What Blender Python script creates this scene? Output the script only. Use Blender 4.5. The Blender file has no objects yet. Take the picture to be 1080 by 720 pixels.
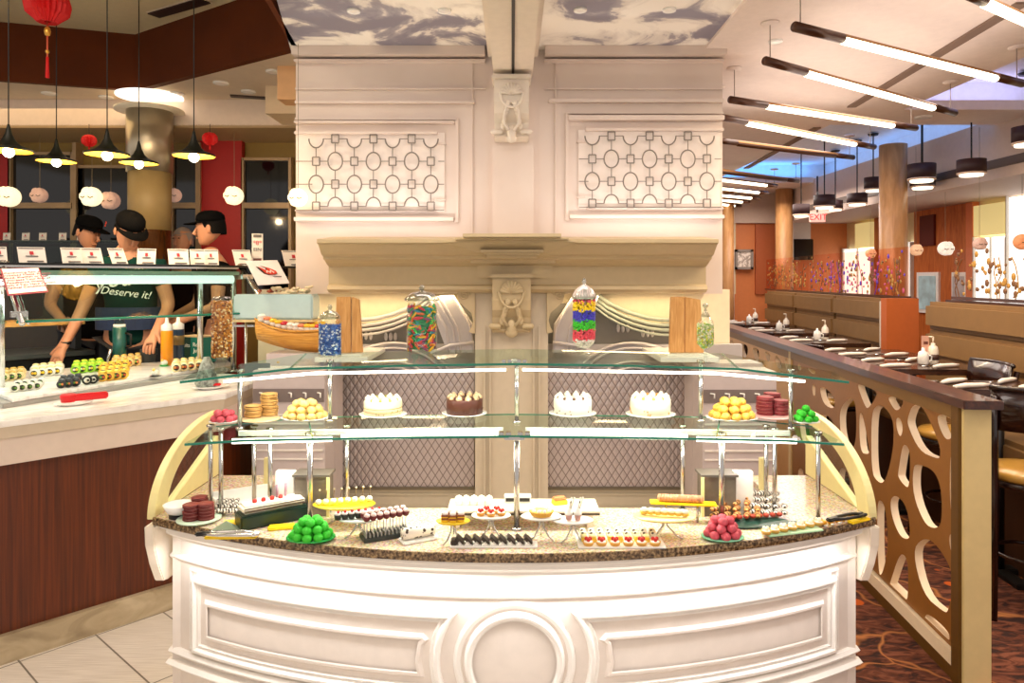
import bpy, bmesh, math, random
from mathutils import Vector, Matrix
C = bpy.context.scene.collection
PI = math.pi
F, HZ, HC = 750.0, 293.0, 1.7
# ---------------------------------------------------------------- camera
cam = bpy.data.cameras.new('camera'); camo = bpy.data.objects.new('camera', cam); C.objects.link(camo)
camo.location = (0, 0, HC); camo.rotation_euler = (PI/2, 0, 0)
cam.sensor_width = 36; cam.lens = 36*F/1080; cam.shift_y = -(360-HZ)/1080; cam.clip_start = .05
bpy.context.scene.camera = camo
def at(px, py, Y): return Vector(((px-540)/F*Y, Y, HC-(py-HZ)/F*Y))
def at_z(px, py, z):
    Y = (HC-z)*F/(py-HZ); return Vector(((px-540)/F*Y, Y, z))
# ---------------------------------------------------------------- materials
def lin(h):
    if isinstance(h, str):
        h = h.lstrip('#'); c = [int(h[i:i+2], 16)/255 for i in (0, 2, 4)]
    else: c = h
    return tuple(x/12.92 if x <= .04045 else ((x+.055)/1.055)**2.4 for x in c) + (1,)
_m = {}
def mat(name, col='#ffffff', rough=.5, metal=0, emit=0, ecol=None, noise=0, nscale=20, bump=0, bscale=60, coat=0, spec=.5):
    if name in _m: return _m[name]
    m = bpy.data.materials.new(name); m.use_nodes = True; nt = m.node_tree; b = nt.nodes['Principled BSDF']
    b.inputs['Base Color'].default_value = lin(col); b.inputs['Roughness'].default_value = rough
    b.inputs['Metallic'].default_value = metal; b.inputs['Coat Weight'].default_value = coat
    b.inputs['Specular IOR Level'].default_value = spec
    if emit:
        b.inputs['Emission Color'].default_value = lin(ecol or col); b.inputs['Emission Strength'].default_value = emit
    tc = nt.nodes.new('ShaderNodeTexCoord')
    n = nt.nodes.new('ShaderNodeTexNoise'); n.inputs['Scale'].default_value = nscale; n.inputs['Detail'].default_value = 4
    nt.links.new(tc.outputs['Object'], n.inputs['Vector'])
    r = nt.nodes.new('ShaderNodeValToRGB'); k = noise or .03
    c = lin(col)
    r.color_ramp.elements[0].color = tuple(max(0, x*(1-k)) for x in c[:3])+(1,); r.color_ramp.elements[0].position = .35
    r.color_ramp.elements[1].color = tuple(min(1, x*(1+k*.6)) for x in c[:3])+(1,); r.color_ramp.elements[1].position = .65
    nt.links.new(n.outputs['Fac'], r.inputs['Fac']); nt.links.new(r.outputs['Color'], b.inputs['Base Color'])
    if bump:
        n2 = nt.nodes.new('ShaderNodeTexNoise'); n2.inputs['Scale'].default_value = bscale
        nt.links.new(tc.outputs['Object'], n2.inputs['Vector'])
        bp = nt.nodes.new('ShaderNodeBump'); bp.inputs['Strength'].default_value = bump; bp.inputs['Distance'].default_value = .01
        nt.links.new(n2.outputs['Fac'], bp.inputs['Height']); nt.links.new(bp.outputs['Normal'], b.inputs['Normal'])
    _m[name] = m; return m
def glass(name, tint='#e8f5f0', refl=.12, alpha_tint=.04):
    if name in _m: return _m[name]
    m = bpy.data.materials.new(name); m.use_nodes = True; nt = m.node_tree; nt.nodes.clear()
    o = nt.nodes.new('ShaderNodeOutputMaterial'); t = nt.nodes.new('ShaderNodeBsdfTransparent'); t.inputs[0].default_value = lin(tint)
    g = nt.nodes.new('ShaderNodeBsdfGlossy'); g.inputs['Roughness'].default_value = .02
    fr = nt.nodes.new('ShaderNodeFresnel'); fr.inputs['IOR'].default_value = 1.45
    mu = nt.nodes.new('ShaderNodeMath'); mu.operation = 'MULTIPLY'; mu.inputs[1].default_value = refl*8
    mu.use_clamp = True
    mx = nt.nodes.new('ShaderNodeMixShader'); ge = nt.nodes.new('ShaderNodeNewGeometry')
    iv = nt.nodes.new('ShaderNodeMath'); iv.operation = 'SUBTRACT'; iv.inputs[0].default_value = 1; nt.links.new(ge.outputs['Backfacing'], iv.inputs[1])
    m2 = nt.nodes.new('ShaderNodeMath'); m2.operation = 'MULTIPLY'
    nt.links.new(fr.outputs[0], mu.inputs[0]); nt.links.new(mu.outputs[0], m2.inputs[0]); nt.links.new(iv.outputs[0], m2.inputs[1]); nt.links.new(m2.outputs[0], mx.inputs[0])
    nt.links.new(t.outputs[0], mx.inputs[1]); nt.links.new(g.outputs[0], mx.inputs[2]); nt.links.new(mx.outputs[0], o.inputs[0])
    _m[name] = m; return m
def nodes_mat(name, fn):
    if name in _m: return _m[name]
    m = bpy.data.materials.new(name); m.use_nodes = True; fn(m.node_tree, m.node_tree.nodes['Principled BSDF']); _m[name] = m; return m
def ramp(nt, src, stops, interp='LINEAR'):
    r = nt.nodes.new('ShaderNodeValToRGB'); r.color_ramp.interpolation = interp
    e = r.color_ramp.elements
    while len(e) < len(stops): e.new(.5)
    for i, (p, c) in enumerate(stops): e[i].position = p; e[i].color = lin(c)
    nt.links.new(src, r.inputs['Fac']); return r.outputs['Color']
def coords(nt, scale=(1, 1, 1), rot=(0, 0, 0)):
    tc = nt.nodes.new('ShaderNodeTexCoord'); mp = nt.nodes.new('ShaderNodeMapping')
    mp.inputs['Scale'].default_value = scale; mp.inputs['Rotation'].default_value = rot
    nt.links.new(tc.outputs['Object'], mp.inputs['Vector']); return mp.outputs['Vector']
def tex(nt, kind, vec, **kw):
    t = nt.nodes.new('ShaderNodeTex'+kind)
    for k, v in kw.items():
        if k in ('feature', 'wave_type', 'bands_direction', 'distance', 'offset', 'squash'): setattr(t, k, v)
        else: t.inputs[k].default_value = v
    nt.links.new(vec, t.inputs['Vector']); return t
def mixc(nt, fac, a, b):
    m = nt.nodes.new('ShaderNodeMix'); m.data_type = 'RGBA'
    if isinstance(fac, float): m.inputs[0].default_value = fac
    else: nt.links.new(fac, m.inputs[0])
    for s, i in ((a, 6), (b, 7)):
        if isinstance(s, str): m.inputs[i].default_value = lin(s)
        else: nt.links.new(s, m.inputs[i])
    return m.outputs[2]
def mathn(nt, op, a, b=None):
    m = nt.nodes.new('ShaderNodeMath'); m.operation = op
    for i, s in enumerate((a, b)):
        if s is None: continue
        if isinstance(s, (int, float)): m.inputs[i].default_value = s
        else: nt.links.new(s, m.inputs[i])
    return m.outputs[0]
def bumpn(nt, b, h, strength=.3, dist=.01):
    bp = nt.nodes.new('ShaderNodeBump'); bp.inputs['Strength'].default_value = strength; bp.inputs['Distance'].default_value = dist
    nt.links.new(h, bp.inputs['Height']); nt.links.new(bp.outputs['Normal'], b.inputs['Normal'])
# ---------------------------------------------------------------- mesh builder
class MB:
    def __init__(s): s.v = []; s.f = []; s.sm = []
    def add(s, vs, fs, smooth=False, M=None):
        o = len(s.v)
        for v in vs:
            v = Vector(v); s.v.append(tuple(M @ v) if M is not None else tuple(v))
        for f in fs: s.f.append(tuple(i+o for i in f)); s.sm.append(smooth)
        return s
    def box(s, c, d, M=None, rz=0, rx=0, ry=0):
        x, y, z = d[0]/2, d[1]/2, d[2]/2
        R = Matrix.Translation(c) @ Matrix.Rotation(rz, 4, 'Z') @ Matrix.Rotation(ry, 4, 'Y') @ Matrix.Rotation(rx, 4, 'X')
        if M is not None: R = M @ R
        vs = [(-x,-y,-z),(x,-y,-z),(x,y,-z),(-x,y,-z),(-x,-y,z),(x,-y,z),(x,y,z),(-x,y,z)]
        return s.add(vs, [(0,3,2,1),(4,5,6,7),(0,1,5,4),(1,2,6,5),(2,3,7,6),(3,0,4,7)], False, R)
    def b2(s, a, b):
        return s.box([(a[i]+b[i])/2 for i in range(3)], [abs(a[i]-b[i]) for i in range(3)])
    def lathe(s, prof, c=(0,0,0), n=24, M=None, sy=1, smooth=True, caps=True):
        vs = []; fs = []; k = len(prof)
        for i in range(n):
            a = 2*PI*i/n
            for r, z in prof: vs.append((c[0]+r*math.cos(a), c[1]+r*math.sin(a)*sy, c[2]+z))
        for i in range(n):
            j = (i+1) % n
            for q in range(k-1): fs.append((i*k+q, j*k+q, j*k+q+1, i*k+q+1))
        if caps and prof[0][0] > 1e-6: fs.append(tuple(i*k for i in reversed(range(n))))
        if caps and prof[-1][0] > 1e-6: fs.append(tuple(i*k+k-1 for i in range(n)))
        return s.add(vs, fs, smooth, M)
    def cyl(s, c, r, h, n=20, M=None, r2=None): return s.lathe([(r, 0), (r if r2 is None else r2, h)], c, n, M)
    def ball(s, c, r, n=12, sc=(1,1,1), M=None):
        m = max(4, n//2); prof = [(math.sin(PI*i/m), -math.cos(PI*i/m)) for i in range(m+1)]
        prof[0] = (0, -1); prof[-1] = (0, 1)
        T = Matrix.Translation(c) @ Matrix.Diagonal((r*sc[0], r*sc[1], r*sc[2], 1))
        if M is not None: T = M @ T
        return s.lathe(prof, (0,0,0), n, T)
    def tube(s, pts, r, n=8, closed=False, M=None, rs=None):
        pts = [Vector(p) for p in pts]; k = len(pts); vs = []; fs = []
        up = None
        for i in range(k):
            if closed: d = pts[(i+1) % k]-pts[i-1]
            else: d = pts[min(i+1, k-1)]-pts[max(i-1, 0)]
            if d.length < 1e-9: d = Vector((0,0,1))
            d.normalize()
            if up is None:
                up = Vector((0,0,1)) if abs(d.z) < .9 else Vector((1,0,0))
            a = d.cross(up)
            if a.length < 1e-5: a = d.cross(Vector((0,1,0)))
            a.normalize(); b = a.cross(d).normalized(); up = b
            rr = rs[i] if rs else r
            for j in range(n):
                t = 2*PI*(j+.5)/n; vs.append(pts[i]+a*rr*math.cos(t)+b*rr*math.sin(t))
        m = k if closed else k-1
        for i in range(m):
            i2 = (i+1) % k
            for j in range(n): fs.append((i*n+j, i*n+(j+1) % n, i2*n+(j+1) % n, i2*n+j))
        if not closed: fs += [tuple(reversed(range(n))), tuple((k-1)*n+j for j in range(n))]
        return s.add(vs, fs, n > 5, M)
    def prism(s, poly, h, M=None, z0=0, smooth=False):
        """poly in xy, extruded z0..z0+h"""
        n = len(poly); vs = [(p[0], p[1], z0) for p in poly]+[(p[0], p[1], z0+h) for p in poly]
        fs = [tuple(reversed(range(n))), tuple(range(n, 2*n))]
        s.add(vs, fs, False, M); o = len(s.v)-2*n
        for i in range(n):
            s.f.append((o+i, o+(i+1) % n, o+n+(i+1) % n, o+n+i)); s.sm.append(smooth)
        return s
    def sweep(s, prof, path, closed=False, smooth=False):
        """prof [(out, z)], path plan [(x,y)], outward = right of travel; mitred"""
        n = len(path); k = len(prof); vs = []; fs = []
        for i in range(n):
            p = Vector(path[i])
            if closed: d1 = (p-Vector(path[i-1])); d2 = Vector(path[(i+1) % n])-p
            else:
                d1 = p-Vector(path[i-1]) if i else None; d2 = Vector(path[i+1])-p if i < n-1 else None
                d1 = d1 or d2; d2 = d2 or d1
            d1 = d1.normalized(); d2 = d2.normalized()
            n1 = Vector((d1.y, -d1.x)); n2 = Vector((d2.y, -d2.x)); m = n1+n2
            m = m/max(.3, m.dot(n1)) if m.length > 1e-6 else n1
            for o, z in prof: q = p+m*o; vs.append((q.x, q.y, z))
        for i in range(n if closed else n-1):
            j = (i+1) % n
            for q in range(k-1): fs.append((i*k+q, j*k+q, j*k+q+1, i*k+q+1))
        if not closed: fs += [tuple(range(k)), tuple(reversed(range((n-1)*k, n*k)))]
        return s.add(vs, fs, smooth)
    def build(s, name, m, parent=None, bevel=0, loc=None, fix=True):
        me = bpy.data.meshes.new(name); me.from_pydata(s.v, [], s.f); me.validate()
        if len(me.polygons) == len(s.sm): me.polygons.foreach_set('use_smooth', s.sm)
        if fix or bevel:
            bm = bmesh.new(); bm.from_mesh(me)
            bmesh.ops.recalc_face_normals(bm, faces=bm.faces)
            if bevel:
                es = [e for e in bm.edges if len(e.link_faces) == 2 and e.calc_face_angle(0) > .6]
                bmesh.ops.bevel(bm, geom=es, offset=bevel, segments=2, affect='EDGES', clamp_overlap=True)
            bm.to_mesh(me); bm.free()
        me.materials.append(m)
        o = bpy.data.objects.new(name, me); C.objects.link(o)
        if parent: o.parent = parent
        if loc: o.location = loc
        return o
def tag(o, label=None, cat=None, group=None, kind=None):
    if label: o['label'] = label
    if cat: o['category'] = cat
    if group: o['group'] = group
    if kind: o['kind'] = kind
    return o
def thing(name, label, cat, loc=(0,0,0), rz=0, group=None):
    o = bpy.data.objects.new(name, None); C.objects.link(o); o.empty_display_size = .05
    o.location = loc; o.rotation_euler = (0, 0, rz); return tag(o, label, cat, group)
_kids = {}
def kids(o): return [c for c in bpy.data.objects if c.parent == o]
def copy_tree(o, loc=None, rz=None, label=None, group=None, parent=None, _k=None):
    c = o.copy(); C.objects.link(c); c.parent = parent
    for ch in kids(o): copy_tree(ch, parent=c)
    if loc is not None: c.location = loc
    if rz is not None: c.rotation_euler.z = rz
    if label: c['label'] = label
    if group: c['group'] = group
    return c
def struct(mb, name, m, bevel=0, parent=None):
    o = mb.build(name, m, parent, bevel)
    if not parent: o['kind'] = 'structure'
    return o
def bake(o):
    dg = bpy.context.evaluated_depsgraph_get(); me = bpy.data.meshes.new_from_object(o.evaluated_get(dg))
    old = o.data; mats = list(old.materials); n = bpy.data.objects.new(o.name, me); nm = o.name
    n.matrix_world = o.matrix_world.copy()
    for m in mats:
        if m and m.name not in [x.name for x in me.materials if x]: me.materials.append(m)
    bpy.data.objects.remove(o); n.name = nm; C.objects.link(n); return n
def text_mesh(name, s, size, m, M, parent=None, depth=.0008, align='CENTER', shear=0, spacing=1, line=1):
    cu = bpy.data.curves.new(name, 'FONT'); cu.body = s; cu.size = size; cu.extrude = depth; cu.align_x = align
    cu.align_y = 'CENTER'; cu.shear = shear; cu.space_character = spacing; cu.space_line = line; cu.resolution_u = 3
    o = bpy.data.objects.new(name, cu); C.objects.link(o)
    dg = bpy.context.evaluated_depsgraph_get(); me = bpy.data.meshes.new_from_object(o.evaluated_get(dg))
    bpy.data.objects.remove(o); me.transform(M); me.materials.clear(); me.materials.append(m)
    n = bpy.data.objects.new(name, me); C.objects.link(n); n.parent = parent; return n
def flat_holes(name, outer, holes, thick, M, m, parent=None):
    """2D filled curve with holes extruded +-thick/2, transformed by M"""
    cu = bpy.data.curves.new(name, 'CURVE'); cu.dimensions = '2D'; cu.fill_mode = 'BOTH'; cu.extrude = thick/2
    for pl in [outer]+holes:
        sp = cu.splines.new('POLY'); sp.points.add(len(pl)-1)
        for i, p in enumerate(pl): sp.points[i].co = (p[0], p[1], 0, 1)
        sp.use_cyclic_u = True
    o = bpy.data.objects.new(name, cu); C.objects.link(o)
    dg = bpy.context.evaluated_depsgraph_get(); me = bpy.data.meshes.new_from_object(o.evaluated_get(dg))
    bpy.data.objects.remove(o); me.transform(M); me.materials.clear(); me.materials.append(m)
    n = bpy.data.objects.new(name, me); C.objects.link(n); n.parent = parent; return n
def chaikin(pl, it=2):
    for _ in range(it):
        q = []
        for i in range(len(pl)):
            a, b = pl[i], pl[(i+1) % len(pl)]
            q += [(a[0]*.75+b[0]*.25, a[1]*.75+b[1]*.25), (a[0]*.25+b[0]*.75, a[1]*.25+b[1]*.75)]
        pl = q
    return pl
def area(name, loc, size, power, col='#ffe8cc', rot=(0,0,0), size_y=None, parent=None, spread=None):
    l = bpy.data.lights.new(name, 'AREA'); l.energy = power; l.color = lin(col)[:3]; l.size = size
    if size_y: l.shape = 'RECTANGLE'; l.size_y = size_y
    if spread: l.spread = spread
    o = bpy.data.objects.new(name, l); C.objects.link(o); o.location = loc; o.rotation_euler = rot; o.parent = parent; return o
# common materials
WHITE = mat('white_paint', '#efe9e1', .35); WARMW = mat('warm_white_panelling', '#e4d8c9', .5)
TAN = mat('tan_cornice_paint', '#c6b28c', .5); CREAM = mat('cream_laminate', '#eee0a0', .4)
CHROME = mat('brushed_steel', '#c9c6c2', .22, 1); BLACK = mat('black_plastic', '#141312', .4)
DKWOOD = None
GREENGLASS = glass('green_edged_glass', '#f0faf5', .055); CLEAR = glass('clear_glass', '#f4f8f6', .08)
EDGE = mat('green_glass_edge', '#0f7a62', .15, spec=.8)
PLATE = mat('white_porcelain', '#f6f4ef', .2)
TUBE = mat('lit_tube', '#fff7e6', .5, emit=7, ecol='#fff4e0')
def wood(name, c1, c2, scale=(1, 1, 1), rough=.35, coat=0):
    def fn(nt, b):
        v = coords(nt, scale); n = tex(nt, 'Noise', v, Scale=6.0, Detail=6.0, Distortion=.6)
        nt.links.new(ramp(nt, n.outputs['Fac'], [(.3, c1), (.7, c2)]), b.inputs['Base Color'])
        b.inputs['Roughness'].default_value = rough; b.inputs['Coat Weight'].default_value = coat
    return nodes_mat(name, fn)
# ================================================================ SETTING
def tile_fn(nt, b):
    v = coords(nt, (1, 1, 1), (0, 0, .72)); br = tex(nt, 'Brick', v, Scale=1.0, **{'Mortar Size': .004, 'Brick Width': .62, 'Row Height': .31, 'Bias': 0.0})
    br.offset = 0
    n = tex(nt, 'Noise', coords(nt, (2, 60, 1), (0, 0, .72)), Scale=3.0, Detail=4.0)
    c = ramp(nt, n.outputs['Fac'], [(.3, '#cfc6bb'), (.7, '#ece5dc')])
    nt.links.new(c, br.inputs['Color1']); nt.links.new(c, br.inputs['Color2']); br.inputs['Mortar'].default_value = lin('#7d756b')
    nt.links.new(br.outputs['Color'], b.inputs['Base Color']); b.inputs['Roughness'].default_value = .3
def carpet_fn(nt, b):
    v = coords(nt, (1, 1, 1)); v2 = coords(nt, (1, 2.2, 1), (0, 0, .5))
    n = tex(nt, 'Noise', v2, Scale=9.0, Detail=5.0, Distortion=1.2)
    base = ramp(nt, n.outputs['Fac'], [(.38, '#2b0d05'), (.5, '#5a2a14'), (.62, '#7c4630')])
    vo = tex(nt, 'Voronoi', v, Scale=2.2, feature='DISTANCE_TO_EDGE', Randomness=1.0)
    dn = nt.nodes.new('ShaderNodeMixRGB')
    nz = tex(nt, 'Noise', v, Scale=3.0, Detail=2.0)
    dn.inputs[0].default_value = .25; nt.links.new(v, dn.inputs[1]); nt.links.new(nz.outputs['Color'], dn.inputs[2])
    nt.links.new(dn.outputs[0], vo.inputs['Vector'])
    line = ramp(nt, vo.outputs['Distance'], [(.0, '#ffffff'), (.022, '#000000')])
    c = mixc(nt, line, base, '#b0703c')
    vb = tex(nt, 'Voronoi', v, Scale=6.0, Randomness=1.0)
    dot = ramp(nt, vb.outputs['Distance'], [(.22, '#ffffff'), (.26, '#000000')])
    rc = nt.nodes.new('ShaderNodeSeparateColor'); nt.links.new(vb.outputs['Color'], rc.inputs[0])
    sel = mathn(nt, 'GREATER_THAN', rc.outputs[0], .62)
    dm = mathn(nt, 'MULTIPLY', sel, dot)
    c = mixc(nt, dm, c, '#c85a10')
    nt.links.new(c, b.inputs['Base Color']); b.inputs['Roughness'].default_value = .95
    bumpn(nt, b, n.outputs['Fac'], .5, .02)
TILE = nodes_mat('pale_floor_tile', tile_fn); CARPET = nodes_mat('brown_floral_carpet', carpet_fn)
struct(MB().b2((-9, -1.5, -.1), (1.22, 9, 0)), 'floor', TILE)
struct(MB().b2((1.22, -1.5, -.1), (8, 17, 0)), 'floor_dining', CARPET)
struct(MB().box((1.22, 2, .002), (.02, 7, .006)), 'trim_1', CHROME)

# ---- centre panelled wall
WY = 4.5
wall = MB()
xl, xr = at(312, 0, WY).x, at(762, 0, WY).x
zt = 3.14
# outline frame of wall with recess below the cornice between z .0 and 1.61
zrec = 1.60
wall.b2((xl, WY, zrec), (xr, WY+.5, zt+.3))
def wall_fn(nt, b):
    v = coords(nt); n = tex(nt, 'Noise', v, Scale=3.0)
    nt.links.new(ramp(nt, n.outputs['Fac'], [(.3, '#d9c8bd'), (.7, '#e1d2c8')]), b.inputs['Base Color']); b.inputs['Roughness'].default_value = .5
WALLM = nodes_mat('pinkish_white_wall_paint', wall_fn)
struct(wall, 'wall_back', WALLM)
# mouldings of the upper wall (px of photo -> wall plane)
def WP(px, py, d=0): return at(px, py, WY-d)
def hband(mb, x0, x1, y0, y1, d):
    a = WP(x0, y0); b = WP(x1, y1); mb.b2((a.x, WY-d, b.z), (b.x, WY+.01, a.z))
tm = MB()
cx = 543
for (x0, x1) in ((312, 512), (574, 762)):
    L = x0 < 500
    hband(tm, x0, x1, 53, 62, .10); hband(tm, x0, x1, 64.5, 67, .05)
    hband(tm, x0, x1, 93, 95, .02)
    if L:
        hband(tm, x0, 501, 107, 110, .03); hband(tm, x0, 482, 125, 127.5, .03); hband(tm, x0, 480, 129, 131, .05)
        hband(tm, 480, 484, 125, 235, .02); hband(tm, x0, 462, 139.5, 142.5, .04)
        hband(tm, 460.5, 470.5, 151, 153, .03); hband(tm, 460.5, 470.5, 210, 212, .03)
        hband(tm, x0, 461, 221.5, 223, .03); hband(tm, x0, 479, 229.5, 233.5, .05)
    else:
        hband(tm, 578, x1, 105, 109, .03); hband(tm, 597, x1, 119, 121, .03); hband(tm, 599, x1, 123, 128, .05)
        hband(tm, 596, 600, 119, 233, .02); hband(tm, 617, x1, 136, 139, .04)
        hband(tm, 608, 617, 148.5, 151, .03); hband(tm, 608, 617, 207, 209, .03)
        hband(tm, 618, x1, 219, 221, .03); hband(tm, 600, x1, 227, 231, .05)
# pilaster strips
for (a, b, d) in ((497, 499, .015), (516, 567, .03), (519, 563, .06)):
    hband(tm, a, b, 60, 250, d)
hband(tm, 585, 587, 60, 250, .015)
struct(tm, 'trim_2', WALLM, .003)
# ---- lattice fretwork
LAT = mat('grey_fretwork', '#7f756c', .4, .3)
def lattice(x0c, sgn, name, label, xmin, xmax, yrows):
    root = thing(name, label, 'lattice panel', WP((xmin+xmax)/2, 180, .03))
    mb = MB(); o = root.location
    k = WY/F; r = .0045
    ys = yrows
    def ring(px, py, half=0):
        pts = []
        rx, ry = 7.6*k, 9.3*k; c = WP(px, py, 0)
        rng = range(25)
        for i in rng:
            a = 2*PI*i/24
            x, z = rx*math.cos(a), ry*math.sin(a)
            if half > 0 and z > .002: continue
            if half < 0 and z < -.002: continue
            pts.append((c.x+x-o.x, -.005, c.z+z-o.z))
        if half:
            pts = sorted(pts, key=lambda p: p[0]); mb.tube(pts, r, 6)
        else: mb.tube(pts[:-1], r, 6, closed=True)
    def sq(px, py):
        c = WP(px, py, 0); a, b_ = 3.7*k, 4.3*k
        for p, q in (((-a, -b_), (a, -b_)), ((a, -b_), (a, b_)), ((a, b_), (-a, b_)), ((-a, b_), (-a, -b_))):
            mb.tube([(c.x+p[0]-o.x, -.005, c.z+p[1]-o.z), (c.x+q[0]-o.x, -.005, c.z+q[1]-o.z)], r*1.15, 4)
    def seg(xa, ya, xb, yb):
        p, q = WP(xa, ya, 0), WP(xb, yb, 0); mb.tube([(p.x-o.x, -.005, p.z-o.z), (q.x-o.x, -.005, q.z-o.z)], r*.8, 4)
    cols = [x0c+20*i for i in range(-12, 12) if xmin+4 < x0c+20*i < xmax-4]
    for ri, y in enumerate(ys):
        for c in cols:
            i = round((c-x0c)/20)
            circ = (i+ri) % 2 == 0
            half = 1 if ri == 0 else (-1 if ri == len(ys)-1 else 0)
            if circ: ring(c, y, half)
            else: sq(c, y)
            wa = 7.6 if circ else 3.7; wb = 3.7 if circ else 7.6
            if c+20 < xmax-4: seg(c+wa, y, c+20-wb, y)
            if ri < len(ys)-1:
                ha = 9.3 if circ else 4.3; hb = 4.3 if circ else 9.3
                seg(c, y+ha, c, ys[ri+1]-hb)
        seg(xmin, y, cols[0]-4, y) if ri in (1, 2) else None
        if ri in (1, 2): seg(cols[-1]+8, y, xmax, y)
    seg(xmin, ys[-1]+4, xmax, ys[-1]+4)
    mb.build('fretwork', LAT, root)
    a, b = WP(xmin, ys[0]-7), WP(xmax, ys[-1]+5)
    MB().b2((a.x-o.x, .018, b.z-o.z), (b.x-o.x, .03, a.z-o.z)).build('backing_board', mat('lattice_backing', '#ecdfd6', .5), root)
lattice(415, 1, 'lattice_panel', 'grey circle and square fretwork panel on the wall left of the scroll corbel', 314, 469, (147.5, 171, 195, 218))
lattice(664, 1, 'lattice_panel', 'grey circle and square fretwork panel on the wall right of the scroll corbel', 610, 759, (144.5, 168.5, 192, 215))
# ---- cornice
co = MB()
prof = [(0, 1.96), (.37, 1.925), (.37, 1.905), (.34, 1.895), (.27, 1.84), (.23, 1.828), (.23, 1.815), (.19, 1.805), (.16, 1.79), (.10, 1.77), (.10, 1.66), (.13, 1.65), (.14, 1.63), (.10, 1.612), (0, 1.60)]
co.sweep(prof, [(at(334, 0, 4.13).x, WY), (at(758, 0, 4.13).x, WY)])
struct(co, 'trim_3', TAN)
cc = MB()
def slab(x0, x1, z0, z1, yf, x0b=None, x1b=None, yfb=None):
    x0b = x0 if x0b is None else x0b; x1b = x1 if x1b is None else x1b; yfb = yf if yfb is None else yfb
    vs = [(x0b, yfb, z0), (x1b, yfb, z0), (x1b, WY, z0), (x0b, WY, z0), (x0, yf, z1), (x1, yf, z1), (x1, WY, z1), (x0, WY, z1)]
    cc.add(vs, [(0,3,2,1),(4,5,6,7),(0,1,5,4),(1,2,6,5),(2,3,7,6),(3,0,4,7)])
k4 = 4.0/F
def X4(px, Y=4.0): return (px-540)/F*Y
slab(X4(470), X4(610), 1.905, 1.918, 4.09); slab(X4(479), X4(601), 1.918, 1.93, 4.05); slab(X4(488), X4(592), 1.93, 1.95, 4.0)
slab(X4(470), X4(610), 1.855, 1.905, 4.09, X4(500), X4(582), 4.16)
slab(X4(506, 4.05), X4(574, 4.05), 1.85, 1.862, 4.10); slab(X4(509), X4(571), 1.835, 1.85, 4.13); slab(X4(512), X4(568), 1.818, 1.835, 4.17)
slab(X4(496, 4.3), X4(586, 4.3), 1.79, 1.82, 4.30); slab(X4(503, 4.35), X4(583, 4.35), 1.70, 1.79, 4.38)
struct(cc, 'trim_4', TAN, .002)
# ---- lower wall below the cornice: recess at Y 4.9, pilaster, quilted panels
RY = 4.9
rb = MB().b2((-1.75, RY, 0), (1.50, RY+.1, 1.62))
struct(rb, 'wall_recess', mat('recess_cream_paint', '#efe3c6', .6))
def quilt_fn(nt, b):
    v = coords(nt, (1, 1, 1), (0, PI/4*0+0, 0))
    sx = nt.nodes.new('ShaderNodeSeparateXYZ'); nt.links.new(v, sx.inputs[0])
    a = mathn(nt, 'MULTIPLY', sx.outputs[0], 1.55); bb = sx.outputs[2]
    d = None
    for s in (1, -1):
        q = mathn(nt, 'MULTIPLY', mathn(nt, 'ADD', a, mathn(nt, 'MULTIPLY', bb, s)), 13.0)
        fr = mathn(nt, 'ABSOLUTE', mathn(nt, 'SUBTRACT', mathn(nt, 'FRACT', q), .5))
        d = fr if d is None else mathn(nt, 'MINIMUM', d, fr)
    # lines where fraction is near .5 -> distance near 0
    nt.links.new(ramp(nt, d, [(.03, '#7d706e'), (.09, '#c3b8b8')]), b.inputs['Base Color'])
    b.inputs['Metallic'].default_value = .45; b.inputs['Roughness'].default_value = .33
    bumpn(nt, b, d, .35, .02)
QUILT = nodes_mat('quilted_steel', quilt_fn)
PIL = mat('pilaster_paint', '#cdbfa8', .5)
GREY = mat('grey_lacquer', '#c2bdbe', .35); GREYD = mat('dark_grey_panel', '#77746f', .5)
QY = 4.6
def onQ(px, py, Y=QY): return at(px, py, Y)
for (x0, x1, lb) in ((336, 500, 'left'), (578, 736, 'right')):
    a, b = onQ(x0, 392), onQ(x1, 513)
    q = MB().b2((a.x, QY, b.z), (b.x, QY+.03, a.z)).build('quilted_wall_panel', QUILT)
    tag(q, 'diamond quilted steel splash panel behind the pastry case, %s of the centre pilaster' % lb, 'wall panel')
lw = MB()
a, b = onQ(300, 513), onQ(790, 515.5)
lw.b2((a.x, QY-.02, b.z), (b.x, RY, a.z))
struct(lw, 'trim_5', mat('dark_ledge', '#6f6350', .5))
lw = MB(); lw.b2((a.x, QY, 0), (b.x, RY, b.z)); 
for z in (.30, .33, .22): lw.b2((a.x, QY-.01, z), (b.x, QY+.01, z+.008))
struct(lw, 'wall_dado', mat('dado_paint', '#c9bda6', .5))
pl = MB()
a, b = onQ(501, 300, 4.45), onQ(578, 600, 4.45)
pl.b2((a.x, 4.45, 0), (b.x, RY, 1.66))
for px in (511, 517, 563, 569):
    c = onQ(px, 300, 4.44); pl.b2((c.x-.006, 4.43, 0), (c.x+.006, 4.46, 1.40))
struct(pl, 'wall_pilaster', PIL, .002)
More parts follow.
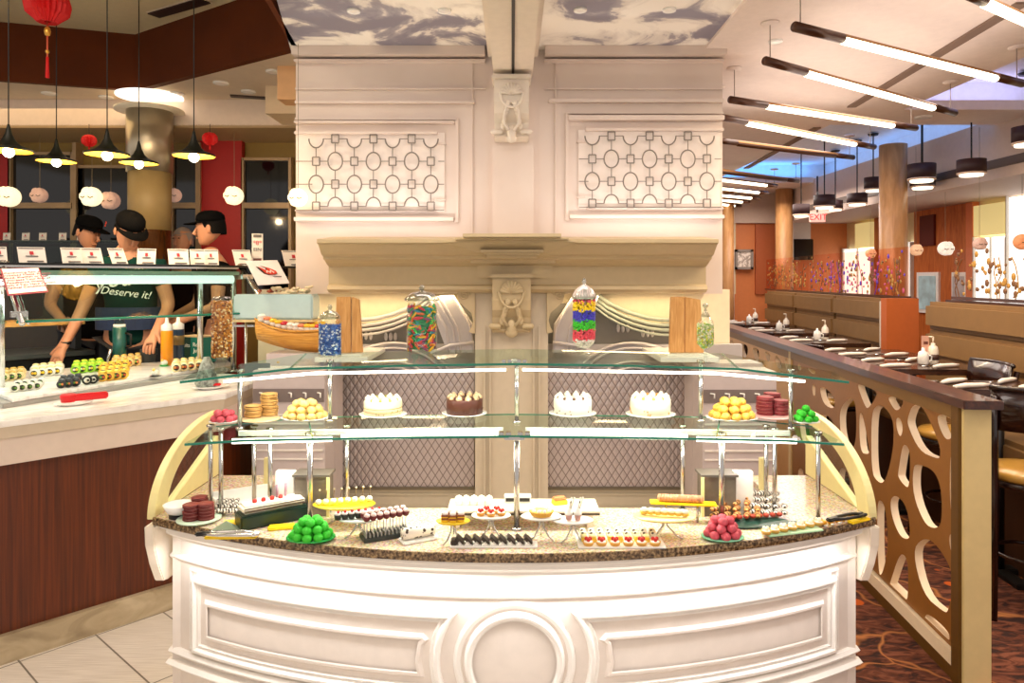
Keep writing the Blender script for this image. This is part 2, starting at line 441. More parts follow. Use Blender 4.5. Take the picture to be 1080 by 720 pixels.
# scroll brackets each side of pilaster + caps
def scroll(sgn):
    pts = [(501, 295), (478, 295), (480, 302), (484, 303), (482, 310), (484, 318), (490, 324), (497, 330), (499, 338), (497, 345), (494, 350), (501, 352)]
    P = []
    for x, y in pts:
        if sgn > 0: x = 2*538.8-x
        q = at(x, y, 4.42); P.append((q.x, q.z))
    M = Matrix(((1,0,0,0),(0,0,-1,4.50),(0,1,0,0),(0,0,0,1)))
    r = thing('scroll_bracket', 'tan scroll bracket carved against the %s edge of the pilaster below the cornice' % ('left' if sgn < 0 else 'right'), 'bracket', (0,0,0))
    bx = at(540+sgn*45, 352, 4.45); r.location = bx
    MT = Matrix.Translation(-bx) @ M
    MB().prism(P, .08, MT).build('bracket_body', TAN, r, .003)
    c = at(540+sgn*50-(.3 if sgn < 0 else 0), 311, 4.41)
    sp = []
    for i in range(28):
        a = i*.45; rr = .034*(1-i/30); sp.append((c.x-bx.x+sgn*rr*math.cos(a)*-1, c.y-bx.y+.005, c.z-bx.z+rr*math.sin(a)))
    MB().tube(sp, .005, 6).build('volute', TAN, r)
scroll(-1); scroll(1)
def corbel(label, top, px0, px1, yb, Yf, depth, m):
    """ornamented corbel: block, cap, shell, leaf, drop"""
    r = thing('carved_corbel', label, 'corbel', at(540, yb, Yf+depth))
    o = r.location; w0 = at(px0, top, Yf).x-o.x; w1 = at(px1, top, Yf).x-o.x; zt = at(0, top, Yf).z-o.z
    cxx = (w0+w1)/2; w = (w1-w0)
    H = zt
    # S-curved body side profile
    prof = [(0, H), (-depth, H), (-depth, H*.82), (-depth*1.0, H*.6), (-depth*.85, H*.42), (-depth*.55, H*.28), (-depth*.45, H*.14), (-depth*.6, H*.05), (-depth*.35, 0), (0, 0)]
    Mx = Matrix(((0,0,1,w0),(1,0,0,0),(0,1,0,0),(0,0,0,1)))
    MB().prism(prof, w, Mx).build('corbel_body', m, r, .004)
    cap = MB().box((cxx, -depth/2-.005, H+.012), (w*1.12, depth+.03, .026)); cap.build('corbel_cap', m, r, .005)
    f = -depth-.008
    sh = MB()
    for i in range(9):
        a = PI*(i+.5)/9; sh.tube([(cxx, f, H*.72), (cxx+w*.3*math.cos(a), f-.002, H*.74+w*.30*math.sin(a))], .012*w/.2, 6, rs=[.004, .014*w/.2])
    arc = [(cxx+w*.32*math.cos(a), f, H*.76+w*.42*math.sin(a)) for a in [PI+PI*i/14 for i in range(15)]]
    sh.tube(arc, .008*w/.2, 6)
    sh.build('shell_ornament', m, r)
    lf = MB()
    for s in (-1, 1):
        for i in range(6):
            zz = H*(.56-.07*i); x = cxx+s*w*(.10+.03*i)
            lf.ball((x, f+.01*i*depth/.15, zz), .016*w/.2, 8, (.9, .6, 1.3))
        lf.tube([(cxx+s*w*.04, f, H*.6), (cxx+s*w*.2, f+.01, H*.42), (cxx+s*w*.22, f+.03, H*.25), (cxx+s*w*.08, f+.03, H*.12)], .009*w/.2, 6)
        lf.lathe([(0, -.02), (w*.07, -.015), (w*.07, .015), (0, .02)], (0,0,0), 12, Matrix.Translation((cxx+s*w*.42, -depth*.62, H*.12)) @ Matrix.Rotation(PI/2, 4, 'Y') @ Matrix.Diagonal((1,1,2,1)))
    lf.build('leaf_ornament', m, r)
    d = MB(); d.ball((cxx, -depth*.62, H*.0), w*.16, 14, (1, .6, .8)); d.ball((cxx, -depth*.7, H*.1), w*.13, 12, (1, .6, 1.6))
    d.build('drop_ornament', m, r)
corbel('large carved white scroll corbel with shell under the ceiling beam end', 83, 521, 558, 150, 4.25, .19, WARMW)
corbel('carved tan corbel with shell relief on the pilaster below the cornice', 293, 519, 560, 350, 4.33, .11, TAN)
# recess features: curved mouldings, slanted panels, arches
def relief(name, pts, Y, th, m, parent=None):
    P = [(at(x, y, Y).x, at(x, y, Y).z) for x, y in pts]
    M = Matrix(((1,0,0,0),(0,0,-1,Y+th),(0,1,0,0),(0,0,0,1)))
    return MB().prism(P, th, M)
for s in (0, 1):
    def fx(x): return x if s == 0 else 1083-x
    dk = relief('x', [(fx(x), y) for x, y in ((372, 341), (400, 341), (425, 333), (445, 320), (520, 320), (520, 364), (372, 364))], 4.86, .04, None)
    struct(dk, 'wall_band_dark', GREYD)
    arc = MB()
    for k_, (dy, r_) in enumerate(((0, .016), (6, .012), (11, .012), (16, .009))):
        pts = [at(fx(x), y+dy, 4.84-.01*k_) for x, y in ((370, 337), (385, 337), (400, 335), (415, 331), (430, 325), (443, 318), (456, 308))]
        arc.tube(pts, r_, 8)
    struct(arc, 'trim_6', GREY if s == 0 else mat('grey_green_moulding', '#a5aca0', .4))
    lo = relief('x', [(fx(x), y) for x, y in ((300, 363), (520, 363), (520, 420), (300, 420))], 4.83, .06, None)
    struct(lo, 'wall_band_pale', GREY)
    ar = MB()
    for r_ in (27, 34, 50, 56):
        pts = [at(fx(415)+r_*1.15*math.cos(a), 412-r_*math.sin(a)*.9, 4.82) for a in [PI*i/20 for i in range(21)]]
        ar.tube(pts, .010, 6)
    struct(ar, 'trim_7', mat('pale_lilac_moulding', '#d7d0d2', .35))
    sl = relief('x', [(fx(x), y) for x, y in ((452, 314), (477, 310), (498, 342), (500, 372), (472, 372), (462, 345))], 4.72, .08, None)
    struct(sl, 'wall_slanted_panel', mat('lilac_white_panel', '#d3cfd2', .35), .003)
    sm_ = MB()
    for q in (0, 7, 12, 26): sm_.tube([at(fx(452+q), 312, 4.71), at(fx(470+q), 345, 4.71), at(fx(474+q), 372, 4.71)], .007, 6)
    sm_.tube([at(fx(455), 372, 4.70), at(fx(475), 364, 4.70), at(fx(500), 361, 4.70)], .011, 6)
    struct(sm_, 'trim_8', mat('lilac_white_moulding', '#dcd7da', .35))
    fl = MB()
    for x, y in (((412, 355), (386, 354)) if s == 0 else ((657, 329), (683, 334))):
        if s: y += 17
        xx = x
        for dx, rr in ((-5, -.8), (0, 0), (5, .8)):
            c = at(xx+dx, y, 4.85); fl.ball(c, .02, 8, (.7, .5, 1.5))
    f_ = struct(fl, 'trim_9', GREY)
# wooden screens beside the recess
def wscreen(px0, px1, lab, split):
    a, b = at(px0, 313, 4.35), at(px1, 372, 4.35)
    r = thing('wooden_screen', lab, 'wooden screen', ((a.x+b.x)/2, 4.35, b.z))
    w = b.x-a.x; h = a.z-b.z
    W = wood('honey_oak', '#b98342', '#d9a968', (10, 10, 1.2), .4)
    for x0, x1, sl in ((-w/2, -w/2+w*split, 0), (-w/2+w*split+.004, w/2, 1)):
        P = [(x0, 0), (x1, 0), (x1-.01*sl, h), (x0+.01, h)] if sl == 0 else [(x0, 0), (x1+.012, 0), (x1-.01, h*.95), (x0, h)]
        M = Matrix(((1,0,0,0),(0,0,-1,.03+.01*sl),(0,1,0,0),(0,0,0,1)))
        MB().prism(P, .03, M).build('board', W, r, .003)
    MB().box((0, .0, -.006), (w*1.3, .14, .012)).build('base_board', PLATE, r, .002)
wscreen(353, 380, 'upright honey wood screen standing behind the jar of blue candy', .62)
wscreen(706, 741, 'upright honey wood screen standing left of the small glass of yellow candy', .45)
# shelf carrying them
for (p0, p1) in ((338, 392), (692, 752)):
    a, b = at(p0, 0, 4.35), at(p1, 0, 4.35); z = at(0, 372, 4.35).z-.012
    struct(MB().b2((a.x, 4.22, z-.03), (b.x, 4.83, z)), 'trim_10', PLATE, .002)

PLN = mat('lilac_grey_cabinet', '#c9bcba', .4); BND = mat('cabinet_dark_band', '#7d706c', .4)
def plinth(x0, x1, lab, zt_=1.205, zb2=1.175, step=True):
    r = thing('side_cabinet', lab, 'cabinet', ((x0+x1)/2, 4.25, 0)); w = x1-x0
    MB().box((0, .105, zt_/2), (w, .21, zt_)).build('rear_body', PLN, r, .003)
    MB().box((0, -.11, zb2/2), (w, .22, zb2)).build('front_body', PLN, r, .003)
    MB().box((0, -.222, zb2-.14), (w*.98, .006, .075)).build('dark_band', BND, r)
    m = MB()
    for i in range(5): m.tube([(-w*.4+w*.2*i, -.225, zb2-.125), (-w*.4+w*.2*i+.02, -.24, zb2-.125), (-w*.4+w*.2*i+.02, -.24, zb2-.15)], .005, 6)
    m.build('hook_row', PLATE, r)
    m = MB(); zz = [zb2-.25, zb2-.30, zb2-.45, zb2-.5]
    for z in zz: m.box((0, -.222, z), (w*.94, .01, .008))
    m.build('panel_moulding', WHITE, r)
    return r
plinth(-1.47, -1.06, 'lilac grey cabinet below the wooden sushi boat, seen through the left shelves', at(0, 372, 4.28).z-.001, 1.175)
plinth(1.08, 1.50, 'lilac grey cabinet with hooks seen through the right shelves', 1.19, 1.17)
# ---- ceilings
def sky_fn(nt, b):
    v = coords(nt, (1, .9, 1)); n = tex(nt, 'Noise', v, Scale=2.6, Detail=10.0, Roughness=.55, Distortion=.7)
    nt.links.new(ramp(nt, n.outputs['Fac'], [(.42, '#8f8b9a'), (.47, '#aaa5ae'), (.495, '#e4ded8'), (.56, '#fffaf2')]), b.inputs['Base Color'])
    b.inputs['Roughness'].default_value = .6
SKY = nodes_mat('cloud_mural', sky_fn)
cz = MB()
cl = [(-1.40, WY), (at(762, 0, WY).x, WY), (1.34, WY), (1.2, -1.2), (-.86, -1.2), (-1.22, 3.69)]
cz.prism(cl, .12, z0=3.14)
struct(cz, 'ceiling', SKY)
bm_ = MB(); hw = .12
bm_.b2((-hw+.006, -1.2, 2.94), (hw+.006, 4.42, 3.14))
for s in (-1, 1): bm_.b2((.006+s*hw, -1.2, 3.07), (.006+s*(hw+.035), 4.42, 3.14))
struct(bm_, 'ceiling_beam', WARMW, .004)
struct(MB().b2((-.008+.006, 2.0, 2.934), (.014, 4.36, 2.941)), 'trim_11', BLACK)
struct(MB().b2((-.07, 4.34, 2.93), (.085, 4.37, 2.941)), 'trim_12', WARMW)
CEIL = mat('ceiling_paint', '#d6c6b0', .7); CEILR = mat('dining_ceiling_paint', '#eadbd2', .7, bump=.15, bscale=90)
# left raised ceiling and brown bulkhead
BR = mat('brown_bulkhead', '#5a2706', .7, noise=.12, nscale=3, spec=.2)
A = (-3.16, 6.0); dl = Vector((-.94, -.3)); dr = Vector((1.2, -.77))
Lp = (A[0]+dl.x*6, A[1]+dl.y*6); Rp = (A[0]+dr.x*1.5, A[1]+dr.y*1.5)
bk = MB()
def vwall(mb, p, q, z0, z1, t=.03):
    p, q = Vector(p), Vector(q); d = (q-p).normalized(); n = Vector((-d.y, d.x))*t
    P = [p, q, q+n, p+n]
    mb.prism([(a.x, a.y) for a in P], z1-z0, z0=z0)
A2 = (A[0], A[1]-.04); L2 = (Lp[0], Lp[1]-.04); R2 = (Rp[0]-.02, Rp[1]-.04)
vwall(bk, A2, L2, 3.275, 3.74, -.06); vwall(bk, A2, R2, 3.275, 3.74, .06)
struct(bk, 'wall_bulkhead', BR)
uc = MB(); uc.prism([A, Lp, (-8.8, -1.2), (-.8, -1.2), (-1.17, 3.69), Rp], .1, z0=3.74); struct(uc, 'ceiling_left_raised', mat('ceiling_paint_beige', '#cdbd98', .7))
side = MB(); vwall(side, (-1.22, 3.69), (-.86, -1.2), 3.14, 3.8, -.03); vwall(side, (Rp[0]-.03, Rp[1]), (-1.25, 3.69), 3.14, 3.8, -.03); struct(side, 'wall_mural_side', BR)
lc = MB(); lc.prism([A, Rp, (-1.1, 6.2), (-1.1, 6.35), (-9, 6.35), Lp], .06, z0=3.28)
struct(lc, 'ceiling_left', CEIL)
s2 = MB(); s2.b2((-9, 6.3, 3.05), (-1.1, 6.36, 3.34)); struct(s2, 'wall_soffit', mat('soffit_paint', '#dccabb', .6))
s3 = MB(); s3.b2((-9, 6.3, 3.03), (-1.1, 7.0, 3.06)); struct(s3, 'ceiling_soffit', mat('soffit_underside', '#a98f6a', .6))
# orange lit cove block at right
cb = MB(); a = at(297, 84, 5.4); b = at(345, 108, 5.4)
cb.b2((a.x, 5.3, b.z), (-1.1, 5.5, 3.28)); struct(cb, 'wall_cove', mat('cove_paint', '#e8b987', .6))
cb = MB(); a = at(282, 112, 5.9); b = at(345, 121, 5.9)
cb.b2((a.x, 5.85, b.z), (-1.1, 6.3, 3.28)); struct(cb, 'wall_cove_lower', mat('cove_paint_pale', '#ddc7a6', .6))
# left back wall with windows
BY = 6.9
bwm = MB()
def wallrect(mb, x0, x1, y0, y1, Y, d=.05):
    a, b = at(x0, y0, Y), at(x1, y1, Y); mb.b2((a.x, Y, b.z), (b.x, Y+d, a.z))
bw = MB(); bw.b2((-9, BY+.1, 0), (-.9, BY+.2, 3.1)); struct(bw, 'wall_left_back', mat('tan_wall', '#8f7436', .6))
rw = MB(); wallrect(rw, -40, 10, 130, 700, BY, .08); wallrect(rw, 211, 255, 130, 700, BY, .08); struct(rw, 'wall_red_panels', mat('red_wall', '#a81410', .5))
WIN = mat('night_window_glass', '#0b0c0f', .06, spec=.6)
FR = mat('bronze_beige_frame', '#a58a68', .4, .2)
def window(n, x0, x1, y0, y1, mull=()):
    pn = MB(); wallrect(pn, x0, x1, y0, y1, BY+.04, .03)
    fr = MB()
    for e in ((x0-2, x0+1, y0-2, y1+2), (x1-1, x1+2, y0-2, y1+2), (x0, x1, y0-2, y0+1), (x0, x1, y1-1, y1+2)): wallrect(fr, *e, BY, .09)
    for y in mull: wallrect(fr, x0, x1, y-2.5, y+3.5, BY-.02, .1)
    r = bpy.data.objects.new('window_%d' % n, None); C.objects.link(r); r['kind'] = 'structure'; r.location = at((x0+x1)/2, y1, BY)
    for o, m, nm in ((fr, FR, 'window_frame'), (pn, WIN, 'window_pane')):
        ob = o.build(nm, m, r); ob.location = -r.location
window(1, 10, 75, 162, 330, (216,)); window(2, 81, 137, 176, 330); window(3, 181, 208, 162, 330, (216,)); window(4, 256, 305, 168, 330, (216,))
struct((lambda m: (wallrect(m, 76, 80, 150, 400, BY-.03, .12), wallrect(m, 206, 211, 150, 400, BY-.03, .12), m)[-1])(MB()), 'trim_14', FR)
# steel column
def col_fn(nt, b):
    v = coords(nt); s = nt.nodes.new('ShaderNodeSeparateXYZ'); nt.links.new(v, s.inputs[0])
    nt.links.new(ramp(nt, s.outputs[2], [(0, '#4a2a10'), (.5, '#7a5a30')]), b.inputs['Base Color'])
pc = at(158, 182, 6.15)
cr = (181-136)/2*6.15/F
cl_ = thing('round_column', 'round column with brushed steel upper sleeve and disc cap behind the sushi bar', 'column', (pc.x, 6.15, 0))
z1 = at(0, 182, 6.15).z; z2 = at(0, 118, 6.15).z; z0 = at(0, 243, 6.15).z
MB().cyl((0, 0, z1), cr, z2-z1, 40).build('steel_sleeve', mat('satin_steel', '#bdb19a', .35, .85), cl_)
MB().cyl((0, 0, z0), cr*.93, z1-z0, 40).build('tan_shaft', mat('tan_shaft', '#a1895a', .5), cl_)
MB().cyl((0, 0, 0), cr*.93, z0, 40).build('wooden_base', wood('glossy_brown', '#2c1608', '#5b3415', (8, 8, 1), .15), cl_)
MB().cyl((0, 0, z2), cr*1.5, .02, 40).build('cap_disc', mat('ivory_disc', '#efe6d0', .4), cl_)
MB().lathe([(cr*1.1, 0), (cr*1.45, .0), (cr*1.45, .012), (cr*1.1, .012)], (0, 0, 3.262), 40).build('cove_ring', mat('cove_ring', '#fffaf0', .4, emit=1.5), cl_)
# ---- right (dining) shell
RC = 3.12
def hole_rect(px): pass
rc = MB()
# ceiling sheet with two cove openings: built as strips
cx0, cx1 = 1.34, 4.45
ops = [(2.9, 4.4, 5.6, 7.0), (2.95, 4.4, 7.6, 11.6)]
def strip(x0, x1, y0, y1): rc.b2((x0, y0, RC), (x1, y1, RC+.08))
strip(1.2, 3.3, -1.2, 4.5); strip(3.3, 6.5, -1.2, 3.6)
strip(cx0, 2.95+.0, 4.5, 14); 
strip(2.95, 3.3, 4.5, 6.0); strip(3.3, 4.5, 3.6, 3.9) 
strip(2.95, 4.5, 6.0, 6.6); strip(2.95, 3.55, 6.6, 10.2) if False else None
strip(2.95, 4.5, 10.6, 14)
strip(3.3, 4.5, 3.9, 3.95)
struct(rc, 'ceiling_dining', CEILR)
def cove(name, x0, x1, y0, y1, lcol, e):
    m = MB(); z = RC+.30
    m.b2((x0-.3, y0-.3, z), (x1+.3, y1+.3, z+.03))
    for (a, b) in (((x0-.3, y0-.3), (x0-.27, y1+.3)), ((x1+.27, y0-.3), (x1+.3, y1+.3)), ((x0-.3, y0-.3), (x1+.3, y0-.27)), ((x0-.3, y1+.27), (x1+.3, y1+.3))):
        m.b2((a[0], a[1], RC+.08), (b[0], b[1], z))
    struct(m, name, mat('cove_white', '#eef2f8', .7))
    lp = MB()
    s_ = MB(); s_.b2((x0-.1, y0-.1, z-.07), (x1+.1, y1+.1, z-.06))
    for (px_, py_, sx, sy) in (((x0+x1)/2, y0-.12, x1-x0, .1), ((x0+x1)/2, y1+.12, x1-x0, .1), (x0-.12, (y0+y1)/2, .1, y1-y0), (x1+.12, (y0+y1)/2, .1, y1-y0)):
        area('cove_light', (px_, py_, RC+.1), sx, e, lcol, (PI, 0, 0), sy)
cove('ceiling_cove_near', 3.3, 4.5, 3.95, 6.0, '#cfc6ff', 1.6)
cove('ceiling_cove_far', 2.95, 4.5, 6.6, 10.6, '#5aaaff', 3.5)
# grooves in ceiling (dark linear slots)
gr = MB()
def groove(p0, p1, w=.07):
    a, b = at_z(*p0, RC), at_z(*p1, RC); d = (b-a).normalized(); n = Vector((-d.y, d.x, 0))*w/2
    gr.prism([(v.x, v.y) for v in (a-n, b-n, b+n, a+n)], .012, z0=RC-.012)
groove((1079, 2), (898, 112)); groove((862, 134), (787, 177))
struct(gr, 'trim_15', mat('ceiling_slot_brown', '#7b6455', .6))
# right soffit with vent slot
sf = MB(); sf.b2((4.5, 2.5, 2.62), (6.6, 13, 2.66)); sf.b2((4.5, 2.5, 2.66), (4.56, 13, RC+.06)); sf.b2((1.3, 11.9, 2.66), (4.5, 11.96, RC+.06)); sf.b2((1.3, 11.9, 2.62), (4.5, 13, 2.66))
struct(sf, 'ceiling_soffit_dining', mat('soffit_dining', '#cbb5a6', .6))
vt = MB(); vt.b2((4.485, 3, 2.72), (4.5, 7.9, 2.80)); vt.b2((4.485, 8.6, 2.72), (4.5, 11.4, 2.80)); struct(vt, 'trim_16', mat('vent_dark', '#5a4a40', .5))
# right wall and far wall
RX = 5.6
struct(MB().b2((RX+.05, 2.5, 0), (RX+.15, 13, 2.64)), 'wall_right', mat('cream_wall_dining', '#ecd9a6', .6))
def rwrect(mb, x0, x1, y0, y1, d=.05):
    """on plane X=RX; px range"""
    Ya, Yb = RX*F/(x0-540), RX*F/(x1-540); Ym = (Ya+Yb)/2
    z1 = HC-(y0-HZ)/F*Ym; z0 = HC-(y1-HZ)/F*Ym
    mb.b2((RX-d+.05, Ya, z0), (RX+.05, Yb, z1))
ORW = wood('orange_veneer', '#a8501c', '#cf7434', (6, 6, .8), .5)
o_ = MB(); rwrect(o_, 964, 1022, 190, 620, .05); rwrect(o_, 922, 930, 205, 620, .05); struct(o_, 'wall_orange_panel', ORW)
o_ = MB(); rwrect(o_, 1022, 1029, 190, 620, .09); struct(o_, 'trim_17', mat('orange_post', '#df7d4c', .5))
DAY = mat('daylight_window', '#ffffff', .4, emit=1.4, ecol='#fdfbf6')
for i, (x0, x1, y0, y1) in enumerate(((892, 921, 262, 330), (1031, 1064, 250, 330), (1066, 1110, 205, 340), (957, 963, 255, 330))):
    r = bpy.data.objects.new('window_%d' % (5+i), None); C.objects.link(r); r['kind'] = 'structure'
    m = MB(); rwrect(m, x0, x1, y0, y1, .07); m.build('window_pane', DAY, r)
    m = MB(); rwrect(m, x0-1, x0, y0, y1, .1); rwrect(m, x1, x1+1, y0, y1, .1); rwrect(m, (x0+x1)/2-.4, (x0+x1)/2+.4, y0, y1, .09); m.build('window_frame', mat('pale_window_frame', '#d8d2c8', .5), r)
for (x0, x1, y0, y1, t) in ((1031, 1064, 215, 248, 'above the bright window right of the orange panel'), (905, 921, 235, 261, 'above the far window left of the big column')):
    m = MB(); rwrect(m, x0, x1, y0, y1, .10); m2 = m.build('roller_blind', mat('brightened_yellow_blind', '#f6e39a', .6, emit=.45)); tag(m2, 'pale yellow roller blind pulled down '+t, 'blind')  # blind is no lamp; emission is added to brighten its yellow
m = MB(); rwrect(m, 972, 987, 227, 259, .08); tag(m.build('wall_panel', mat('maroon', '#5a0c08', .5)), 'dark maroon rectangular panel high on the orange wall', 'wall panel')
struct(MB().b2((1.3, 12, 0), (RX+.1, 12.1, 2.64)), 'wall_far', mat('orange_far_wall', '#cf7c46', .55))
for i, (x0, x1, y0, y1, m) in enumerate(((797, 817, 237, 310, mat('rust_wall', '#a8562c', .5)), (836, 855, 232, 252, mat('pale_box', '#d9cfc8', .5)), (700, 776, 225, 310, mat('cream_far', '#dcc9a0', .6)))):
    mb = MB(); wallrect(mb, x0, x1, y0, y1, 11.95, .05); struct(mb, 'wall_far_panel', m)
tv = MB(); wallrect(tv, 837, 858, 252, 274, 11.8, .06); tag(tv.build('wall_television', mat('tv_black', '#1b1512', .15), None, .01), 'black flat television on the far orange wall', 'television')
ex = thing('exit_sign', 'small red EXIT sign hanging above the television', 'exit sign', at(863, 234, 9.9))
a, b = at(855, 224, 9.9), at(871, 234, 9.9)
MB().box((0, .03, (a.z-b.z)/2), (b.x-a.x, .05, a.z-b.z)).build('sign_box', mat('exit_pink', '#f2b6a8', .5, emit=.5), ex, .005)
text_mesh('sign_letters', 'EXIT', .12, mat('exit_red', '#e01822', .5, emit=1.2), Matrix.Translation((0, .0, (a.z-b.z)/2)) @ Matrix.Rotation(PI/2, 4, 'X'), ex)
MB().cyl((0, .03, a.z-b.z), .012, RC-a.z, 8).build('sign_rod', BLACK, ex)
# wooden round columns
COLW = wood('tan_column_veneer', '#b07c4a', '#d3a06c', (3, 3, .6), .35)
for px, w, Y, lb in ((942, 27, 7.6, 'largest tan round column rising behind the booth end'), (827, 17.5, 11.4, 'tan round column beside the far television'), (768, 12, 11.7, 'slimmest, farthest tan round column left of the framed picture')):
    r = thing('tan_column', lb, 'column', (at(px, 0, Y).x, Y, 0)); rr = w/2*Y/F
    MB().cyl((0, 0, .0), rr, RC, 32).build('column_shaft', COLW, r)
    MB().cyl((0, 0, 0), rr*1.12, .15, 32).build('column_base', mat('col_base', '#6d4528', .4), r)
    MB().cyl((rr*1.25, .1, 0), rr*.18, RC, 10).build('white_conduit', mat('white_pipe', '#f6f1ea', .4), r)
# ================================================================ PASTRY CASE
CX, CYc, R0 = .008, 4.844, 2.628        # counter arc
ZC = .84
case = thing('pastry_case', 'curved white pastry display case with granite counter and two glass shelves', 'display case', (CX, 2.9, 0))
CO = Vector((CX, 2.9, 0))
def arc_pts(R, xm, n=48):
    a = math.asin(xm/R); return [(CX+R*math.sin(-a+2*a*i/n), CYc-R*math.cos(-a+2*a*i/n)) for i in range(n+1)]
def outline(R, xm, yb, rc=.0, n=48):
    p = arc_pts(R, xm, n); return [(x-CO.x, y-CO.y) for x, y in p]+[(xm, yb-CO.y), (-xm, yb-CO.y)]
def gran_fn(nt, b):
    v = coords(nt); n = tex(nt, 'Noise', v, Scale=120.0, Detail=6.0); vo = tex(nt, 'Voronoi', v, Scale=140.0)
    c = ramp(nt, n.outputs['Fac'], [(.32, '#9a7a52'), (.5, '#d9bf98'), (.66, '#f0dec2')])
    nt.links.new(mixc(nt, .25, c, vo.outputs['Color']), b.inputs['Base Color']); b.inputs['Roughness'].default_value = .18
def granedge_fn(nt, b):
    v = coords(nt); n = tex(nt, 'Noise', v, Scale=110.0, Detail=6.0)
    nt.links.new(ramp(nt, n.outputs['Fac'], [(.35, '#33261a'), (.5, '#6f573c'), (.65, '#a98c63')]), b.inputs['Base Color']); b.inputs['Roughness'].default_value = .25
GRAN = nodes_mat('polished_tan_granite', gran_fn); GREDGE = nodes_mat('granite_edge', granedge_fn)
_o = arc_pts(R0-.004, 1.292); _t = [(x-CO.x, y-CO.y) for x, y in _o]+[(1.292, .20), (1.02, .20), (1.0, -.24), (-1.0, -.24), (-1.02, .20), (-1.292, .20)]
MB().prism(_t, .026, z0=ZC-.026).build('granite_top', GRAN, case)
ge = MB(); ge.sweep([(-.02, ZC-.027), (.002, ZC-.027), (.004, ZC-.014), (.002, ZC-.001), (-.02, ZC-.001)], [(x-CO.x, y-CO.y) for x, y in reversed(arc_pts(R0, 1.296))], smooth=True)
# sweep outward = right of travel; travel right->left means right side = +Y ; so go left->right
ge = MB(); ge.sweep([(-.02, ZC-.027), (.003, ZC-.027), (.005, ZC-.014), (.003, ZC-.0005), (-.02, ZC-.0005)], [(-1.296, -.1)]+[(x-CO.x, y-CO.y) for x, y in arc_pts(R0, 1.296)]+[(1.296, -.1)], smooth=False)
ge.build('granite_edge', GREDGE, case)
# cornice moulding under granite
def base_path(R, xm, yb=2.66): return [(-xm, yb-CO.y)]+[(x-CO.x, y-CO.y) for x, y in arc_pts(R, xm)]+[(xm, yb-CO.y)]
mo = MB(); mo.sweep([(-.10, ZC-.028), (-.012, ZC-.028), (-.012, ZC-.04), (-.03, ZC-.05), (-.03, ZC-.062), (-.05, ZC-.078), (-.06, ZC-.082), (-.065, ZC-.094), (-.10, ZC-.094)], base_path(R0, 1.29))
mo.build('under_counter_moulding', WHITE, case)
# body
RB, XB = R0-.10, 1.268
BPAINT = mat('white_case_paint', '#e4d8cd', .35, coat=.1)
MB().prism(outline(RB, XB, 2.64), ZC-.05, z0=0).build('case_body', BPAINT, case)
bmld = MB()
for prof in ([(0, .30), (.012, .305), (.02, .315), (.012, .328), (0, .33)], [(0, .255), (.018, .26), (.028, .272), (.018, .285), (0, .29)], [(0, .0), (.03, 0), (.03, .13), (.02, .15), (.0, .16)], [(0, .655), (.012, .66), (.016, .668), (.010, .678), (0, .68)]):
    bmld.sweep(prof, base_path(RB, XB))
# the top band moulding only at corners: keep
bmld.build('base_moulding', WHITE, case)
# panel mouldings on the curved body
def oncyl(px, py, R=RB):
    kx = (px-540)/F
    # ray (kx,1)*Y hits circle centre (CX,CYc)
    a = kx*kx+1; b_ = -2*(kx*CX+CYc); c = CX*CX+CYc*CYc-R*R
    disc = b_*b_-4*a*c
    Y = (-b_-math.sqrt(max(disc, 0)))/(2*a); th = math.asin((kx*Y-CX)/R)
    return th, HC-(py-HZ)/F*Y
def cylp(th, z, R): return (R*math.sin(th), CYc-R*math.cos(th)-CO.y, z)
def dense(pl, closed=True, step=.02):
    out = []
    n = len(pl)
    for i in range(n if closed else n-1):
        a, b = pl[i], pl[(i+1) % n]; d = math.hypot((a[0]-b[0])*RB, a[1]-b[1]); k = max(1, int(d/step))
        for j in range(k): out.append((a[0]+(b[0]-a[0])*j/k, a[1]+(b[1]-a[1])*j/k))
    if not closed: out.append(pl[-1])
    return out
def inset(pl, d):
    # pl CCW or CW in (th*RB, z)
    P = [Vector((a*RB, z)) for a, z in pl]; ar = sum(P[i-1].x*P[i].y-P[i].x*P[i-1].y for i in range(len(P))); s = 1 if ar > 0 else -1
    out = []
    for i in range(len(P)):
        d1 = (P[i]-P[i-1]).normalized(); d2 = (P[(i+1) % len(P)]-P[i]).normalized()
        n1 = Vector((-d1.y, d1.x))*s; n2 = Vector((-d2.y, d2.x))*s; m = n1+n2; m = m/max(.4, m.dot(n1)); q = P[i]+m*d; out.append((q.x/RB, q.y))
    return out
def frame_strip(pl, prof):
    """prof [(inset, out)] ring around polygon on cylinder"""
    mb = MB(); rings = []
    n = len(pl); vs = []; k = len(prof)
    ins = [inset(pl, p[0]) for p in prof]
    for i in range(n):
        for q in range(k): vs.append(cylp(ins[q][i][0], ins[q][i][1], RB+prof[q][1]))
    fs = [(i*k+q, ((i+1) % n)*k+q, ((i+1) % n)*k+q+1, i*k+q+1) for i in range(n) for q in range(k-1)]
    mb.add(vs, fs, False); return mb
MPROF = [(-.012, -.002), (-.010, .012), (-.004, .018), (.004, .018), (.010, .008), (.016, .006), (.022, .010), (.026, -.003)]
zt_, zb_ = .600, .345
thL = oncyl(207, 640)[0]
def panel_poly(s):
    tr_ = oncyl(486, 640)[0]; t2 = oncyl(463, 690)[0]
    pl = [(thL, zb_), (thL, zt_), (tr_, zt_)]
    # concave right side around the medallion
    c0 = (0.0006, .45); rr = .255
    pts = []
    for i in range(13):
        z = zt_-(zt_-zb_)*i/12; dz = z-c0[1]; x = -math.sqrt(max(.0, rr*rr-dz*dz)); pts.append((x/RB, z))
    pl = [(thL, zb_), (thL, zt_)]+[(max(tr_, pts[0][0])-.0, zt_)]*0+pts
    if s > 0: pl = [(-a, z) for a, z in pl]
    return pl
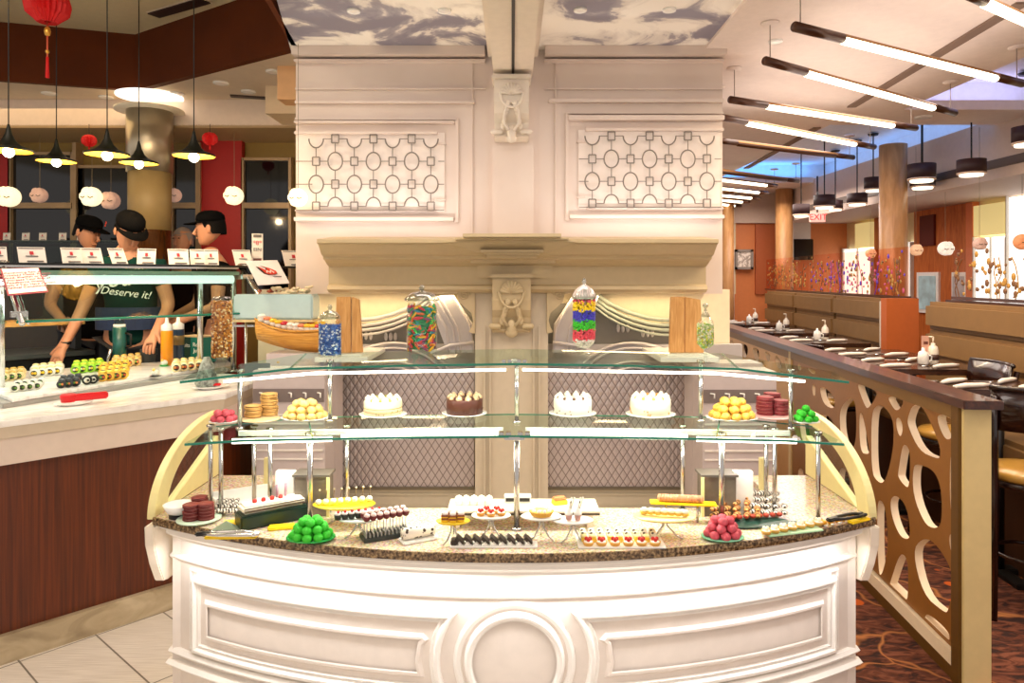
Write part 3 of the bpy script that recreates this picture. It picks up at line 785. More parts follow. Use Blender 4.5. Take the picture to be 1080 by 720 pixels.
for s in (-1, 1):
    pl = panel_poly(s); dpl = dense(pl)
    fr = frame_strip(dpl, MPROF).build('panel_moulding', WHITE, case)
    # raised field
    ths = [a for a, z in pl]; a0, a1 = min(ths), max(ths)
    g = .032
    if s < 0: f4 = [(a0+g/RB*1.6, zb_+.05), (a0+g/RB*1.6, zt_-.07), (a1-.095/RB, zt_-.07), (a1-.08/RB, zt_-.085), (a1-.095/RB, .50), (a1-.105/RB, .44), (a1-.095/RB, zb_+.05)]
    else: f4 = [(a1-g/RB*1.6, zb_+.05), (a1-g/RB*1.6, zt_-.07), (a0+.095/RB, zt_-.07), (a0+.08/RB, zt_-.085), (a0+.095/RB, .50), (a0+.105/RB, .44), (a0+.095/RB, zb_+.05)]
    fd = frame_strip(dense(f4), [(-.008, -.002), (-.002, .003), (.004, .010), (.012, .010), (.016, .007)])
    fd.build('raised_field', BPAINT, case)
# medallion
for r1, pr in ((.188, [(-.014, -.003), (-.010, .006), (0, .010), (.012, .006), (.014, -.002)]), (.152, [(-.014, -.003), (-.010, .012), (-.002, .018), (.006, .016), (.012, .010), (.016, .010)])):
    pl = [((r1*math.cos(2*PI*i/72))/RB, .45+r1*math.sin(2*PI*i/72)) for i in range(72)]
    frame_strip(pl, pr).build('medallion_ring', WHITE, case)
# corner strips
for s in (-1, 1):
    th1, th2 = s*abs(oncyl(203, 640)[0])*1.0, s*.49
    pl = [(s*.4725, zb_), (s*.4725, zt_+.03), (s*.488, zt_+.03), (s*.488, zb_)]
    frame_strip(dense(pl), [(-.006, -.002), (-.003, .006), (.002, .006), (.005, -.002)]).build('corner_moulding', WHITE, case)
# side brackets + curved side panels
for s in (-1, 1):
    xo = s*1.30
    # YZ profile, quarter-arc ring
    n = 20; yc, zc = 3.10, .80
    outer = []; inner = []
    for i in range(n+1):
        a = PI/2*i/n; outer.append((3.12-.56*math.cos(a)**.9, .83+.29*math.sin(a)))
    for i in range(n+1):
        a = PI/2*(n-i)/n; inner.append((3.12-.47*math.cos(a)**.95, .83+.235*math.sin(a)))
    def yz(P, x0, t):
        return Matrix(((0, 0, 1, x0-CO.x), (1, 0, 0, -CO.y), (0, 1, 0, 0), (0, 0, 0, 1)))
    m = MB(); m.prism(outer+inner, .03, yz(None, xo-.015, 0)); m.build('curved_side_frame', CREAM, case, .002)
    m = MB(); m.prism([(2.66, .842), (3.12, .842), (3.12, 1.01)], .03, yz(None, xo-.013, 0)); m.build('side_wedge', CREAM, case, .002)
    gl = MB(); gl.prism(list(reversed(inner))+[(3.12, .842)], .004, yz(None, xo-.002, 0)); gl.build('side_glass', CLEAR, case)
    br = MB(); br.prism([(2.545, ZC-.03), (2.55, .74), (2.58, .66), (2.62, .585), (2.66, .575), (2.95, .575), (2.95, ZC-.03)], .035, yz(None, xo-.0175, 0)); br.build('side_bracket', mat('cream_white_bracket', '#f2e6d4', .4), case, .004)
    # back corner posts (cream + white)
    px = 283 if s < 0 else 2*543-283
    q = at(px, 500, 2.9); MB().b2((q.x-.012-CO.x, -.02, ZC), (q.x+.012-CO.x, .0, .97)).build('cream_post', CREAM, case, .002)
    q0, q1 = at(291, 0, 2.60), at(311, 0, 2.60); x0, x1 = (q0.x, q1.x) if s < 0 else (2*CX-q1.x, 2*CX-q0.x)
    MB().b2((x0-CO.x, -.31, ZC), (x1-CO.x, -.28, .995)).build('white_end_board', mat('white_board', '#f4efe8', .4), case, .002)
# low back ledge of case
# ---- glass shelves
def slab_glass(name, P, t, m=GREENGLASS, par=case, bevel=0):
    """P: list of (x,y,z) front edge left->right, and back edge right->left"""
    vs = [tuple(Vector(p)-CO) for p in P]; n = len(vs); top = vs; bot = [(x, y, z-t) for x, y, z in vs]
    mb = MB(); mb.add(top+bot, [tuple(range(n)), tuple(reversed(range(n, 2*n)))]+[(i, n+i, n+(i+1) % n, (i+1) % n) for i in range(n)])
    return mb.build(name, m, par)
def mir(p): return (2*CX-p[0], p[1], p[2])
# top shelf: three panes each side meeting at centre
EA = [(CX, 2.45, 1.408), (at(424, 0, 2.44).x, 2.44, 1.404), (at(306, 0, 2.42).x, 2.42, 1.395), (at(250, 0, 2.385).x, 2.385, 1.378), (at(190, 0, 2.35).x, 2.35, 1.360)]
EBk = [(CX, 2.93, 1.408), (at(323, 372, 2.86).x, 2.86, 1.398), (at(205, 0, 2.56).x, 2.56, 1.362)]
MA = [(CX, 2.40, 1.170), (at(420, 0, 2.395).x, 2.39, 1.168), (at(330, 0, 2.39).x, 2.385, 1.164), (at(255, 0, 2.38).x, 2.38, 1.160), (at(195, 0, 2.36).x, 2.36, 1.152)]
MBk = [(CX, 2.78, 1.170), (at(325, 0, 2.74).x, 2.74, 1.166), (at(228, 0, 2.62).x, 2.62, 1.156)]
def edge_strip(pts, r, nm, par=None):
    mb = MB(); mb.tube([Vector(p)-CO-Vector((0, .001, r*.9)) for p in pts], r, 4); mb.build(nm, EDGE, par or case)
for s in (0, 1):
    f = (lambda p: p) if s == 0 else mir
    fa = [f(p) for p in EA]; fb = [f(p) for p in EBk]
    g1 = slab_glass('top_glass_pane', fa[:3]+[fb[1], fb[0]], .010); g2 = slab_glass('top_glass_end_pane', fa[2:]+[fb[2], fb[1]], .010)
    edge_strip(fa[:3], .0052, 'glass_edge', g1); edge_strip(fa[2:], .0052, 'glass_edge', g2); edge_strip([fa[2], fb[1]], .003, 'joint_edge', g2)
    fa = [f(p) for p in MA]; fb = [f(p) for p in MBk]
    g1 = slab_glass('middle_glass_pane', fa[:3]+[fb[1], fb[0]], .010); g2 = slab_glass('middle_glass_end_pane', fa[2:]+[fb[2], fb[1]], .010)
    edge_strip(fa[:3], .005, 'glass_edge', g1); edge_strip(fa[2:], .005, 'glass_edge', g2); edge_strip(fb[:2], .003, 'rear_edge', g1); edge_strip(fb[1:], .003, 'rear_edge', g2); edge_strip([fa[2], fb[1]], .003, 'joint_edge', g2)
# light fixtures under shelves
def fixture(P, r, nm, glow=True):
    pts = [Vector(p)-CO for p in P]
    mb = MB(); mb.tube(pts, r, 8); mb.build(nm, TUBE, case)
for s in (0, 1):
    f = (lambda p: p) if s == 0 else mir
    fixture([f((CX-.03, 2.56, 1.370)), f((at(330, 0, 2.52).x, 2.52, 1.362)), f((at(236, 0, 2.44).x, 2.44, 1.345))], .005, 'light_tube')
    fixture([f((CX-.05, 2.50, 1.150)), f((at(360, 0, 2.48).x, 2.48, 1.145))], .010, 'light_tube')
    fixture([f((at(350, 0, 2.46).x, 2.46, 1.143)), f((at(245, 0, 2.44).x, 2.44, 1.140))], .009, 'light_tube')
    hs = MB(); q0 = Vector(f((CX-.04, 2.54, 1.157)))-CO; q1 = Vector(f((at(250, 0, 2.5).x, 2.52, 1.150)))-CO
    hs.tube([q0, q1], .012, 4); hs.build('light_housing', PLATE, case)
# posts
def post(px, y0, y1, Y, r=.009, lab=None):
    x = at(px, 0, Y).x; za = at(0, y0, Y).z; zb = at(0, y1, Y).z
    m = MB(); m.cyl((x-CO.x, Y-CO.y, min(za, zb)), r, abs(za-zb), 14)
    m.cyl((x-CO.x, Y-CO.y, min(za, zb)), r*1.9, .008, 14); m.build('steel_post', CHROME, case)
def zpost(px, zlo, zhi, Y, r=.009):
    x = at(px, 0, Y).x; m = MB(); m.cyl((x-CO.x, Y-CO.y, zlo), r, zhi-zlo, 14); m.cyl((x-CO.x, Y-CO.y, zlo), r*1.8, .008, 14); m.cyl((x-CO.x, Y-CO.y, zhi-.008), r*1.8, .008, 14); m.build('steel_post', CHROME, case)
for px, Y in ((545, 2.43), (327, 2.50), (761, 2.50), (222, 2.64), (233, 2.58), (863, 2.52), (366, 2.63), (720, 2.63), (268, 2.63), (285, 2.58), (808, 2.63), (817, 2.58)):
    zpost(px, ZC, 1.156, Y, .010 if px in (545, 327, 761) else .008)
for px, Y in ((545, 2.60), (348, 2.62), (739, 2.62), (253, 2.56), (834, 2.56)):
    zpost(px, 1.17 if abs(px-545) < 250 else 1.155, 1.398 if abs(px-545) < 210 else 1.372, Y, .008)
# glass clamps
for s in (-1, 1):
    for dx in (.02, .045):
        MB().box((s*dx, 2.415-CO.y, 1.172), (.018, .03, .012)).build('glass_clamp', CHROME, case, .002); MB().box((s*dx*.8, 2.47-CO.y, 1.412), (.014, .02, .010)).build('glass_clamp', CHROME, case, .002)
MB().box((0, 2.405-CO.y, 1.160), (.07, .02, .012)).build('clamp_bar', CHROME, case, .002); MB().cyl((0, 2.60-CO.y, 1.385), .014, .02, 12).build('post_cap', CHROME, case)

# ================================================================ DIVIDER
dv = Vector((.081, 1, 0)).normalized(); dn = Vector((-1, .081, 0)).normalized(); DN = Vector((1.867, 2.97, 0))
divd = thing('room_divider', 'long wooden room divider with organic cut-out holes and dark wood ledge beside the dining tables', 'room divider', DN, math.atan2(dv.y, dv.x)-PI/2)
# local: y along divider, x to the right (+X)
def onD(px, py):
    k = (px-540)/F; Y = (1.867-.081*2.97)/(k-.081); z = HC-(py-HZ)/F*Y
    return ((Y-2.97)*math.hypot(1, .081), z)
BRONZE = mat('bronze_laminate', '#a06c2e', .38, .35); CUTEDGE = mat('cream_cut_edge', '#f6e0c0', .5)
def c3(p): return (830+p[0]/4.5, 380+p[1]/4.5)
def c4(p): return (880+p[0]/3.6, 520+p[1]/3.6)
def c2(p): return (740+p[0]/6, 300+p[1]/6)
holes = []
for pl in ([(325,115),(345,115),(420,145),(415,175),(380,228),(365,222)], [(465,165),(545,180),(540,215),(515,240),(495,225)],
           [(395,245),(420,212),(450,215),(490,265),(500,330),(495,430),(470,540),(445,588),(415,565),(400,540),(392,440)],
           [(335,250),(352,248),(385,430),(378,447),(340,435)], [(245,225),(290,175),(312,185),(322,240),(322,380),(300,430),(265,410),(245,330)],
           [(145,110),(215,160),(225,235),(165,210)], [(510,272),(530,272),(543,320),(535,358),(525,358),(512,320)],
           [(590,205),(640,210),(718,400),(718,462),(700,465),(620,430),(565,310),(565,270)], [(705,250),(796,262),(796,350),(765,375),(740,372),(708,300)],
           [(540,400),(560,400),(578,440),(572,600),(555,600),(520,555),(520,530)], [(112,112),(128,112),(130,165),(118,170)], [(150,255),(195,262),(225,320),(215,345),(160,300)]):
    holes.append([c3(p) for p in pl])
holes.append([(961,491),(967,489),(983,495.5),(990.5,513),(991.5,540),(990,554),(983,557.5),(973,552),(961,522)])
holes.append([(1000,481),(1005,476),(1006,554),(1002,551),(999.5,520)])
for pl in ([(205,25),(225,5),(255,30),(275,80),(282,160),(270,177),(240,160),(212,90)], [(155,30),(175,25),(190,70),(200,200),(175,320),(160,310)],
           [(290,220),(325,170),(370,180),(430,270),(455,350),(425,450),(410,452),(330,385)], [(240,232),(262,232),(275,280),(272,410),(260,412),(205,350),(205,340)],
           [(425,165),(440,150),(456,190),(456,268),(440,240)], [(335,470),(350,455),(425,520),(432,560),(420,560),(345,490)]):
    holes.append([c4(p) for p in pl])
holes += [[(842,430),(852,438),(853,475),(843,462)], [(860,470),(874,480),(876,520),(866,528),(858,505)], [(884,490),(894,498),(898,540),(890,548),(882,520)], [(840,490),(850,500),(850,530),(841,522)], [(872,545),(884,556),(888,590),(874,578)], [(854,545),(866,552),(866,585),(855,575)]]
far = []
for pl in ([(172,345),(200,358),(205,440),(186,430)], [(228,368),(290,382),(283,455),(258,465)], [(310,392),(360,408),(355,485),(336,488)], [(388,418),(430,438),(425,485),(408,484)],
           [(288,468),(306,472),(306,515),(285,505)], [(362,500),(382,478),(405,520),(372,535)], [(455,448),(482,455),(507,532),(468,530)], [(515,462),(540,470),(538,530),(525,530)],
           [(150,450),(175,455),(190,520),(150,520)], [(215,480),(250,490),(265,540),(220,545)]):
    far.append([c2(p) for p in pl])
near_extra = [[c2(p) for p in ((600,500),(620,505),(625,545),(604,540))], [c2(p) for p in ((655,520),(712,545),(712,565),(690,566))]]
holes += near_extra
s_far = onD(757, 344)[0]; s_j = onD(833, 370)[0]
def mkpanel(nm, hs, s0, s1, m, z0=.12, z1=1.115):
    hh = []
    for h in hs:
        q = [onD(*p) for p in h]; q = [(min(max(a, s0+.02), s1-.02), min(max(b, z0+.02), z1-.008)) for a, b in q]; hh.append(chaikin(q, 2))
    # 2D (a,b) -> local (x=thickness, y=a, z=b)
    M = Matrix(((0,0,1,.026),(1,0,0,0),(0,1,0,0),(0,0,0,1)))
    o = flat_holes(nm, [(s0, z0), (s1, z0), (s1, z1), (s0, z1)], hh, .036, M, m, divd)
    me = o.data; me.materials.append(CUTEDGE)
    for p in me.polygons:
        if abs(p.normal.x) < .5: p.material_index = 1
    return o
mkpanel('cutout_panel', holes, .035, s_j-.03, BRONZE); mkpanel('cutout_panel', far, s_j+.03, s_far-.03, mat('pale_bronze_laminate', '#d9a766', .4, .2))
POST = mat('cream_post_laminate', '#e6cf93', .45)
OLIVE = mat('olive_bronze_trim', '#6e4d1c', .45, .3)
MB().box((.055, .0, .582), (.11, .07, 1.164)).build('end_post', POST, divd, .002)
m = MB(); m.box((-.004, .008, .582), (.02, .055, 1.164)); m.build('post_trim', OLIVE, divd)
for s in (s_j, s_far): MB().box((.035, s, .58), (.075, .055, 1.16)).build('divider_post', mat('pale_post', '#ecd29a', .45), divd, .002)
MB().box((.035, s_far/2, 1.135), (.075, s_far, .06)).build('top_rail', mat('brown_top_rail', '#84622f', .45, .2), divd)
MB().box((.035, s_far/2, .028), (.085, s_far, .056)).build('bottom_rail', OLIVE, divd)
MB().box((.035, s_far/2, .088), (.09, s_far, .06)).build('bottom_cream_rail', mat('cream_rail', '#f7e6c9', .4), divd)
LEDGE = wood('dark_ledge_wood', '#2e150a', '#5a3020', (8, .8, 8), .28, .3)
MB().box((.05, s_far/2-.02, 1.184), (.155, s_far+.14, .036)).build('ledge', LEDGE, divd, .003)

# ================================================================ DINING FURNITURE
BOOTH = mat('tan_leatherette', '#8a683e', .5, bump=.15, bscale=200, noise=.06, nscale=8)
def bx(Y): return 3.04+.081*Y
def booth(name, label, Ya, Yb, zt=1.5, endmat=None):
    r = thing(name, label, 'booth', (bx(Ya), Ya, 0), math.atan2(dv.y, dv.x)-PI/2)
    L = (Yb-Ya)*1.003; n = max(1, round(L/1.6))
    for i in range(n):
        a = L*i/n; w = L/n-.006
        for k_, (z0, z1) in enumerate(((.80, 1.03), (1.035, 1.265), (1.27, zt))):
            MB().box((.05+.0*k_, a+w/2, (z0+z1)/2), (.16, w, z1-z0)).build('back_cushion', BOOTH, r, .035)
        MB().box((-.27, a+w/2, .68), (.56, w, .18)).build('seat_cushion', BOOTH, r, .03)
    MB().box((-.24, L/2, .295), (.46, L-.02, .59)).build('seat_base', mat('booth_base', '#4b2c18', .5), r)
    MB().box((.20, L/2, zt/2), (.10, L+.0, zt+.03)).build('back_board', LEDGE, r)
    return r
b1 = booth('booth_bench', 'long tan banquette with horizontal roll cushions behind the far row of set tables', 6.75, 11.0)
b2_ = booth('booth_bench', 'tan banquette at right edge behind the nearest set table', 3.2, 6.05)
# orange boarded end of long booth
e = MB(); e.b2((bx(6.7)-.1, 6.62, 0), (bx(6.7)-.02, 6.74, 1.48)); 
o = e.build('white_end_post', mat('tile_white_end', '#d9cdbf', .4), b1); o.matrix_parent_inverse = Matrix(); o.location = b1.matrix_world.inverted() @ Vector((0,0,0)) if False else (0,0,0)
bpy.context.view_layer.update()
o.matrix_world = Matrix.Identity(4)
e = MB(); a = at(935, 0, 6.6); b = at(969, 0, 6.6); e.b2((a.x, 6.6, 0), (b.x, 6.7, 1.51)); o = e.build('orange_end_board', mat('orange_board', '#c0622c', .5), b1); bpy.context.view_layer.update(); o.matrix_world = Matrix.Identity(4)
TW = wood('dark_table_wood', '#22110a', '#4a2b1c', (1.5, 6, 6), .25, .3)
NAP = mat('napkin_white', '#f3ebe0', .7); 
TZ = 1.08
def table(label, X0, X1, Y0, Y1, group=None):
    cx_, cy_ = (X0+X1)/2, (Y0+Y1)/2
    r = thing('dining_table', label, 'table', (cx_, cy_, 0), math.atan2(dv.y, dv.x)-PI/2, group)
    MB().box((0, 0, TZ-.02), (X1-X0, Y1-Y0, .04)).build('tabletop', TW, r, .004)
    MB().cyl((0, 0, .03), .035, TZ-.07, 14).build('pedestal', BLACK, r)
    m = MB(); m.box((0, 0, .015), (.5, .08, .03)); m.box((0, 0, .015), (.08, .5, .03)); m.build('base', BLACK, r, .005)
    return r
tabs = []
short = ['nearest table', 'menu stand table', 'third nearest table', 'fourth nearest table', 'middle banquette table', 'farthest table']
spec = [(3.93, 4.30, 'nearest dark table, at the right edge beside the dark chair'), (4.82, 5.45, 'dark table holding menu stand and pump bottle, second nearest'), (5.55, 6.2, 'dark table between the pump bottle table and the booth end'),
        (6.75, 7.5, 'dark table in front of the near end of the long banquette'), (8.0, 8.8, 'dark table midway along the long banquette'), (9.4, 10.2, 'farthest dark table along the long banquette')]
for Ya, Yb, lb in spec:
    x1 = bx(Ya)-.16; x0 = x1-.78
    tabs.append(table(lb, x0, x1, Ya, Yb))
def napkin(c, rz, label):
    r = thing('rolled_napkin', label, 'napkin', c, rz, 'rolled napkins set on the dining tables')
    m = MB(); m.tube([(-.14, 0, .014), (-.05, .004, .016), (.08, -.002, .014), (.14, 0, .012)], .014, 8, rs=[.009, .015, .013, .008]); m.build('napkin_roll', NAP, r)
    m = MB(); m.tube([(-.15, 0, .022), (-.24, .01, .02)], .006, 6); m.build('cutlery_handle', CHROME, r)
    return r
places = ['front left corner', 'front right corner', 'back left corner', 'back right corner']
for i, t in enumerate(tabs):
    tl = spec[i][2]
    for j, (dx, dy) in enumerate(((-.22, -.2), (.12, -.22), (-.2, .15), (.12, .17))):
        if i == 0: dy *= .55
        c = (t.location.x+dx, t.location.y+dy, TZ); 
        napkin(c, .35+.1*j, 'white rolled napkin on the %s of the %s' % (places[j], short[i]))
PUMP = None
def bottle_set(t, dx, dy, where, menu=False):
    x, y = t.location.x+dx, t.location.y+dy
    r = thing('pump_bottle', 'white pump sauce bottle on '+where, 'bottle', (x, y, TZ), 0, 'pump bottles on the dining tables')
    bb = MB().lathe([(.033, 0), (.035, .005), (.035, .10), (.028, .125), (.014, .135), (.014, .15)]).build('bottle_body', mat('sauce_white', '#ece2d3', .3), r)
    m = MB(); m.cyl((0, 0, .15), .006, .045, 8); m.tube([(0, 0, .195), (-.03, 0, .195)], .006, 6); m.build('pump', mat('pump_cream', '#e9dcc8', .4), bb)
    m = MB(); m.lathe([(.036, .03), (.036, .07)]); m.build('label_band', mat('dark_label', '#4a2f26', .5), r)
    j = thing('cream_jug', 'small white lidded jug on '+where, 'jug', (x-.10, y-.05, TZ), 0, 'lidded jugs on the dining tables')
    MB().lathe([(.03, 0), (.036, .01), (.036, .06), (.03, .09), (.012, .10), (.008, .12), (0, .122)]).build('jug_body', PLATE, j)
    MB().tube([(.035, 0, .07), (.06, 0, .06), (.058, 0, .03), (.036, 0, .02)], .006, 6).build('jug_handle', PLATE, j)
    if menu:
        q = thing('menu_stand', 'narrow pink upright menu card beside the pump bottle', 'menu', (x-.045, y+.02, TZ))
        MB().box((0, 0, .10), (.05, .015, .2)).build('card', mat('pink_card', '#d9a895', .5), q, .002)
        MB().box((0, -.009, .15), (.03, .003, .02)).build('card_mark', mat('mark_dark', '#6a3a30', .5), q)
bottle_set(tabs[1], .16, .0, 'the second nearest dark table', True)
bottle_set(tabs[3], .1, .0, 'the table before the near end of the long banquette')
bottle_set(tabs[4], .1, .0, 'the table midway along the long banquette')
bottle_set(tabs[5], .1, .0, 'the farthest dark table')
# chairs
GOLD = mat('gold_vinyl', '#b98c3c', .3, coat=.3); CW = wood('espresso_wood', '#120605', '#2f130c', (4, 4, 1), .25, .4)
def chair():
    r = thing('dining_chair', '', 'chair', (0, 0, 0))
    S = .70
    MB().lathe([(.0, S-.03), (.20, S-.03), (.225, S-.01), (.21, S+.02), (.12, S+.035), (0, S+.037)], n=28).build('seat', GOLD, r)
    MB().lathe([(.19, S-.06), (.215, S-.06), (.215, S-.028), (.19, S-.028)], n=28).build('seat_ring', CW, r)
    for sx, sy in ((-1, 1), (1, 1)):
        MB().tube([(sx*.16, sy*.15, S-.04), (sx*.19, sy*.19, 0)], .018, 8, rs=[.022, .016]).build('leg', CW, r)
    for sx in (-1, 1):
        MB().tube([(sx*.19, -.25, 0), (sx*.18, -.18, S-.1), (sx*.185, -.20, S+.15), (sx*.19, -.26, S+.42)], .018, 8, rs=[.016, .02, .02, .016]).build('leg', CW, r)
    bp = MB(); pts = []
    vs = []; n = 10
    for i in range(n+1):
        t = -1+2*i/n; x = .2*t; y = -.27+.06*(t*t)-.0
        vs += [(x, y+.03, S+.24), (x, y, S+.45), (x, y-.02, S+.45), (x, y+.012, S+.24)]
    fs = []
    for i in range(n):
        for q in range(4): fs.append((i*4+q, (i+1)*4+q, (i+1)*4+(q+1) % 4, i*4+(q+1) % 4))
    fs += [(0, 1, 2, 3), (n*4+3, n*4+2, n*4+1, n*4)]
    bp.add(vs, fs, True); bp.build('backrest', CW, r)
    MB().tube([(x*.205, -.285+.06*x*x, S+.455) for x in [-1+.2*i for i in range(11)]], .014, 8).build('top_rail', CW, r)
    MB().tube([(.17*math.cos(a), .17*math.sin(a), .28) for a in [2*PI*i/24 for i in range(24)]], .010, 6, closed=True).build('foot_ring', CW, r)
    return r
ch = chair(); cspots = [(2.68, 3.66, -.5, 'dark wood chair with round gold seat at the right edge of the nearest dark table'), (2.86, 4.58, PI/2, 'dark chair behind the nearest dark table, half hidden by the chair in front'),
    (2.64, 5.85, -1.4, 'dark chair with gold seat seen through the tall oval cut-out of the divider'), (2.75, 7.2, -1.4, 'dark chair behind the divider beside the near end of the long banquette table'), (2.86, 8.4, -1.4, 'farthest dark chair behind the divider')]
for i, (x, y, a, lb) in enumerate(cspots):
    if i == 0: c = ch; c.location = (x, y, 0); c.rotation_euler.z = a
    else: c = copy_tree(ch, (x, y, 0), a)
    c['label'] = lb; c['group'] = 'dark wood dining chairs with round gold seats'
# glass floral partitions above the booths
LEAFC = [mat('leaf_brown', '#7a5230', .6), mat('leaf_gold', '#b98a3e', .6), mat('leaf_pink', '#c9567a', .6), mat('leaf_violet', '#6a3fc0', .6)]
random.seed(5)
def floral(label, Ya, Yb, zb, zh, cols, dens, glow):
    r = thing('floral_glass_screen', label, 'glass screen', (bx(Ya)+.2, Ya, zb), math.atan2(dv.y, dv.x)-PI/2)
    L = Yb-Ya
    MB().box((0, L/2, zh/2), (.012, L, zh)).build('glass_sheet', glow, r)
    MB().box((0, L/2, .012), (.05, L, .024)).build('base_rail', LEDGE, r)
    for ci, cm in enumerate(cols):
        lf = MB()
        for _ in range(int(dens*L/len(cols))):
            y = random.uniform(.05, L-.05); z = random.betavariate(1.2, 1.6)*zh*.9+.03; k = random.uniform(.014, .032)
            lf.ball((-.012, y, z), k, 6, (.15, 1, random.uniform(.5, 1.1)), )
        for _ in range(int(L*3.2/len(cols))+1):
            y = random.uniform(.05, L-.05); pts = [(-.012, y, .02)]
            for s in range(5): pts.append((-.012, pts[-1][1]+random.uniform(-.05, .05), pts[-1][2]+zh*.15))
            lf.tube(pts, .004, 4)
        o = lf.build('leaf_decoration', cm, r); o['kind'] = 'stuff'; o['label'] = ['brown', 'gold', 'pink', 'violet'][LEAFC.index(cm)]+' leaf and stem pattern'
GP = glass('pinkish_glass', '#ffe9e0', .05); GW = glass('pale_glass', '#fffdfa', .04)
floral('glass screen with dense gold and pink leaf pattern above the long banquette', 6.8, 9.6, 1.5, .50, LEAFC, 90, GP)
floral('glass screen with brown and gold leaf pattern above the far part of the long banquette', 9.65, 11.7, 1.5, .50, [LEAFC[1], LEAFC[0]], 70, GP)
floral('clear glass screen with sparse brown leaf pattern above the banquette at right edge', 3.3, 6.0, 1.52, .42, [LEAFC[0], LEAFC[1]], 75, GW)
# framed pictures
def picture(x0, x1, y0, y1, lb, col, Y=11.9):
    a, b = at(x0, y0, Y), at(x1, y1, Y)
    r = thing('framed_picture', lb, 'picture', ((a.x+b.x)/2, Y, b.z))
    w, h = b.x-a.x, a.z-b.z
    m = MB()
    for p in (((0, -.01, h-.02), (w, .04, .04)), ((0, -.01, .02), (w, .04, .04)), ((-w/2+.02, -.01, h/2), (.04, .04, h)), ((w/2-.02, -.01, h/2), (.04, .04, h))): m.box(*p)
    m.build('frame', mat('grey_frame', '#8a8078', .5), r)
    def fn(nt, b_):
        n = tex(nt, 'Noise', coords(nt), Scale=9.0, Detail=5.0, Distortion=2.0)
        nt.links.new(ramp(nt, n.outputs['Fac'], [(.42, '#a99c90'), (.5, col), (.7, '#fbf5ee')]), b_.inputs['Base Color'])
    MB().box((0, 0, h/2), (w-.04, .01, h-.04)).build('canvas', nodes_mat('canvas_'+col[1:], fn), r)
picture(775, 794, 263, 284, 'framed pale floral picture on the orange wall right of the slim column', '#e7ddd2')
def rpicture(x0, x1, y0, y1, lb, col):
    Ya, Yb = RX*F/(x0-540), RX*F/(x1-540); Ym = (Ya+Yb)/2; z1 = HC-(y0-HZ)/F*Ym; z0 = HC-(y1-HZ)/F*Ym
    r = thing('framed_picture', lb, 'picture', (RX-.02, Ym, z0))
    MB().b2((-.01, (Yb-Ya)/2, 0), (.02, (Ya-Yb)/2, z1-z0)).build('frame', PLATE, r)
    MB().b2((-.02, (Yb-Ya)*.38, .05), (-.008, (Ya-Yb)*.38, z1-z0-.05)).build('canvas', mat('canvas_'+col[1:], col, .5, noise=.25, nscale=6), r)
rpicture(969, 992, 287, 330, 'pale blue picture in white frame on the orange wall', '#b9dde6')
rpicture(1006, 1021, 287, 330, 'grey picture in white frame right of the pale blue one', '#c9c4ca')
# ================================================================ SUSHI COUNTER
LD = Vector((.683, .730, 0)).normalized(); LN = Vector((-LD.y, LD.x, 0)); LP = Vector((-2.217, 3.079, 0))
LZ = 1.08
def lc_(s, n, z=0): return LP+LD*s+LN*n+Vector((0, 0, z))
sb = thing('sushi_counter', 'long sushi bar counter with white stone top, pale apron and dark wood front', 'counter', LP, math.atan2(LD.y, LD.x))
# local: x along LD, y along LN (away from customers)
S0, S1 = -2.2, 1.0; DEP = 1.6
def stone_fn(nt, b):
    v = coords(nt, (1, 3, 1)); n = tex(nt, 'Noise', v, Scale=2.5, Detail=8.0, Distortion=2.5)
    nt.links.new(ramp(nt, n.outputs['Fac'], [(.35, '#d9d4ce'), (.5, '#f4f1ec'), (.7, '#fbfaf7')]), b.inputs['Base Color']); b.inputs['Roughness'].default_value = .15
STONE = nodes_mat('white_veined_stone', stone_fn)
rot = math.atan2(LD.y, LD.x)
def tolocal(v): d = Vector(v)-LP; return (d.dot(LD), d.dot(LN))
E2 = tolocal((-1.53, 4.46, 0))
poly = [(S0, 0), (S1, 0), E2, (E2[0]-.35, DEP), (S0, DEP)]
MB().prism(poly, .03, z0=LZ-.03).build('stone_top', STONE, sb, .003)
ap = [(S0, .006), (S1-.006, .006), (E2[0]-.006, E2[1]), (E2[0]-.35, DEP-.02), (S0, DEP-.02)]
MB().prism(ap, .05, z0=LZ-.08).build('top_moulding', mat('taupe_edge', '#cbbba4', .45), sb)
MB().prism([(x-.006 if i in (1, 2) else x, y+.008 if i in (0, 1) else y) for i, (x, y) in enumerate(ap)], .115, z0=LZ-.197).build('apron', mat('pinkish_apron', '#dccbbd', .4), sb)
MB().prism([(x-.07 if i in (1, 2) else x, y+.07 if i in (0, 1) else y) for i, (x, y) in enumerate(ap)], .80, z0=.10).build('wood_front', wood('reddish_brown_wood', '#481a00', '#6c2c04', (14, 14, .35), .45, 0), sb)
def mar_fn(nt, b):
    n = tex(nt, 'Noise', coords(nt, (1, 1, 2.5)), Scale=3.0, Detail=8.0, Distortion=1.5)
    nt.links.new(ramp(nt, n.outputs['Fac'], [(.3, '#8e7c61'), (.5, '#b7a586'), (.7, '#cdbd9f')]), b.inputs['Base Color']); b.inputs['Roughness'].default_value = .3
MB().prism([(x-.05 if i in (1, 2) else x, y+.04 if i in (0, 1) else y) for i, (x, y) in enumerate(ap)], .125, z0=0).build('stone_kick', nodes_mat('tan_marble', mar_fn), sb)
# raised floor behind the bar
pf = MB(); 
P_ = [lc_(S0-2, DEP+.05), lc_(E2[0]-.4, DEP+.05), Vector((-1.6, 6.85, 0)), Vector((-8.5, 6.85, 0)), Vector((-8.5, 2, 0))]
pf.prism([(p.x, p.y) for p in P_], .2, z0=0); struct(pf, 'floor_platform', mat('platform_dark', '#2b2622', .7))
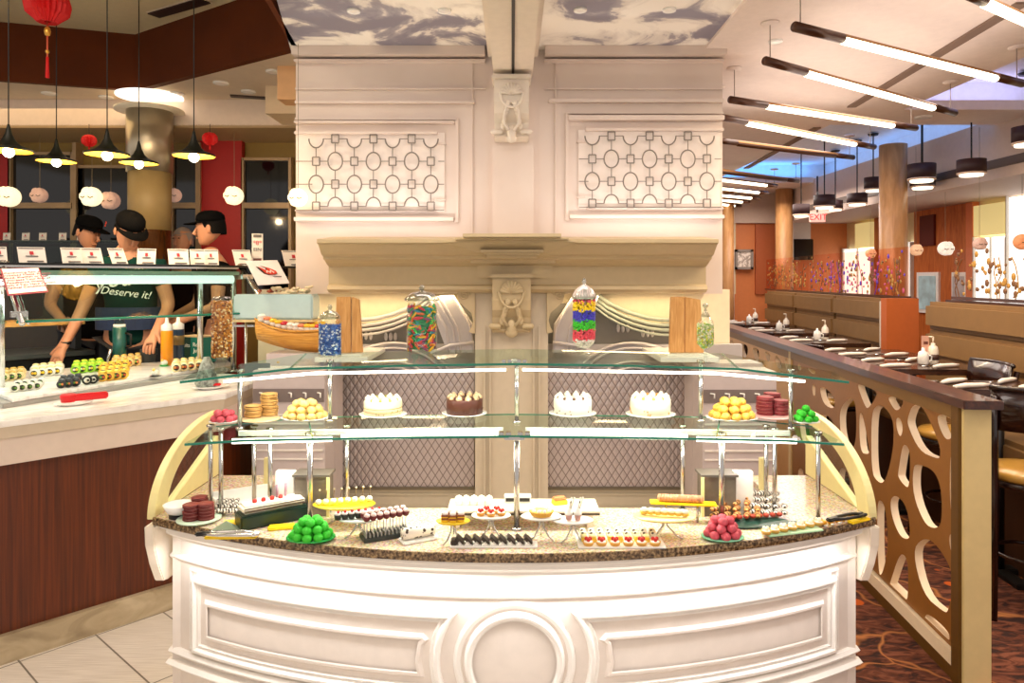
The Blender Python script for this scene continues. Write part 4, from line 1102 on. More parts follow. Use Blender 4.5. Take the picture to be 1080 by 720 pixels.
# ---- sneeze guard (own thing, stands on the counter)
sg = thing('sneeze_guard', 'glass sneeze guard on steel posts with black top ledge over the sushi counter', 'sneeze guard', lc_(0, 0, LZ), rot)
GB = Vector((-1.84, 4.70, 0)); gs, gn = tolocal(GB); GZ = 1.775-LZ
sA = -1.9
MB().box(((sA+gs+1.3)/2, gn+.03, GZ), (gs+1.3-sA, .20, .014)).build('top_ledge', mat('black_ledge', '#15130f', .2), sg)
MB().box(((sA+gs)/2, gn-.06, GZ-.012), (gs-sA, .02, .012)).build('ledge_rail', CHROME, sg)
def glsheet(nm, x0, x1, y0, z0, y1, z1, t=.008):
    d = Vector((0, y1-y0, z1-z0)).normalized(); nrm = Vector((0, -d.z, d.y))*t
    a, b = Vector((x0, y0, z0)), Vector((x1, y0, z0)); c, e_ = Vector((x1, y1, z1)), Vector((x0, y1, z1))
    MB().add([a, b, c, e_, a+nrm, b+nrm, c+nrm, e_+nrm], [(0,1,2,3),(7,6,5,4),(0,4,5,1),(1,5,6,2),(2,6,7,3),(3,7,4,0)]).build(nm, glass('sneeze_glass', '#e2f0ea', .16), sg)
sL = tolocal((-2.71, 3.77, 0))[0]
glsheet('sloped_glass', sL-.02, gs+.02, gn-.06, GZ-.01, gn-.42, 1.485-LZ)
MB().tube([(sL-.02, gn-.42, 1.485-LZ), (gs+.02, gn-.42, 1.485-LZ)], .007, 6).build('glass_bottom_edge', EDGE, sg)
glsheet('sloped_glass', sA, sL-.06, gn-.06, GZ-.01, gn-.42, 1.485-LZ)
for s in (sL, gs+.03):
    m = MB(); m.tube([(s, gn-.02, GZ+.01), (s, gn-.44, 1.475-LZ)], .014, 8); m.tube([(s+.03, gn-.0, GZ+.01), (s+.03, gn-.42, 1.475-LZ)], .007, 8)
    for t in (.25, .85): m.box((s, gn-.02-.42*t, GZ+.01-(GZ+.01-1.475+LZ)*t), (.07, .03, .03))
    m.build('steel_arm', CHROME, sg)
for s in (gs, gs-.22, sL, -1.5):
    m = MB(); m.cyl((s, gn, 0), .018, GZ, 14); m.cyl((s, gn, 0), .035, .012, 14); m.box((s, gn, GZ-.06), (.07, .05, .05)); m.build('steel_post', CHROME, sg)
m = MB(); m.tube([(sA, gn-.03, GZ-.085), (gs-.02, gn-.03, GZ-.085)], .026, 10); m.build('light_tube', mat('sneeze_tube', '#ffffff', .4, emit=1.2, ecol='#f4fbf8'), sg)
m = MB(); m.box(((sA+gs)/2, gn-.03, GZ-.045), (gs-sA, .09, .022)); m.build('light_housing', mat('housing_grey', '#aebcb4', .3, .4), sg)
# ---- small signs on ledge
SIGN = mat('sign_card', '#efe9e2', .5); SRED = mat('seal_red', '#c02a35', .5); SDK = mat('sign_print', '#6b6663', .5)
def sign(s, w, h, tilt, lb, z=None, loc=None, rz=None, group='small white label cards on the sneeze guard ledge'):
    loc = lc_(s, gn+.02, LZ+GZ+.007) if loc is None else loc
    r = thing('label_card', lb, 'label card', loc, rot-.35 if rz is None else rz, group)
    M = Matrix.Rotation(-.25, 4, 'X') @ Matrix.Shear('XY', 4, (0, 0))
    Sh = Matrix(((1, 0, -tilt, 0), (0, 1, 0, 0), (0, 0, 1, 0), (0, 0, 0, 1))); M = Matrix.Rotation(-.2, 4, 'X') @ Sh
    MB().box((0, 0, h/2), (w, .006, h), M).build('card', SIGN, r)
    MB().box((0, -.006, h*.62), (w*.14, .004, h*.2), M).build('red_seal', SRED, r)
    MB().box((0, -.006, h*.42), (w*.45, .003, h*.05), M).build('title_line', SDK, r); MB().box((w*.1, -.006, h*.1), (w*.6, .003, h*.07), M).build('footer_line', SDK, r); MB().box((0, -.006, h*.93), (w*.9, .003, h*.04), M).build('header_line', SDK, r)
    return r
def s_at(px, n=gn+.02):
    # param s on the line at offset n for photo column px
    k = (px-540)/F; b0 = LP+LN*n; return (k*b0.y-b0.x)/(LD.x-k*LD.y)
sg_l = [(1, 12, .1, 'label card cut by the left edge of the ledge'), (35, 25, .15, 'wide label card at the left end of the ledge above the red bordered notice'), (77, 19, .15, 'label card in front of the leftmost capped worker'), (99, 19, .2, 'label card right of the leftmost capped worker'),
        (127, 15, .3, 'slanted label card before the bowed worker'), (154, 18, -.05, 'label card with grid pattern before the round column'), (189, 20, .08, 'label card below the grey haired man'),
        (209, 15, .05, 'label card below the profile worker, left of a twin'), (223, 15, .05, 'label card below the profile worker, right of a twin'), (258, 18, .2, 'label card left of the tall price card'), (312, 22, .2, 'rightmost label card beyond the tall price card')]
for px, w, tl, lb in sg_l:
    s = s_at(px); q = lc_(s, gn+.02); k = q.y/F
    sign(s, w*k*.98, 17*k, tl, lb)
# tall card
s = s_at(273); q = lc_(s, gn+.04, LZ+GZ+.007); k = q.y/F
r = thing('price_card', 'tall narrow white price card with red number standing on the ledge', 'price card', q, rot-.5)
MB().box((0, 0, 17*k), (11*k, .008, 34*k)).build('card', SIGN, r)
text_mesh('red_number', '*8*', 6.5*k, SRED, Matrix.Translation((0, -.006, 24*k)) @ Matrix.Rotation(PI/2, 4, 'X'), r)
text_mesh('dark_text', 'EIN', 5.5*k, SDK, Matrix.Translation((0, -.006, 17*k)) @ Matrix.Rotation(PI/2, 4, 'X'), r)
MB().box((0, -.006, 31.5*k), (8*k, .003, 3*k)).build('header_bar', SDK, r); MB().box((0, -.006, 5*k), (8*k, .003, 6*k)).build('picture_block', mat('pic_block', '#6b3a34', .5), r)
# notice board
na = at(0, 284, 3.50); nb = at(50, 310, 3.62)
def quadsheet(nm, P, t, m, par, o):
    P = [Vector(p)-o for p in P]; n = (P[1]-P[0]).cross(P[3]-P[0]).normalized()*t
    return MB().add(P+[p+n for p in P], [(0,1,2,3),(7,6,5,4),(0,4,5,1),(1,5,6,2),(2,6,7,3),(3,7,4,0)]).build(nm, m, par)
NO = at(8, 312, 3.42)
r = thing('notice_sheet', 'white notice with dark red border and printed food warning taped on the glass at left', 'notice', NO)
P = [at(8, 312, 3.40), at(51, 308, 3.62), at(41, 282.5, 3.84), at(0, 283.5, 3.62)]
quadsheet('border', P, .002, mat('crimson_border', '#a32440', .5), r, NO)
c = sum(P, Vector())/4; fwd = (P[1]-P[0]).cross(P[3]-P[0]).normalized(); 
if fwd.y > 0: fwd = -fwd
P2 = [c+(p-c)*.93+fwd*.004 for p in P]; quadsheet('sheet', P2, .001, mat('notice_white', '#f7eeee', .5), r, NO)
ux = (P[1]-P[0]).normalized(); uy = (P[3]-P[0]); H_ = uy.length; uy = (uy-ux*uy.dot(ux)*0).normalized()
MT = Matrix(((ux.x, uy.x, fwd.x, 0), (ux.y, uy.y, fwd.y, 0), (ux.z, uy.z, fwd.z, 0), (0, 0, 0, 1)))
MT = Matrix.Translation(c-NO+fwd*.008) @ MT
text_mesh('notice_text', '"Consuming Raw or\nUndercooked Meats, Poultry,\nSeafood, Shellfish or Eggs\nMay Increase Your Risk of\nFoodborne Illness,\nEspecially if You Have Certain\nMedical Conditions"', H_*.088, mat('notice_ink', '#9a3a55', .5), MT, r, line=1.05)
# flame logo panel
r = thing('logo_board', 'tilted white board with red and black flame emblem above the food display', 'sign board', at(284, 300, 4.28))
o = r.location.copy(); P = [at(272, 301, 4.20), at(305, 299, 4.38), at(292, 275, 4.55), at(259, 276, 4.37)]
quadsheet('board', P, .006, mat('board_grey_white', '#dcd6d8', .4), r, o)
ux = (P[1]-P[0]).normalized(); fwd = (P[1]-P[0]).cross(P[3]-P[0]).normalized(); fwd = -fwd if fwd.y > 0 else fwd
uy = fwd.cross(ux).normalized(); uy = uy if uy.z > 0 else -uy; c = sum(P, Vector())/4
def onb(pts, d): return [c-o+ux*a+uy*b_+fwd*d for a, b_ in pts]
def fpoly(nm, pts, d, m):
    q = onb(pts, d); MB().add(q+[p+fwd*.002 for p in q], [tuple(range(len(q))), tuple(reversed(range(len(q), 2*len(q))))]).build(nm, m, r)
fl = [(-.04, .055), (-.015, .02), (.0, .012), (.01, .035), (-.015, .06), (.03, .03), (.055, .0), (.05, -.025), (.03, -.035), (-.01, -.035), (-.03, -.02), (-.035, .01)]
fpoly('flame_shadow', [(a*1.15-.004, b_*1.1+.004) for a, b_ in fl], .007, BLACK); fpoly('flame_emblem', fl, .010, mat('flame_red', '#c23a25', .5))
MB().tube(onb([(-.02, -.02), (-.01, .005), (.005, -.02), (.018, .008), (.03, -.02)], .014), .003, 4).build('emblem_mark', SIGN, r)
MB().box((0, 0, 0), (.09, .002, .008), Matrix.Translation(onb([(.01, -.055)], .008)[0])).build('caption_bar', SDK, r)

# ---- stuff seen behind: work board, back counter
wb = thing('work_counter', 'dark back work counter with wooden board behind the sushi glass', 'counter', lc_(0, DEP+.55, .2), rot)
MB().box((-.55, .25, .48), (3.1, .5, .90)).build('cabinet', mat('dark_cabinet', '#17191a', .35), wb)
MB().box((-.55, .25, .95), (3.1, .56, .03)).build('steel_top', mat('dull_steel', '#5d6566', .3, .6), wb)
for x0, x1, lb in ((-1.7, -.72, 'left'), (.25, .95, 'right')):
    a = lc_((x0+x1)/2, DEP+.72, 1.375)
    t = thing('cutting_board', 'long pale wooden cutting board %s of the bowed worker' % lb, 'cutting board', a, rot)
    MB().box((0, 0, 0), (x1-x0, .3, .035)).build('board', wood('pale_board_wood', '#c48f42', '#e8bd72', (1, 8, 8), .5), t, .004)
    for q_ in (-1, 1): MB().box((q_*((x1-x0)/2-.04), 0, -.107), (.04, .25, .178)).build('foot', mat('dark_cabinet', '#17191a'), t)
# low glass service counter far behind with cards
bk_ = thing('rear_service_case', 'low glass service case with lit white top in front of the dark windows', 'display case', (-4.8, 6.6, .2))
MB().box((0, 0, .70), (3.0, .4, 1.40)).build('cabinet', mat('case_grey', '#4d463c', .4), bk_)
MB().box((0, -.02, 1.43), (3.0, .44, .07)).build('lit_top', mat('lit_white_top', '#f2ead8', .4, emit=.5), bk_)
MB().box((0, .02, 1.66), (3.0, .3, .34)).build('glass_upper', glass('rear_glass', '#b9cfc6', .2), bk_)
MB().box((0, .0, 1.835), (3.0, .34, .012)).build('top_shelf', mat('rear_shelf', '#38443f', .2), bk_)
for px, lb in ((7, 'leftmost'), (27, 'second from the left'), (45, 'middle one'), (66, 'fourth from the left'), (85, 'rightmost')):
    q = at(px, 253.5, 6.5); k = 6.5/F
    sign(0, 9*k, 8.5*k, .15, 'small white card on the rear service case, %s of five' % lb, loc=(q.x, 6.5, 2.042), rz=-.2, group='small cards on the rear service case')
# ---- lamps
SH = mat('dark_green_enamel', '#0c0f09', .5, spec=.25); SHIN = mat('gold_shade_lining', '#e8b23a', .5, .2)
def lamp():
    r = thing('cone_pendant_lamp', '', 'pendant lamp', (0, 0, 0))
    prof = [(.118, 0), (.118, .012), (.095, .02), (.06, .035), (.035, .06), (.018, .095), (.010, .13), (.006, .15)]
    MB().lathe(prof[1:]+[(.0, .152)], n=36, caps=False).build('shade', SH, r)
    MB().lathe([(.116, .001), (.09, .006), (.055, .012), (.0, .016)], n=36, caps=False).build('shade_lining', SHIN, r)
    MB().lathe([(.117, .0), (.119, .0), (.119, .012), (.117, .012)], n=36, caps=False).build('shade_rim', SH, r)
    MB().ball((0, 0, -.004), .029, 16).build('bulb', mat('warm_bulb', '#fff6e0', .4, emit=14, ecol='#fff0cc'), r)
    MB().cyl((0, 0, .15), .0035, 1, 6).build('cord', BLACK, r)
    return r
lamp0 = lamp()
lspec = [(9, 159.5, 3.95, 'cone pendant lamp with lit bulb, cut by the left edge'), (59.5, 170.5, 4.7, 'dark cone pendant lamp hanging lowest in the left pair'), (113, 163.5, 4.15, 'dark cone pendant lamp between the two small red lanterns, left of the column'),
         (146.5, 172.5, 4.75, 'dark cone pendant lamp hanging in front of the steel column'), (204.5, 165, 4.2, 'dark cone pendant lamp hanging right of the steel column')]
for i, (px, py, Y, lb) in enumerate(lspec):
    q = at(px, py, Y); o = lamp0 if i == 0 else copy_tree(lamp0)
    o.location = q; o['label'] = lb; o['group'] = 'dark cone pendant lamps over the sushi bar'
    for ch_ in kids(o):
        if ch_.name.startswith('cord'): ch_.scale.z = 1; ch_.data = ch_.data.copy(); 
        if ch_.name.startswith('cord'):
            for v in ch_.data.vertices:
                if v.co.z > .5: v.co.z = 3.74-q.z
    l = bpy.data.lights.new('bulb_light', 'POINT'); l.energy = 9; l.color = lin('#ffdfae')[:3]; l.shadow_soft_size = .03
    lo_ = bpy.data.objects.new('bulb_light', l); C.objects.link(lo_); lo_.parent = o; lo_.location = (0, 0, -.04)
# red lanterns
RED = mat('red_paper', '#c80f12', .6, emit=.08)
def lantern(px, py, Y, rr, lb, tassel):
    r = thing('red_paper_lantern', lb, 'paper lantern', at(px, py, Y), 0, 'red paper lanterns')
    m = MB(); n = 24; vs = []; fs = []
    prof = [(.15, -.95), (.45, -1.0), (.62, -.8), (.92, -.5), (1.0, 0), (.9, .45), (.6, .8), (.15, .95)]
    k = len(prof)
    for i in range(n*2):
        a = PI*i/n; w = 1 if i % 2 else .86
        for p, z in prof: vs.append((p*w*rr*math.cos(a), p*w*rr*math.sin(a), z*rr*.85))
    for i in range(n*2):
        j = (i+1) % (n*2)
        for q in range(k-1): fs.append((i*k+q, j*k+q, j*k+q+1, i*k+q+1))
    m.add(vs, fs).build('paper_body', RED, r)
    m = MB(); m.tube([(0, 0, .8*rr), (0, 0, 3.74-r.location.z if px < 80 else 3.04-r.location.z)], .003, 5); m.build('hanging_cord', BLACK, r)
    if tassel:
        L = 2.6*rr
        m = MB(); m.tube([(0, 0, -.8*rr), (0, 0, -.8*rr-L)], .006, 6); m.build('tassel_cord', mat('gold_red_cord', '#c9553a', .5), r)
        m = MB(); m.ball((0, 0, -.8*rr-.18*L), .02, 8, (1, 1, 1.6)); m.ball((0, 0, -.8*rr-L*.55), .013, 8); m.build('gold_bead', mat('gold_bead', '#e8b04a', .3, .6), r)
        m = MB(); m.cyl((0, 0, -.8*rr-L*1.03), .012, L*.38, 8, r2=.008); m.build('tassel', RED, r)
    else:
        m = MB(); m.tube([(0, 0, -.8*rr), (0, 0, -1.5*rr)], .008, 6); m.build('tassel', RED, r)
lantern(50, 5, 4.4, .130, 'largest red paper lantern with a long tassel near the top left corner', True)
lantern(94, 148, 6.2, .062, 'small red paper lantern above the windows left of the steel column', False)
lantern(221.5, 146, 6.2, .066, 'small red paper lantern in front of the red wall', False)
# globe ornaments
GLOB = mat('glowing_globe', '#fff3cf', .5, emit=1.1, ecol='#ffeec0'); GLOP = mat('pinkish_globe', '#e0b7a4', .5, emit=.25); GLD = mat('globe_lines', '#7a5a38', .6)
def globe(px, py, rp, Y, lb, m=GLOB, z=None, grp='small round petal lamps behind the sushi bar', zt=None):
    q = at(px, py, Y); rr = rp*Y/F
    r = thing('petal_globe_lamp', lb, 'globe lamp', q, 0, grp)
    MB().ball((0, 0, 0), rr*.93, 20).build('globe', m, r)
    pt = MB()
    for k_ in range(6):
        a = PI/3*k_
        pt.ball((rr*.42*math.cos(a), -.12*rr-rr*.35, rr*.45*math.sin(a)), rr*.52, 10, (1, .75, 1))
    pt.build('petals', m, r)
    m2 = MB()
    for s in (-1, 1): m2.tube([(s*rr*.15, -rr*.98, -.05*rr), (s*rr*.35, -rr*.93, -.18*rr), (s*rr*.6, -rr*.82, -.05*rr)], rr*.05, 5)
    m2.build('petal_gap', GLD, r)
    zt_ = (3.03 if zt is None else zt)-q.z
    m3 = MB(); m3.tube([(0, 0, rr*.8), (0, 0, zt_)], .002, 4); m3.build('hanging_wire', mat('thin_wire', '#8a7a60', .5), r)
globe(10, 207.5, 11.5, 6.45, 'glowing ivory petal globe against the left red wall'); globe(42, 206, 8.5, 6.6, 'dim pinkish petal globe before the left dark window', GLOP)
globe(97, 207.5, 11, 6.45, 'glowing ivory petal globe left of the capped worker head column'); globe(117, 211.5, 10, 6.6, 'dim pinkish petal globe touching the ivory globe', GLOP)
globe(184, 206, 8, 6.5, 'pale globe partly hidden by the column', GLOP); globe(247, 206.5, 10.5, 6.45, 'glowing ivory petal globe in front of the right red wall'); globe(314.5, 208.5, 10.5, 4.38, 'glowing ivory petal globe hanging before the left fretwork panel', zt=3.14)
globe(966, 263.5, 6.5, 7.6, 'small peach globe lamp left part of the orange wall', mat('peach_globe', '#f3c49a', .5, emit=.5), grp='round petal lamps in the dining room', zt=3.1)
globe(997, 262, 8, 7.6, 'white globe lamp hanging before the orange wall', mat('white_globe', '#fdeedd', .5, emit=.6), grp='round petal lamps in the dining room', zt=RC if False else 3.1)
globe(1033, 257, 7, 6.6, 'pinkish see-through globe lamp before the bright window', GLOP, grp='round petal lamps in the dining room', zt=3.1)
globe(1078, 255, 9, 6.4, 'orange globe lamp at the right edge', mat('orange_globe', '#ee9a66', .5, emit=.4), grp='round petal lamps in the dining room', zt=3.1)
globe(918, 267, 5.5, 9.0, 'tiny peach globe lamp left of the big tan column', mat('peach_globe', '#f3c49a', .5, emit=.5), grp='round petal lamps in the dining room', zt=3.1)
# ceiling downlights
def downlight(px, py, z, lb, r=.06, grp='recessed ceiling downlights on the left', e=3.0):
    q = at_z(px, py, z)
    if q.x > 2.9 and q.y > 3.6 and (q.y < 6.1 or 6.5 < q.y < 10.7): return
    t = thing('recessed_downlight', lb, 'ceiling light', (q.x, q.y, z-.012), 0, grp)
    MB().lathe([(r*.7, 0), (r, .0), (r*1.05, .012), (r*.7, .012)], n=24).build('trim_ring', PLATE, t)
    MB().lathe([(0, .006), (r*.72, .006), (r*.72, .012), (0, .012)], n=20).build('lens', mat('downlight_lens', '#fffaf0', .4, emit=4), t)
for px, py, z, lb in ((52, 98, 3.28, 'leftmost on the low left ceiling'), (112, 102, 3.28, 'beside the cord of the third lamp'), (186, 98, 3.28, 'above and right of the column disc'), (233, 87, 3.28, 'middle one near the brown bulkhead'), (262, 96, 3.28, 'left of the ceiling slot'), (289, 75, 3.28, 'rightmost, near the lit cove')):
    downlight(px, py, z, 'downlight on the left ceiling, '+lb, grp='recessed downlights on the left ceiling')
for px, py, lb in ((373, 10.5, 'leftmost of four in the cloud mural'), (469, 10.5, 'second from left in the cloud mural'), (612, 9.5, 'third from left in the cloud mural'), (706, 9.5, 'rightmost of four in the cloud mural')):
    downlight(px, py, 3.14, 'downlight '+lb, .035, 'downlights in the cloud mural ceiling')
ri = [(974, 47.6*2.2, 'x')]
for i, (px, py) in enumerate(((1011, 106), (1043, 114), (974, 123), (1006, 130), (973, 142), (921, 158), (897, 160), (940, 163), (856, 176), (873, 168), (883, 179), (866, 186), (841, 183), (852, 191), (895, 153), (818, 43))):
    downlight(px, py, RC, 'downlight in the dining ceiling, one of the scattered round ones', .07 if py > 60 else .04, 'scattered downlights in the dining ceiling')
sl = thing('ceiling_air_slot', 'long black air slot in the raised left ceiling', 'air vent', at_z(195, 10, 3.735)); o = sl.location
a, b = at_z(162, 16, 3.735)-o, at_z(216, 0.5, 3.735)-o; d = (b-a).normalized(); n_ = Vector((-d.y, d.x, 0))*.05
MB().prism([(v.x, v.y) for v in (a-n_, b-n_, b+n_, a+n_)], .01, z0=-.008).build('slot', mat('slot_brown_black', '#2d1710', .5), sl)
MB().prism([(v.x, v.y) for v in (a-n_*1.3, b-n_*1.3, b+n_*1.3, a+n_*1.3)], .004, z0=.0).build('slot_frame', CEIL, sl)
sl = thing('ceiling_air_slot', 'thin dark air slot in the low left ceiling near the cove', 'air vent', at_z(270, 103, 3.275)); o = sl.location
a, b = at_z(243, 101, 3.275)-o, at_z(297, 104.5, 3.275)-o; d = (b-a).normalized(); n_ = Vector((-d.y, d.x, 0))*.04
MB().prism([(v.x, v.y) for v in (a-n_, b-n_, b+n_, a+n_)], .008, z0=-.006).build('slot', mat('slot_brown_black', '#2d1710', .5), sl)
# linear pendants (right)
BRZ = mat('dark_bronze_tube', '#4a2a18', .3, .3); LIT = mat('lit_bar', '#fff4dc', .5, emit=5, ecol='#ffedcc')
def bar(i, p0, p1, lb, lit=True, z=2.9):
    a, b = at_z(*p0, z), at_z(*p1, z); d = (b-a); L = d.length; rz = math.atan2(d.y, d.x)
    r = thing('linear_pendant_light', lb, 'pendant light', a, rz, 'long tubular pendant lights over the dining room')
    R = .025
    MB().cyl((0, 0, 0), R, L*.17, 16, Matrix.Rotation(PI/2, 4, 'Y')).build('bronze_end', BRZ, r)
    MB().cyl((0, 0, L*.86), R, L*.14, 16, Matrix.Rotation(PI/2, 4, 'Y')).build('bronze_end', BRZ, r)
    m = MB(); n = 10; vs = []; fs = []
    for x in (L*.16, L*.87):
        for k_ in range(n+1):
            t = PI*k_/n; vs.append((x, R*.98*math.cos(t), R*math.sin(t)))
    for k_ in range(n): fs.append((k_, k_+1, n+2+k_, n+1+k_))
    m.add(vs, fs).build('bronze_cover', mat('bronze_gold_cover', '#a0703c', .35, .4), r)
    m = MB(); m.tube([(L*.165, 0, -.008), (L*.175, 0, -.008), (L*.85, 0, -.008), (L*.865, 0, -.008)], R*.9, 12, rs=[R*.5, R*.88, R*.88, R*.5]); m.build('lit_tube', LIT if lit else BRZ, r)
    for t in (.02, .5, .97):
        if t == .5: continue
        mb = MB(); mb.tube([(L*t, 0, R), (L*t, 0, RC-z)], .003, 5); mb.build('suspension_rod', mat('rod_grey', '#8a7c70', .4), r)
        mb = MB(); mb.lathe([(.045, RC-z-.015), (.05, RC-z-.001), (0, RC-z)], (L*t, 0, 0), 16); mb.build('ceiling_canopy', CEILR, r)
    if lit and i < 7: area('bar_light', (L/2, 0, -.06), L*.7, 14, '#ffe6c0', (0, 0, 0), .05, r)
bars = [((1018, -8), (1120, 38), 'tubular pendant light crossing the top right corner', True), ((838, 28), (1078, 88), 'nearest fully shown lit tubular pendant, topmost of the row', True), ((807, 64), (1007, 119), 'second lit tubular pendant of the row', True),
        ((770, 105), (966, 135), 'third lit tubular pendant, ending above the big tan column', True), ((753, 122), (922, 155), 'fourth lit tubular pendant of the row', True), ((748, 147), (900, 166), 'unlit looking dark tubular pendant below the fourth', False),
        ((742, 178), (842, 191), 'dark tubular pendant reaching the second tan column', False), ((738, 186), (819, 196), 'lit tubular pendant just left of the second column, upper', True), ((735, 195), (810, 203.5), 'lit tubular pendant in the far stack, second', True),
        ((735, 203), (801, 209), 'lit tubular pendant in the far stack, third', True), ((735, 208), (790, 213), 'lit tubular pendant in the far stack, fourth', True), ((735, 212), (781, 217), 'farthest lit tubular pendant', True)]
for i, (a, b, lb, lit) in enumerate(bars): bar(i, a, b, lb, lit)
# drum pendants
DR = mat('dark_maroon_shade', '#33191a', .6); DI = mat('drum_diffuser', '#fff1d8', .5, emit=1.8, ecol='#fff0d6')
def drum(px, py, wp, hp, lb, Y):
    q = at(px, py, Y); k = Y/F; rr = wp/2*k; h = hp*k*.62
    r = thing('drum_pendant_lamp', lb, 'drum pendant', q, 0, 'dark drum pendant lamps in the dining room')
    MB().lathe([(rr, 0), (rr, h), (rr*.97, h), (rr*.97, 0)], n=28).build('lamp_shade', DR, r)
    MB().lathe([(0, -h*.28), (rr*.78, -h*.28), (rr*.82, -h*.2), (rr*.82, h*.2), (0, h*.2)], n=28).build('diffuser', DI, r)
    MB().lathe([(rr*.98, -h*.12), (rr, -h*.12), (rr, 0), (rr*.98, 0)], n=28).build('lower_band', mat('band_pale', '#d9b9a0', .5), r)
    top = (RC if Y < 3.5 else RC+.28)-q.z
    m = MB(); m.cyl((0, 0, h*.5), .008, top-h*.5, 6); m.lathe([(.05, top-.02), (.06, top)], n=14); m.build('stem', BLACK, r)
    return r
for px, py, w, h, lb, Y in ((972, 188, 27, 24, 'drum pendant right of the big tan column', 7.2), (973, 196, 24, 20, 'drum pendant hidden just below the one right of the big column', 7.5), (1024.5, 182, 27.5, 22, 'drum pendant second from the right edge', 6.5), (1082, 150, 26, 26, 'drum pendant cut by the right edge', 5.9),
                            (921, 199, 18, 19, 'drum pendant just left of the big tan column', 8.4), (904, 214, 20, 16, 'drum pendant midway between the two big columns', 8.8), (869.5, 217, 21.5, 18, 'drum pendant nearest the second column', 8.7), (881, 220, 15, 14, 'drum pendant half hidden behind another near the exit sign', 9.5), (845, 226, 17, 17, 'drum pendant touching the second tan column', 9.6)):
    drum(px, py, w, h, lb, Y)
# ================================================================ FOOD
random.seed(11)
def on(px, py, z): return at_z(px, py, z)
def kk(q): return q.y/F
def candy_fn(cols, scale):
    def fn(nt, b):
        vo = tex(nt, 'Voronoi', coords(nt), Scale=scale)
        s = nt.nodes.new('ShaderNodeSeparateColor'); nt.links.new(vo.outputs['Color'], s.inputs[0])
        nt.links.new(ramp(nt, s.outputs[0], [(i/len(cols), c) for i, c in enumerate(cols)], 'CONSTANT'), b.inputs['Base Color']); b.inputs['Roughness'].default_value = .3
        bumpn(nt, b, vo.outputs['Distance'], .6, .01)
    return fn
JG = glass('jar_glass', '#f7faf8', .2); LG = glass('lid_glass', '#d5dad6', .5)
# ---- jars on the top glass
def jar(name, label, q, prof, lid, content=None):
    r = thing(name, label, 'jar', q)
    MB().lathe(prof, n=32).build('jar_glass', JG, r)
    MB().lathe(lid, n=32).build('lid', LG, r)
    return r
def fill(jarlab, name, q, rr, z0, z1, cols, shape, n, size, taper=None):
    """a heap of candy inside a jar: one uncounted mass, one mesh with colour by piece"""
    mb = MB(); 
    me_cols = []
    root = None
    mats = [mat('candy_'+c[1:], c, .3) for c in cols]
    fi = []
    for i in range(n):
        z = random.uniform(z0, z1); a = random.uniform(0, 2*PI); d = rr*(1 if random.random() < .8 else random.random())-size*.4
        if taper: d *= taper((z-z0)/(z1-z0))
        c = (d*math.cos(a), d*math.sin(a), z); before = len(mb.f)
        if shape == 'ball': mb.ball(c, size*random.uniform(.8, 1.1), 6)
        else:
            R = Matrix.Translation(c) @ Matrix.Rotation(a+PI/2, 4, 'Z') @ Matrix.Rotation(random.uniform(-1.3, 1.3), 4, 'Y')
            if shape == 'stick': mb.ball((0, 0, 0), size, 8, (2.6, .6, .75), R)
            else: mb.box((0, 0, 0), (size*1.6, size, size), R)
        ci = None
        if callable(getattr(fill, 'pick', None)): ci = fill.pick((z-z0)/(z1-z0))
        if ci is None: ci = random.randrange(len(mats))
        fi += [ci]*(len(mb.f)-before)
    core = rr-size*1.1
    before = len(mb.f)
    if not taper: mb.cyl((0, 0, z0), core, z1-z0, 16)
    fi += [0]*(len(mb.f)-before)
    o = mb.build(name, mats[0], None, loc=q, fix=False)
    for m in mats[1:]: o.data.materials.append(m)
    if len(o.data.polygons) == len(fi): o.data.polygons.foreach_set('material_index', fi)
    tag(o, jarlab, 'candy', kind='stuff'); return o
fill.pick = None
# blue jar
q = on(348, 376, 1.403); k = kk(q)
jar('candy_jar', 'straight glass jar of blue and white candy, left of the gummy jar', q, [(11*k, 0), (12*k, 1*k), (12*k, 36*k), (10*k, 40*k), (8.5*k, 41*k)],
    [(10.5*k, 40*k), (10.5*k, 43*k), (7*k, 47*k), (2*k, 49*k), (1.5*k, 50*k), (2.6*k, 52*k), (1.6*k, 54.5*k), (0, 55*k)])
fill('blue and white candy filling the straight glass jar', 'blue_candy', q+Vector((0, 0, .003)), 11.2*k, 1.5*k, 33*k, ['#2f5fb5', '#3f74cc', '#dfe6f2', '#274a94'], 'box', 700, 1.5*k)
# gummy jar
q = on(445, 370, 1.405); k = kk(q)
jar('candy_jar', 'widest glass jar of colourful gummy sticks with domed lid, on the top glass', q, [(15*k, 0), (16*k, 1*k), (16*k, 45*k), (14*k, 50*k), (17.5*k, 54*k)],
    [(18*k, 53*k), (18.5*k, 55*k), (12*k, 61*k), (3*k, 63*k), (2*k, 64*k), (3.4*k, 66.5*k), (2*k, 69*k), (0, 69.5*k)])
fill('assorted colourful gummy sticks filling the widest jar', 'gummy_candy', q+Vector((0, 0, .003)), 15*k, 2*k, 46*k, ['#128a4c', '#12819a', '#e2641c', '#cf2233', '#f1b21c', '#35b545', '#8c3b6c'], 'stick', 330, 2.0*k)
